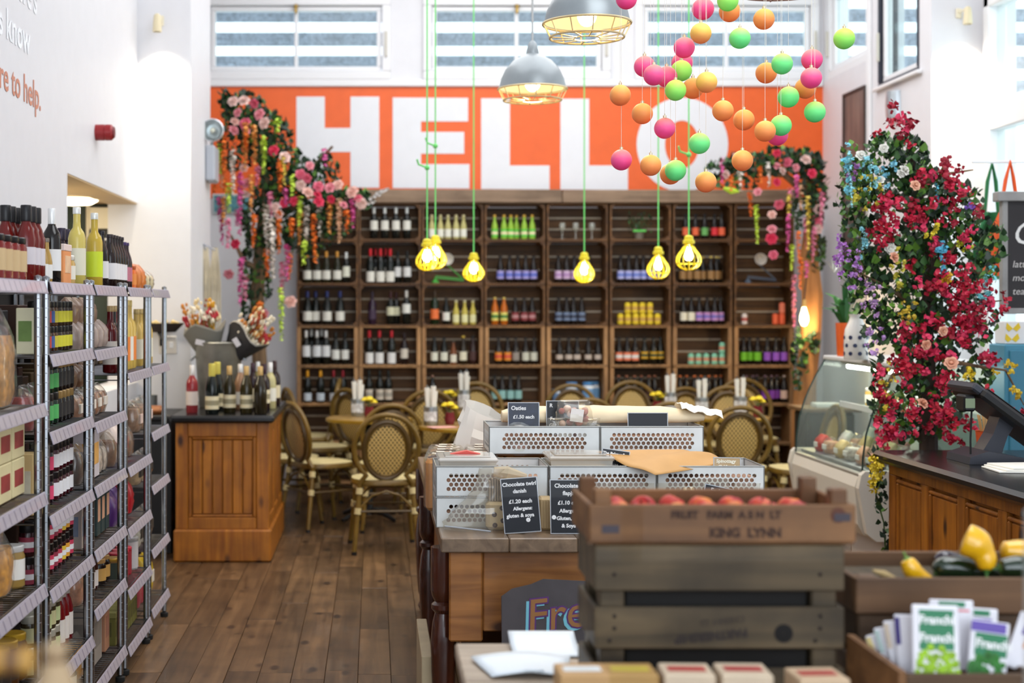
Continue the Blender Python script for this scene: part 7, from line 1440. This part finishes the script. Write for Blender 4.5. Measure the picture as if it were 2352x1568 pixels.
SP = [(565, 280, 385, OL), (584, 286, 380, OL), (566, 305, 345, O_), (606, 310, 398, LM), (637, 270, 305, LM), (652, 356, 420, YL_), (534, 344, 450, WH), (512, 300, 440, O_), (495, 340, 445, O_), (504, 330, 400, LM), (511, 370, 430, PE), (525, 420, 490, LM), (505, 450, 560, MG_), (514, 450, 520, OL), (553, 395, 540, MG_), (578, 400, 485, OL), (585, 490, 568, O_), (610, 470, 580, WH), (624, 500, 640, WH), (592, 380, 430, PK), (642, 370, 440, O_), (640, 480, 580, O_), (612, 570, 640, O_), (655, 430, 470, MG_), (672, 400, 450, LM), (690, 450, 520, LM), (705, 470, 555, WH), (720, 490, 600, O_), (690, 480, 560, OL), (733, 465, 545, WH), (758, 460, 535, OL), (778, 455, 555, PE), (797, 480, 535, O_), (700, 550, 610, LM), (660, 560, 650, MG_), (665, 580, 640, O_), (555, 590, 700, MG_), (563, 630, 690, PK), (645, 660, 780, LM), (597, 690, 745, O_), (524, 500, 570, PK), (746, 340, 385, MG_), (810, 455, 525, MG_), (648, 600, 680, PK), (670, 500, 545, O_), (620, 440, 500, PK), (545, 480, 520, MG_)]
sprays(t, SP, 6, YA - .28, .034)
along(t, 'white_sprig', TP((840, 470, YA - .3), (862, 452, YA - .3), (886, 434, YA - .3)), [.004, .003, .002], BARK, 5)
for i in range(9): put('white_blossom', cached('wb', lambda: cluster_mesh((226, 222, 220), 8, 6, .02, .014)), t, at(846 + i * 5, 468 - i * 4 + U(-8, 8), YA - .3))
# tree over the far crates, beside the side wall
YB = 11.3
t = thing('flower_tree', 'artificial tree at the side wall with pink garlands above the deli case', 'tree', (at(1860, 0, YB).x, YB, 0)); base = Vector((at(1860, 0, YB).x, YB, 0))
along(t, 'trunk', [base + Vector((-.06, 0, .02)), base + Vector((-.05, 0, .55))] + TP((1850, 880, YB), (1862, 780, YB), (1866, 680, YB), (1858, 590, YB), (1868, 480, YB), (1850, 400, YB)), [.10, .095, .085, .08, .082, .07, .05, .03], BARK2)
obj('base', MB().lathe([(.001, 0), (.13, 0), (.13, .02), (.11, .05), (.1, .08)], 18, (-.06, 0, 0)), BARK2, t)
along(t, 'branch', TP((1862, 450, YB), (1800, 400, YB - .1), (1730, 395, YB - .1), (1660, 380, YB - .1)), [.035, .026, .02, .01], BARK, 7)
foliage(t, [(1850, 380, 40, 35, YB - .05, .12, 3), (1790, 375, 50, 34, YB - .1, .12, 3), (1720, 385, 60, 30, YB - .1, .1, 2.4), (1660, 395, 40, 26, YB - .1, .1, 1), (1880, 450, 18, 80, YB - .02, .1, 2.2), (1850, 480, 34, 60, YB - .1, .1, 2), (1875, 580, 20, 50, YB - .05, .1, 1.4), (1835, 830, 18, 70, YB - .14, .04, 1), (1870, 790, 14, 24, YB - .12, .03, .5), (1690, 420, 60, 20, YB - .15, .05, .6)], 1500, .05, 22)
roses(t, [(1785, 352, YB - .22), (1851, 365, YB - .2), (1784, 380, YB - .2), (1808, 372, YB - .2), (1828, 385, YB - .2), (1798, 392, YB - .22), (1740, 440, YB - .22), (1785, 418, YB - .2), (1880, 480, YB - .16), (1877, 504, YB - .16), (1878, 526, YB - .16), (1773, 492, YB - .22), (1773, 525, YB - .22), (1772, 548, YB - .22), (1776, 585, YB - .22), (1690, 360, YB - .2), (1668, 400, YB - .2), (1866, 398, YB - .2), (1790, 470, YB - .2)], 7, (.95, 1.35))
sprays(t, [(1723, 440, 500, O_), (1737, 470, 560, LM), (1815, 430, 470, PK), (1812, 490, 580, MG_), (1824, 630, 750, PK), (1834, 530, 600, O_), (1838, 590, 665, O_), (1855, 450, 570, YL_), (1838, 420, 480, PE), (1850, 500, 570, PK), (1812, 445, 500, YL_), (1746, 380, 420, O_), (1680, 400, 440, O_), (1700, 390, 440, WH), (1764, 372, 430, WH), (1820, 560, 620, LM), (1853, 600, 640, MG_), (1890, 440, 520, PK), (1660, 360, 420, MG_), (1830, 400, 450, MG_), (1870, 520, 600, PK)], 8, YB - .24, .028)
along(t, 'lime_leaf', TP((1662, 432, YB - .2), (1680, 438, YB - .2), (1698, 440, YB - .2)), [.012, .03, .008], M((190, 224, 60), .5), 6)
bl = at(1847, 720, YB - .18); tb_ = thing('bare_bulb', 'glowing bare bulb hanging in front of the warm tree trunk', 'bulb', bl)
obj('bulb', MB().lathe([(.001, -.098), (.02, -.09), (.034, -.055), (.032, -.02), (.018, .03), (.014, .05)], 16), M((255, 226, 150), .4, emit=16), tb_); obj('holder', MB().rod((0, 0, .05), (0, 0, .11), .018, 12), M((190, 160, 100), .4, .4), tb_); obj('flex', MB().tube([(0, 0, .11), (.02, .03, .22), (.05, .1, .3), (.04, .16, .34)], .005, 6), BLACK, tb_)
l = bpy.data.lights.new('bare_bulb_light', 'POINT'); l.energy = 8; l.color = (1, .72, .36); l.shadow_soft_size = .03; link('bare_bulb_light', l, tb_, (0, -.05, -.1))
# big flowering tree behind the till counter
YR = 6.95
t = thing('bougainvillea_tree', 'tall artificial bougainvillea covered in crimson blossom behind the till counter', 'tree', (at(2128, 0, YR).x, YR, 0)); base = Vector((at(2128, 0, YR).x, YR, 0))
obj('pot', MB().lathe([(.001, 0), (.15, 0), (.19, .34), (.2, .35), (.18, .35), (.17, .3), (.001, .3)], 22), M((60, 54, 50), .6), t)
along(t, 'trunk', [base + Vector((0, 0, .28)), base + Vector((.01, 0, .8))] + TP((2132, 900, YR), (2126, 760, YR), (2140, 620, YR), (2120, 500, YR), (2100, 390, YR), (2078, 260, YR)), [.05, .045, .042, .036, .03, .024, .016, .006], wood('dark_trunk', (40, 30, 24), (66, 50, 38), 2, 1, .8, .05))
for b_ in (((2138, 620, YR), (2200, 560, YR - .1), (2260, 470, YR - .1)), ((2122, 510, YR), (2050, 470, YR - .1), (1975, 400, YR - .1)), ((2126, 720, YR), (2040, 660, YR - .1), (1960, 620, YR - .1)), ((2132, 760, YR), (2220, 700, YR - .1), (2300, 690, YR - .1)), ((2110, 430, YR), (2170, 400, YR - .1), (2235, 390, YR - .1)), ((2134, 820, YR), (2240, 840, YR - .1), (2310, 850, YR - .08), (2352, 930, YR)), ((2130, 850, YR), (2050, 860, YR - .1), (2010, 960, YR - .15)), ((2138, 640, YR), (2230, 620, YR - .1), (2290, 640, YR - .1))): along(t, 'branch', TP(*b_), [.016, .009, .003] if len(b_) == 3 else [.016, .009, .006, .003], BARK, 6)
SPOT = [(1965, 470, 40, 110, YR - .05, .1, 1.6), (1985, 640, 46, 90, YR - .05, .1, 1.6), (2010, 760, 34, 60, YR - .05, .1, .9), (2085, 370, 45, 50, YR, .14, 2.5), (2130, 450, 60, 60, YR, .16, 3.5), (2060, 440, 60, 50, YR, .16, 2), (2120, 560, 60, 70, YR + .05, .18, 4), (2200, 480, 60, 60, YR, .15, 2), (2130, 690, 50, 80, YR + .06, .16, 4), (2060, 620, 60, 70, YR, .16, 2.4), (2220, 600, 60, 80, YR, .16, 2.6), (2130, 830, 70, 70, YR + .05, .16, 4), (2060, 740, 50, 60, YR, .14, 2), (2230, 740, 60, 70, YR, .14, 2), (2120, 950, 90, 70, YR + .05, .14, 4), (2010, 560, 40, 60, YR, .12, 1), (2030, 340, 40, 30, YR, .1, .8), (2270, 560, 40, 60, YR, .1, .8), (1990, 420, 40, 60, YR, .1, .8), (2020, 900, 20, 90, YR - .1, .08, 1), (2240, 870, 40, 50, YR, .1, .8)]
foliage(t, SPOT, 4000, .041, 23, weights=(4, 4, 3, 2))
foliage(t, [(1960, 440, 40, 110, YR - .12, .08, 2), (2010, 420, 50, 70, YR - .14, .08, 2), (1980, 620, 40, 70, YR - .12, .08, 1.4), (2070, 700, 50, 60, YR - .14, .08, 1.4), (2200, 520, 30, 40, YR - .14, .06, .6), (2270, 600, 30, 60, YR - .1, .06, .6)], 520, .03, 26, name='young_foliage', weights=(1, 4, 0, 6))
rnd = random.Random(31); lm = [cached(('leaf', i), lambda: MB().add(*leaf_verts(.046, Matrix.Identity(3), Vector())).mesh('leaf', LEAFC[i], 2)) for i in range(4)]
for i in range(260):
    s = rnd.choices(SPOT, [q[6] for q in SPOT])[0]; a = rnd.uniform(0, 6.28); q = rnd.uniform(.6, 1.15); put('leaf', rnd.choice(lm), t, at(s[0] + s[2] * q * math.cos(a), s[1] + s[3] * q * math.sin(a), s[4] - s[5] - .02), tuple(rrot(rnd).to_euler()), rnd.uniform(.7, 1.2))
RED = [cached(('bou', i), lambda: cluster_mesh(((206, 36, 70), (186, 20, 50), (222, 56, 96), (160, 20, 46))[i], 40 + i, 11, .032, .0125)) for i in range(4)]
RS = [(2052, 250, 14, 14, 3), (2072, 265, 10, 10, 2), (2080, 300, 16, 36, 9), (2046, 285, 18, 14, 3), (2015, 300, 10, 12, 2), (2130, 400, 34, 30, 12), (2178, 385, 26, 20, 8), (2200, 420, 24, 20, 7), (2040, 480, 40, 30, 14), (2090, 500, 50, 40, 18), (2030, 540, 34, 26, 10), (2170, 470, 30, 60, 12), (2215, 440, 20, 24, 6), (2230, 545, 26, 20, 6), (2190, 640, 50, 50, 26), (2230, 690, 50, 60, 26), (2180, 730, 50, 60, 22), (2240, 760, 40, 50, 18), (2290, 700, 26, 40, 12), (2090, 790, 60, 40, 22), (2130, 840, 60, 50, 16), (2050, 880, 44, 60, 20), (2060, 960, 50, 50, 22), (2180, 900, 44, 60, 18), (2200, 980, 36, 40, 12), (2030, 1000, 26, 22, 8), (2140, 960, 40, 50, 10), (2280, 830, 30, 24, 7), (2270, 920, 30, 24, 6), (2330, 945, 30, 16, 6), (2120, 640, 40, 50, 6), (2050, 560, 40, 30, 6), (2250, 480, 14, 30, 4), (2165, 560, 24, 40, 6)]
tot = 0
for x, y, rx, ry, n_ in RS:
    for i in range(int(n_ * .66 + .5)):
        a = rnd.uniform(0, 6.28); q = math.sqrt(rnd.random()); put('blossom', rnd.choice(RED), t, at(x + rx * q * math.cos(a), y + ry * q * math.sin(a), YR - .17 - rnd.uniform(0, .1)), (rnd.uniform(0, 6), rnd.uniform(0, 6), 0), rnd.uniform(.75, 1.15)); tot += 1
sm = lambda c, k_: cached(('small', c), lambda: cluster_mesh(c, k_, 8, .022, .010))
for (x, y, rx, ry, n_, c, nm) in ((1948, 400, 8, 70, 9, (126, 206, 222), 'blue_blossom'), (2000, 400, 26, 50, 10, (140, 210, 222), 'blue_blossom'), (2045, 400, 20, 30, 5, (130, 200, 220), 'blue_blossom'), (1975, 560, 16, 40, 6, (140, 206, 216), 'blue_blossom'), (2160, 590, 14, 50, 8, (90, 180, 210), 'blue_blossom'), (2270, 660, 20, 60, 8, (120, 206, 210), 'blue_blossom'), (1930, 580, 16, 50, 9, (170, 110, 190), 'lilac_blossom'), (1965, 620, 18, 50, 8, (176, 126, 196), 'lilac_blossom'), (2000, 680, 22, 60, 8, (190, 150, 200), 'lilac_blossom'), (2010, 780, 20, 50, 6, (180, 140, 196), 'lilac_blossom'), (2230, 470, 18, 20, 3, (130, 90, 190), 'lilac_blossom'), (1960, 390, 14, 30, 5, (150, 96, 160), 'lilac_blossom'), (1990, 440, 40, 40, 10, (206, 190, 60), 'yellow_blossom'), (2140, 530, 20, 16, 4, (226, 206, 50), 'yellow_blossom'), (2170, 640, 16, 20, 5, (232, 180, 40), 'yellow_blossom'), (2060, 620, 30, 50, 8, (196, 186, 60), 'yellow_blossom'), (2090, 720, 30, 30, 7, (206, 176, 50), 'yellow_blossom'), (2215, 560, 20, 16, 4, (206, 206, 50), 'yellow_blossom'), (2040, 880, 20, 60, 6, (214, 190, 60), 'yellow_blossom'), (2230, 860, 16, 20, 4, (236, 206, 40), 'yellow_blossom'), (2310, 850, 30, 20, 6, (222, 190, 50), 'yellow_blossom'), (2335, 890, 14, 20, 4, (222, 190, 50), 'yellow_blossom'), (2016, 1080, 10, 44, 7, (226, 200, 50), 'yellow_blossom')):
    for i in range(int(n_ * 1.5)): a = rnd.uniform(0, 6.28); q = math.sqrt(rnd.random()); put(nm, sm(c, 50), t, at(x + rx * q * math.cos(a), y + ry * q * math.sin(a), YR - .2 - rnd.uniform(0, .06) - (.3 if y > 1040 else 0)), (rnd.uniform(0, 6), rnd.uniform(0, 6), 0), rnd.uniform(.55, .95))
roses(t, [(2030, 340, YR - .22), (1978, 356, YR - .22), (2070, 398, YR - .24), (2078, 390, YR - .24), (2022, 412, YR - .22), (2045, 570, YR - .2)], 9, (.62, .85), [(236, 234, 224)]); roses(t, [(2103, 425, YR - .3), (2128, 792, YR - .32), (2185, 833, YR - .32), (2120, 925, YR - .3), (2055, 590, YR - .3), (2167, 760, YR - .3)], 10, (.7, .95), [(236, 180, 150), (232, 170, 140)])
sprays(t, [(1950, 345, 480, (150, 214, 222)), (2002, 370, 450, (156, 216, 222)), (1990, 640, 720, (190, 150, 200)), (1932, 560, 650, (176, 120, 196)), (2152, 420, 480, (96, 190, 210)), (2262, 630, 700, (130, 210, 214))], 11, YR - .24, .013)
# ivy trailing over the counter end
t = thing('ivy_trail', 'ivy and yellow blossom trailing down the end of the till counter', 'ivy', (2.24, 6.62, .9)); 
pth = TP((2030, 1030, 6.6), (2018, 1080, 6.6), (2012, 1140, 6.6), (2030, 1200, 6.6), (2034, 1270, 6.6)); along(t, 'vine', pth, [.004] * 5, M((70, 90, 40), .6), 5)
foliage(t, [(2014, 1080, 16, 44, 6.6, .05, 3), (2022, 1160, 16, 50, 6.6, .05, 2), (2034, 1240, 9, 40, 6.6, .04, 1.5)], 90, .038, 24, name='ivy_leaves')
for i in range(16): put('yellow_blossom', sm((226, 200, 50), 50), t, at(2014 + U(-14, 12), 1050 + i * 5 + U(-8, 8), 6.53), (U(0, 6), U(0, 6), 0), U(.7, 1.1))
# small trailing plant in the top row of crates
t = thing('potted_plant', 'small trailing plant in a white-green clip pot in the sixth top crate', 'plant', (at(1468, 0, CY + .1).x, CY + .1, SHELFZ[0, 5] + .0006)); obj('pot', MB().lathe([(.001, 0), (.035, 0), (.042, .07), (.039, .07), (.03, .01), (.001, .01)], 14), M((120, 110, 96), .6), t); obj('green_clip', MB().span(-.06, .05, -.05, -.043, .062, .08, .002), M((90, 200, 80), .5), t)
rnd = random.Random(2); m_ = MB()
for i in range(70): v, f = leaf_verts(rnd.uniform(.025, .04), rrot(rnd), Vector((rnd.uniform(-.10, .10), rnd.uniform(-.05, .05), rnd.uniform(.05, .21))), False); m_.k = rnd.randrange(3); m_.add(v, f)
stuff(obj('leaves', m_, LEAFC, t, smooth=2))
for i in range(9): a = i * .7; obj('plant_stem', MB().tube([(0, 0, .06), (.05 * math.cos(a), .02 * math.sin(a), .14), (.10 * math.cos(a), .04 * math.sin(a), .10 + .1 * (i % 2))], .002, 5), M((70, 100, 50), .6), t)
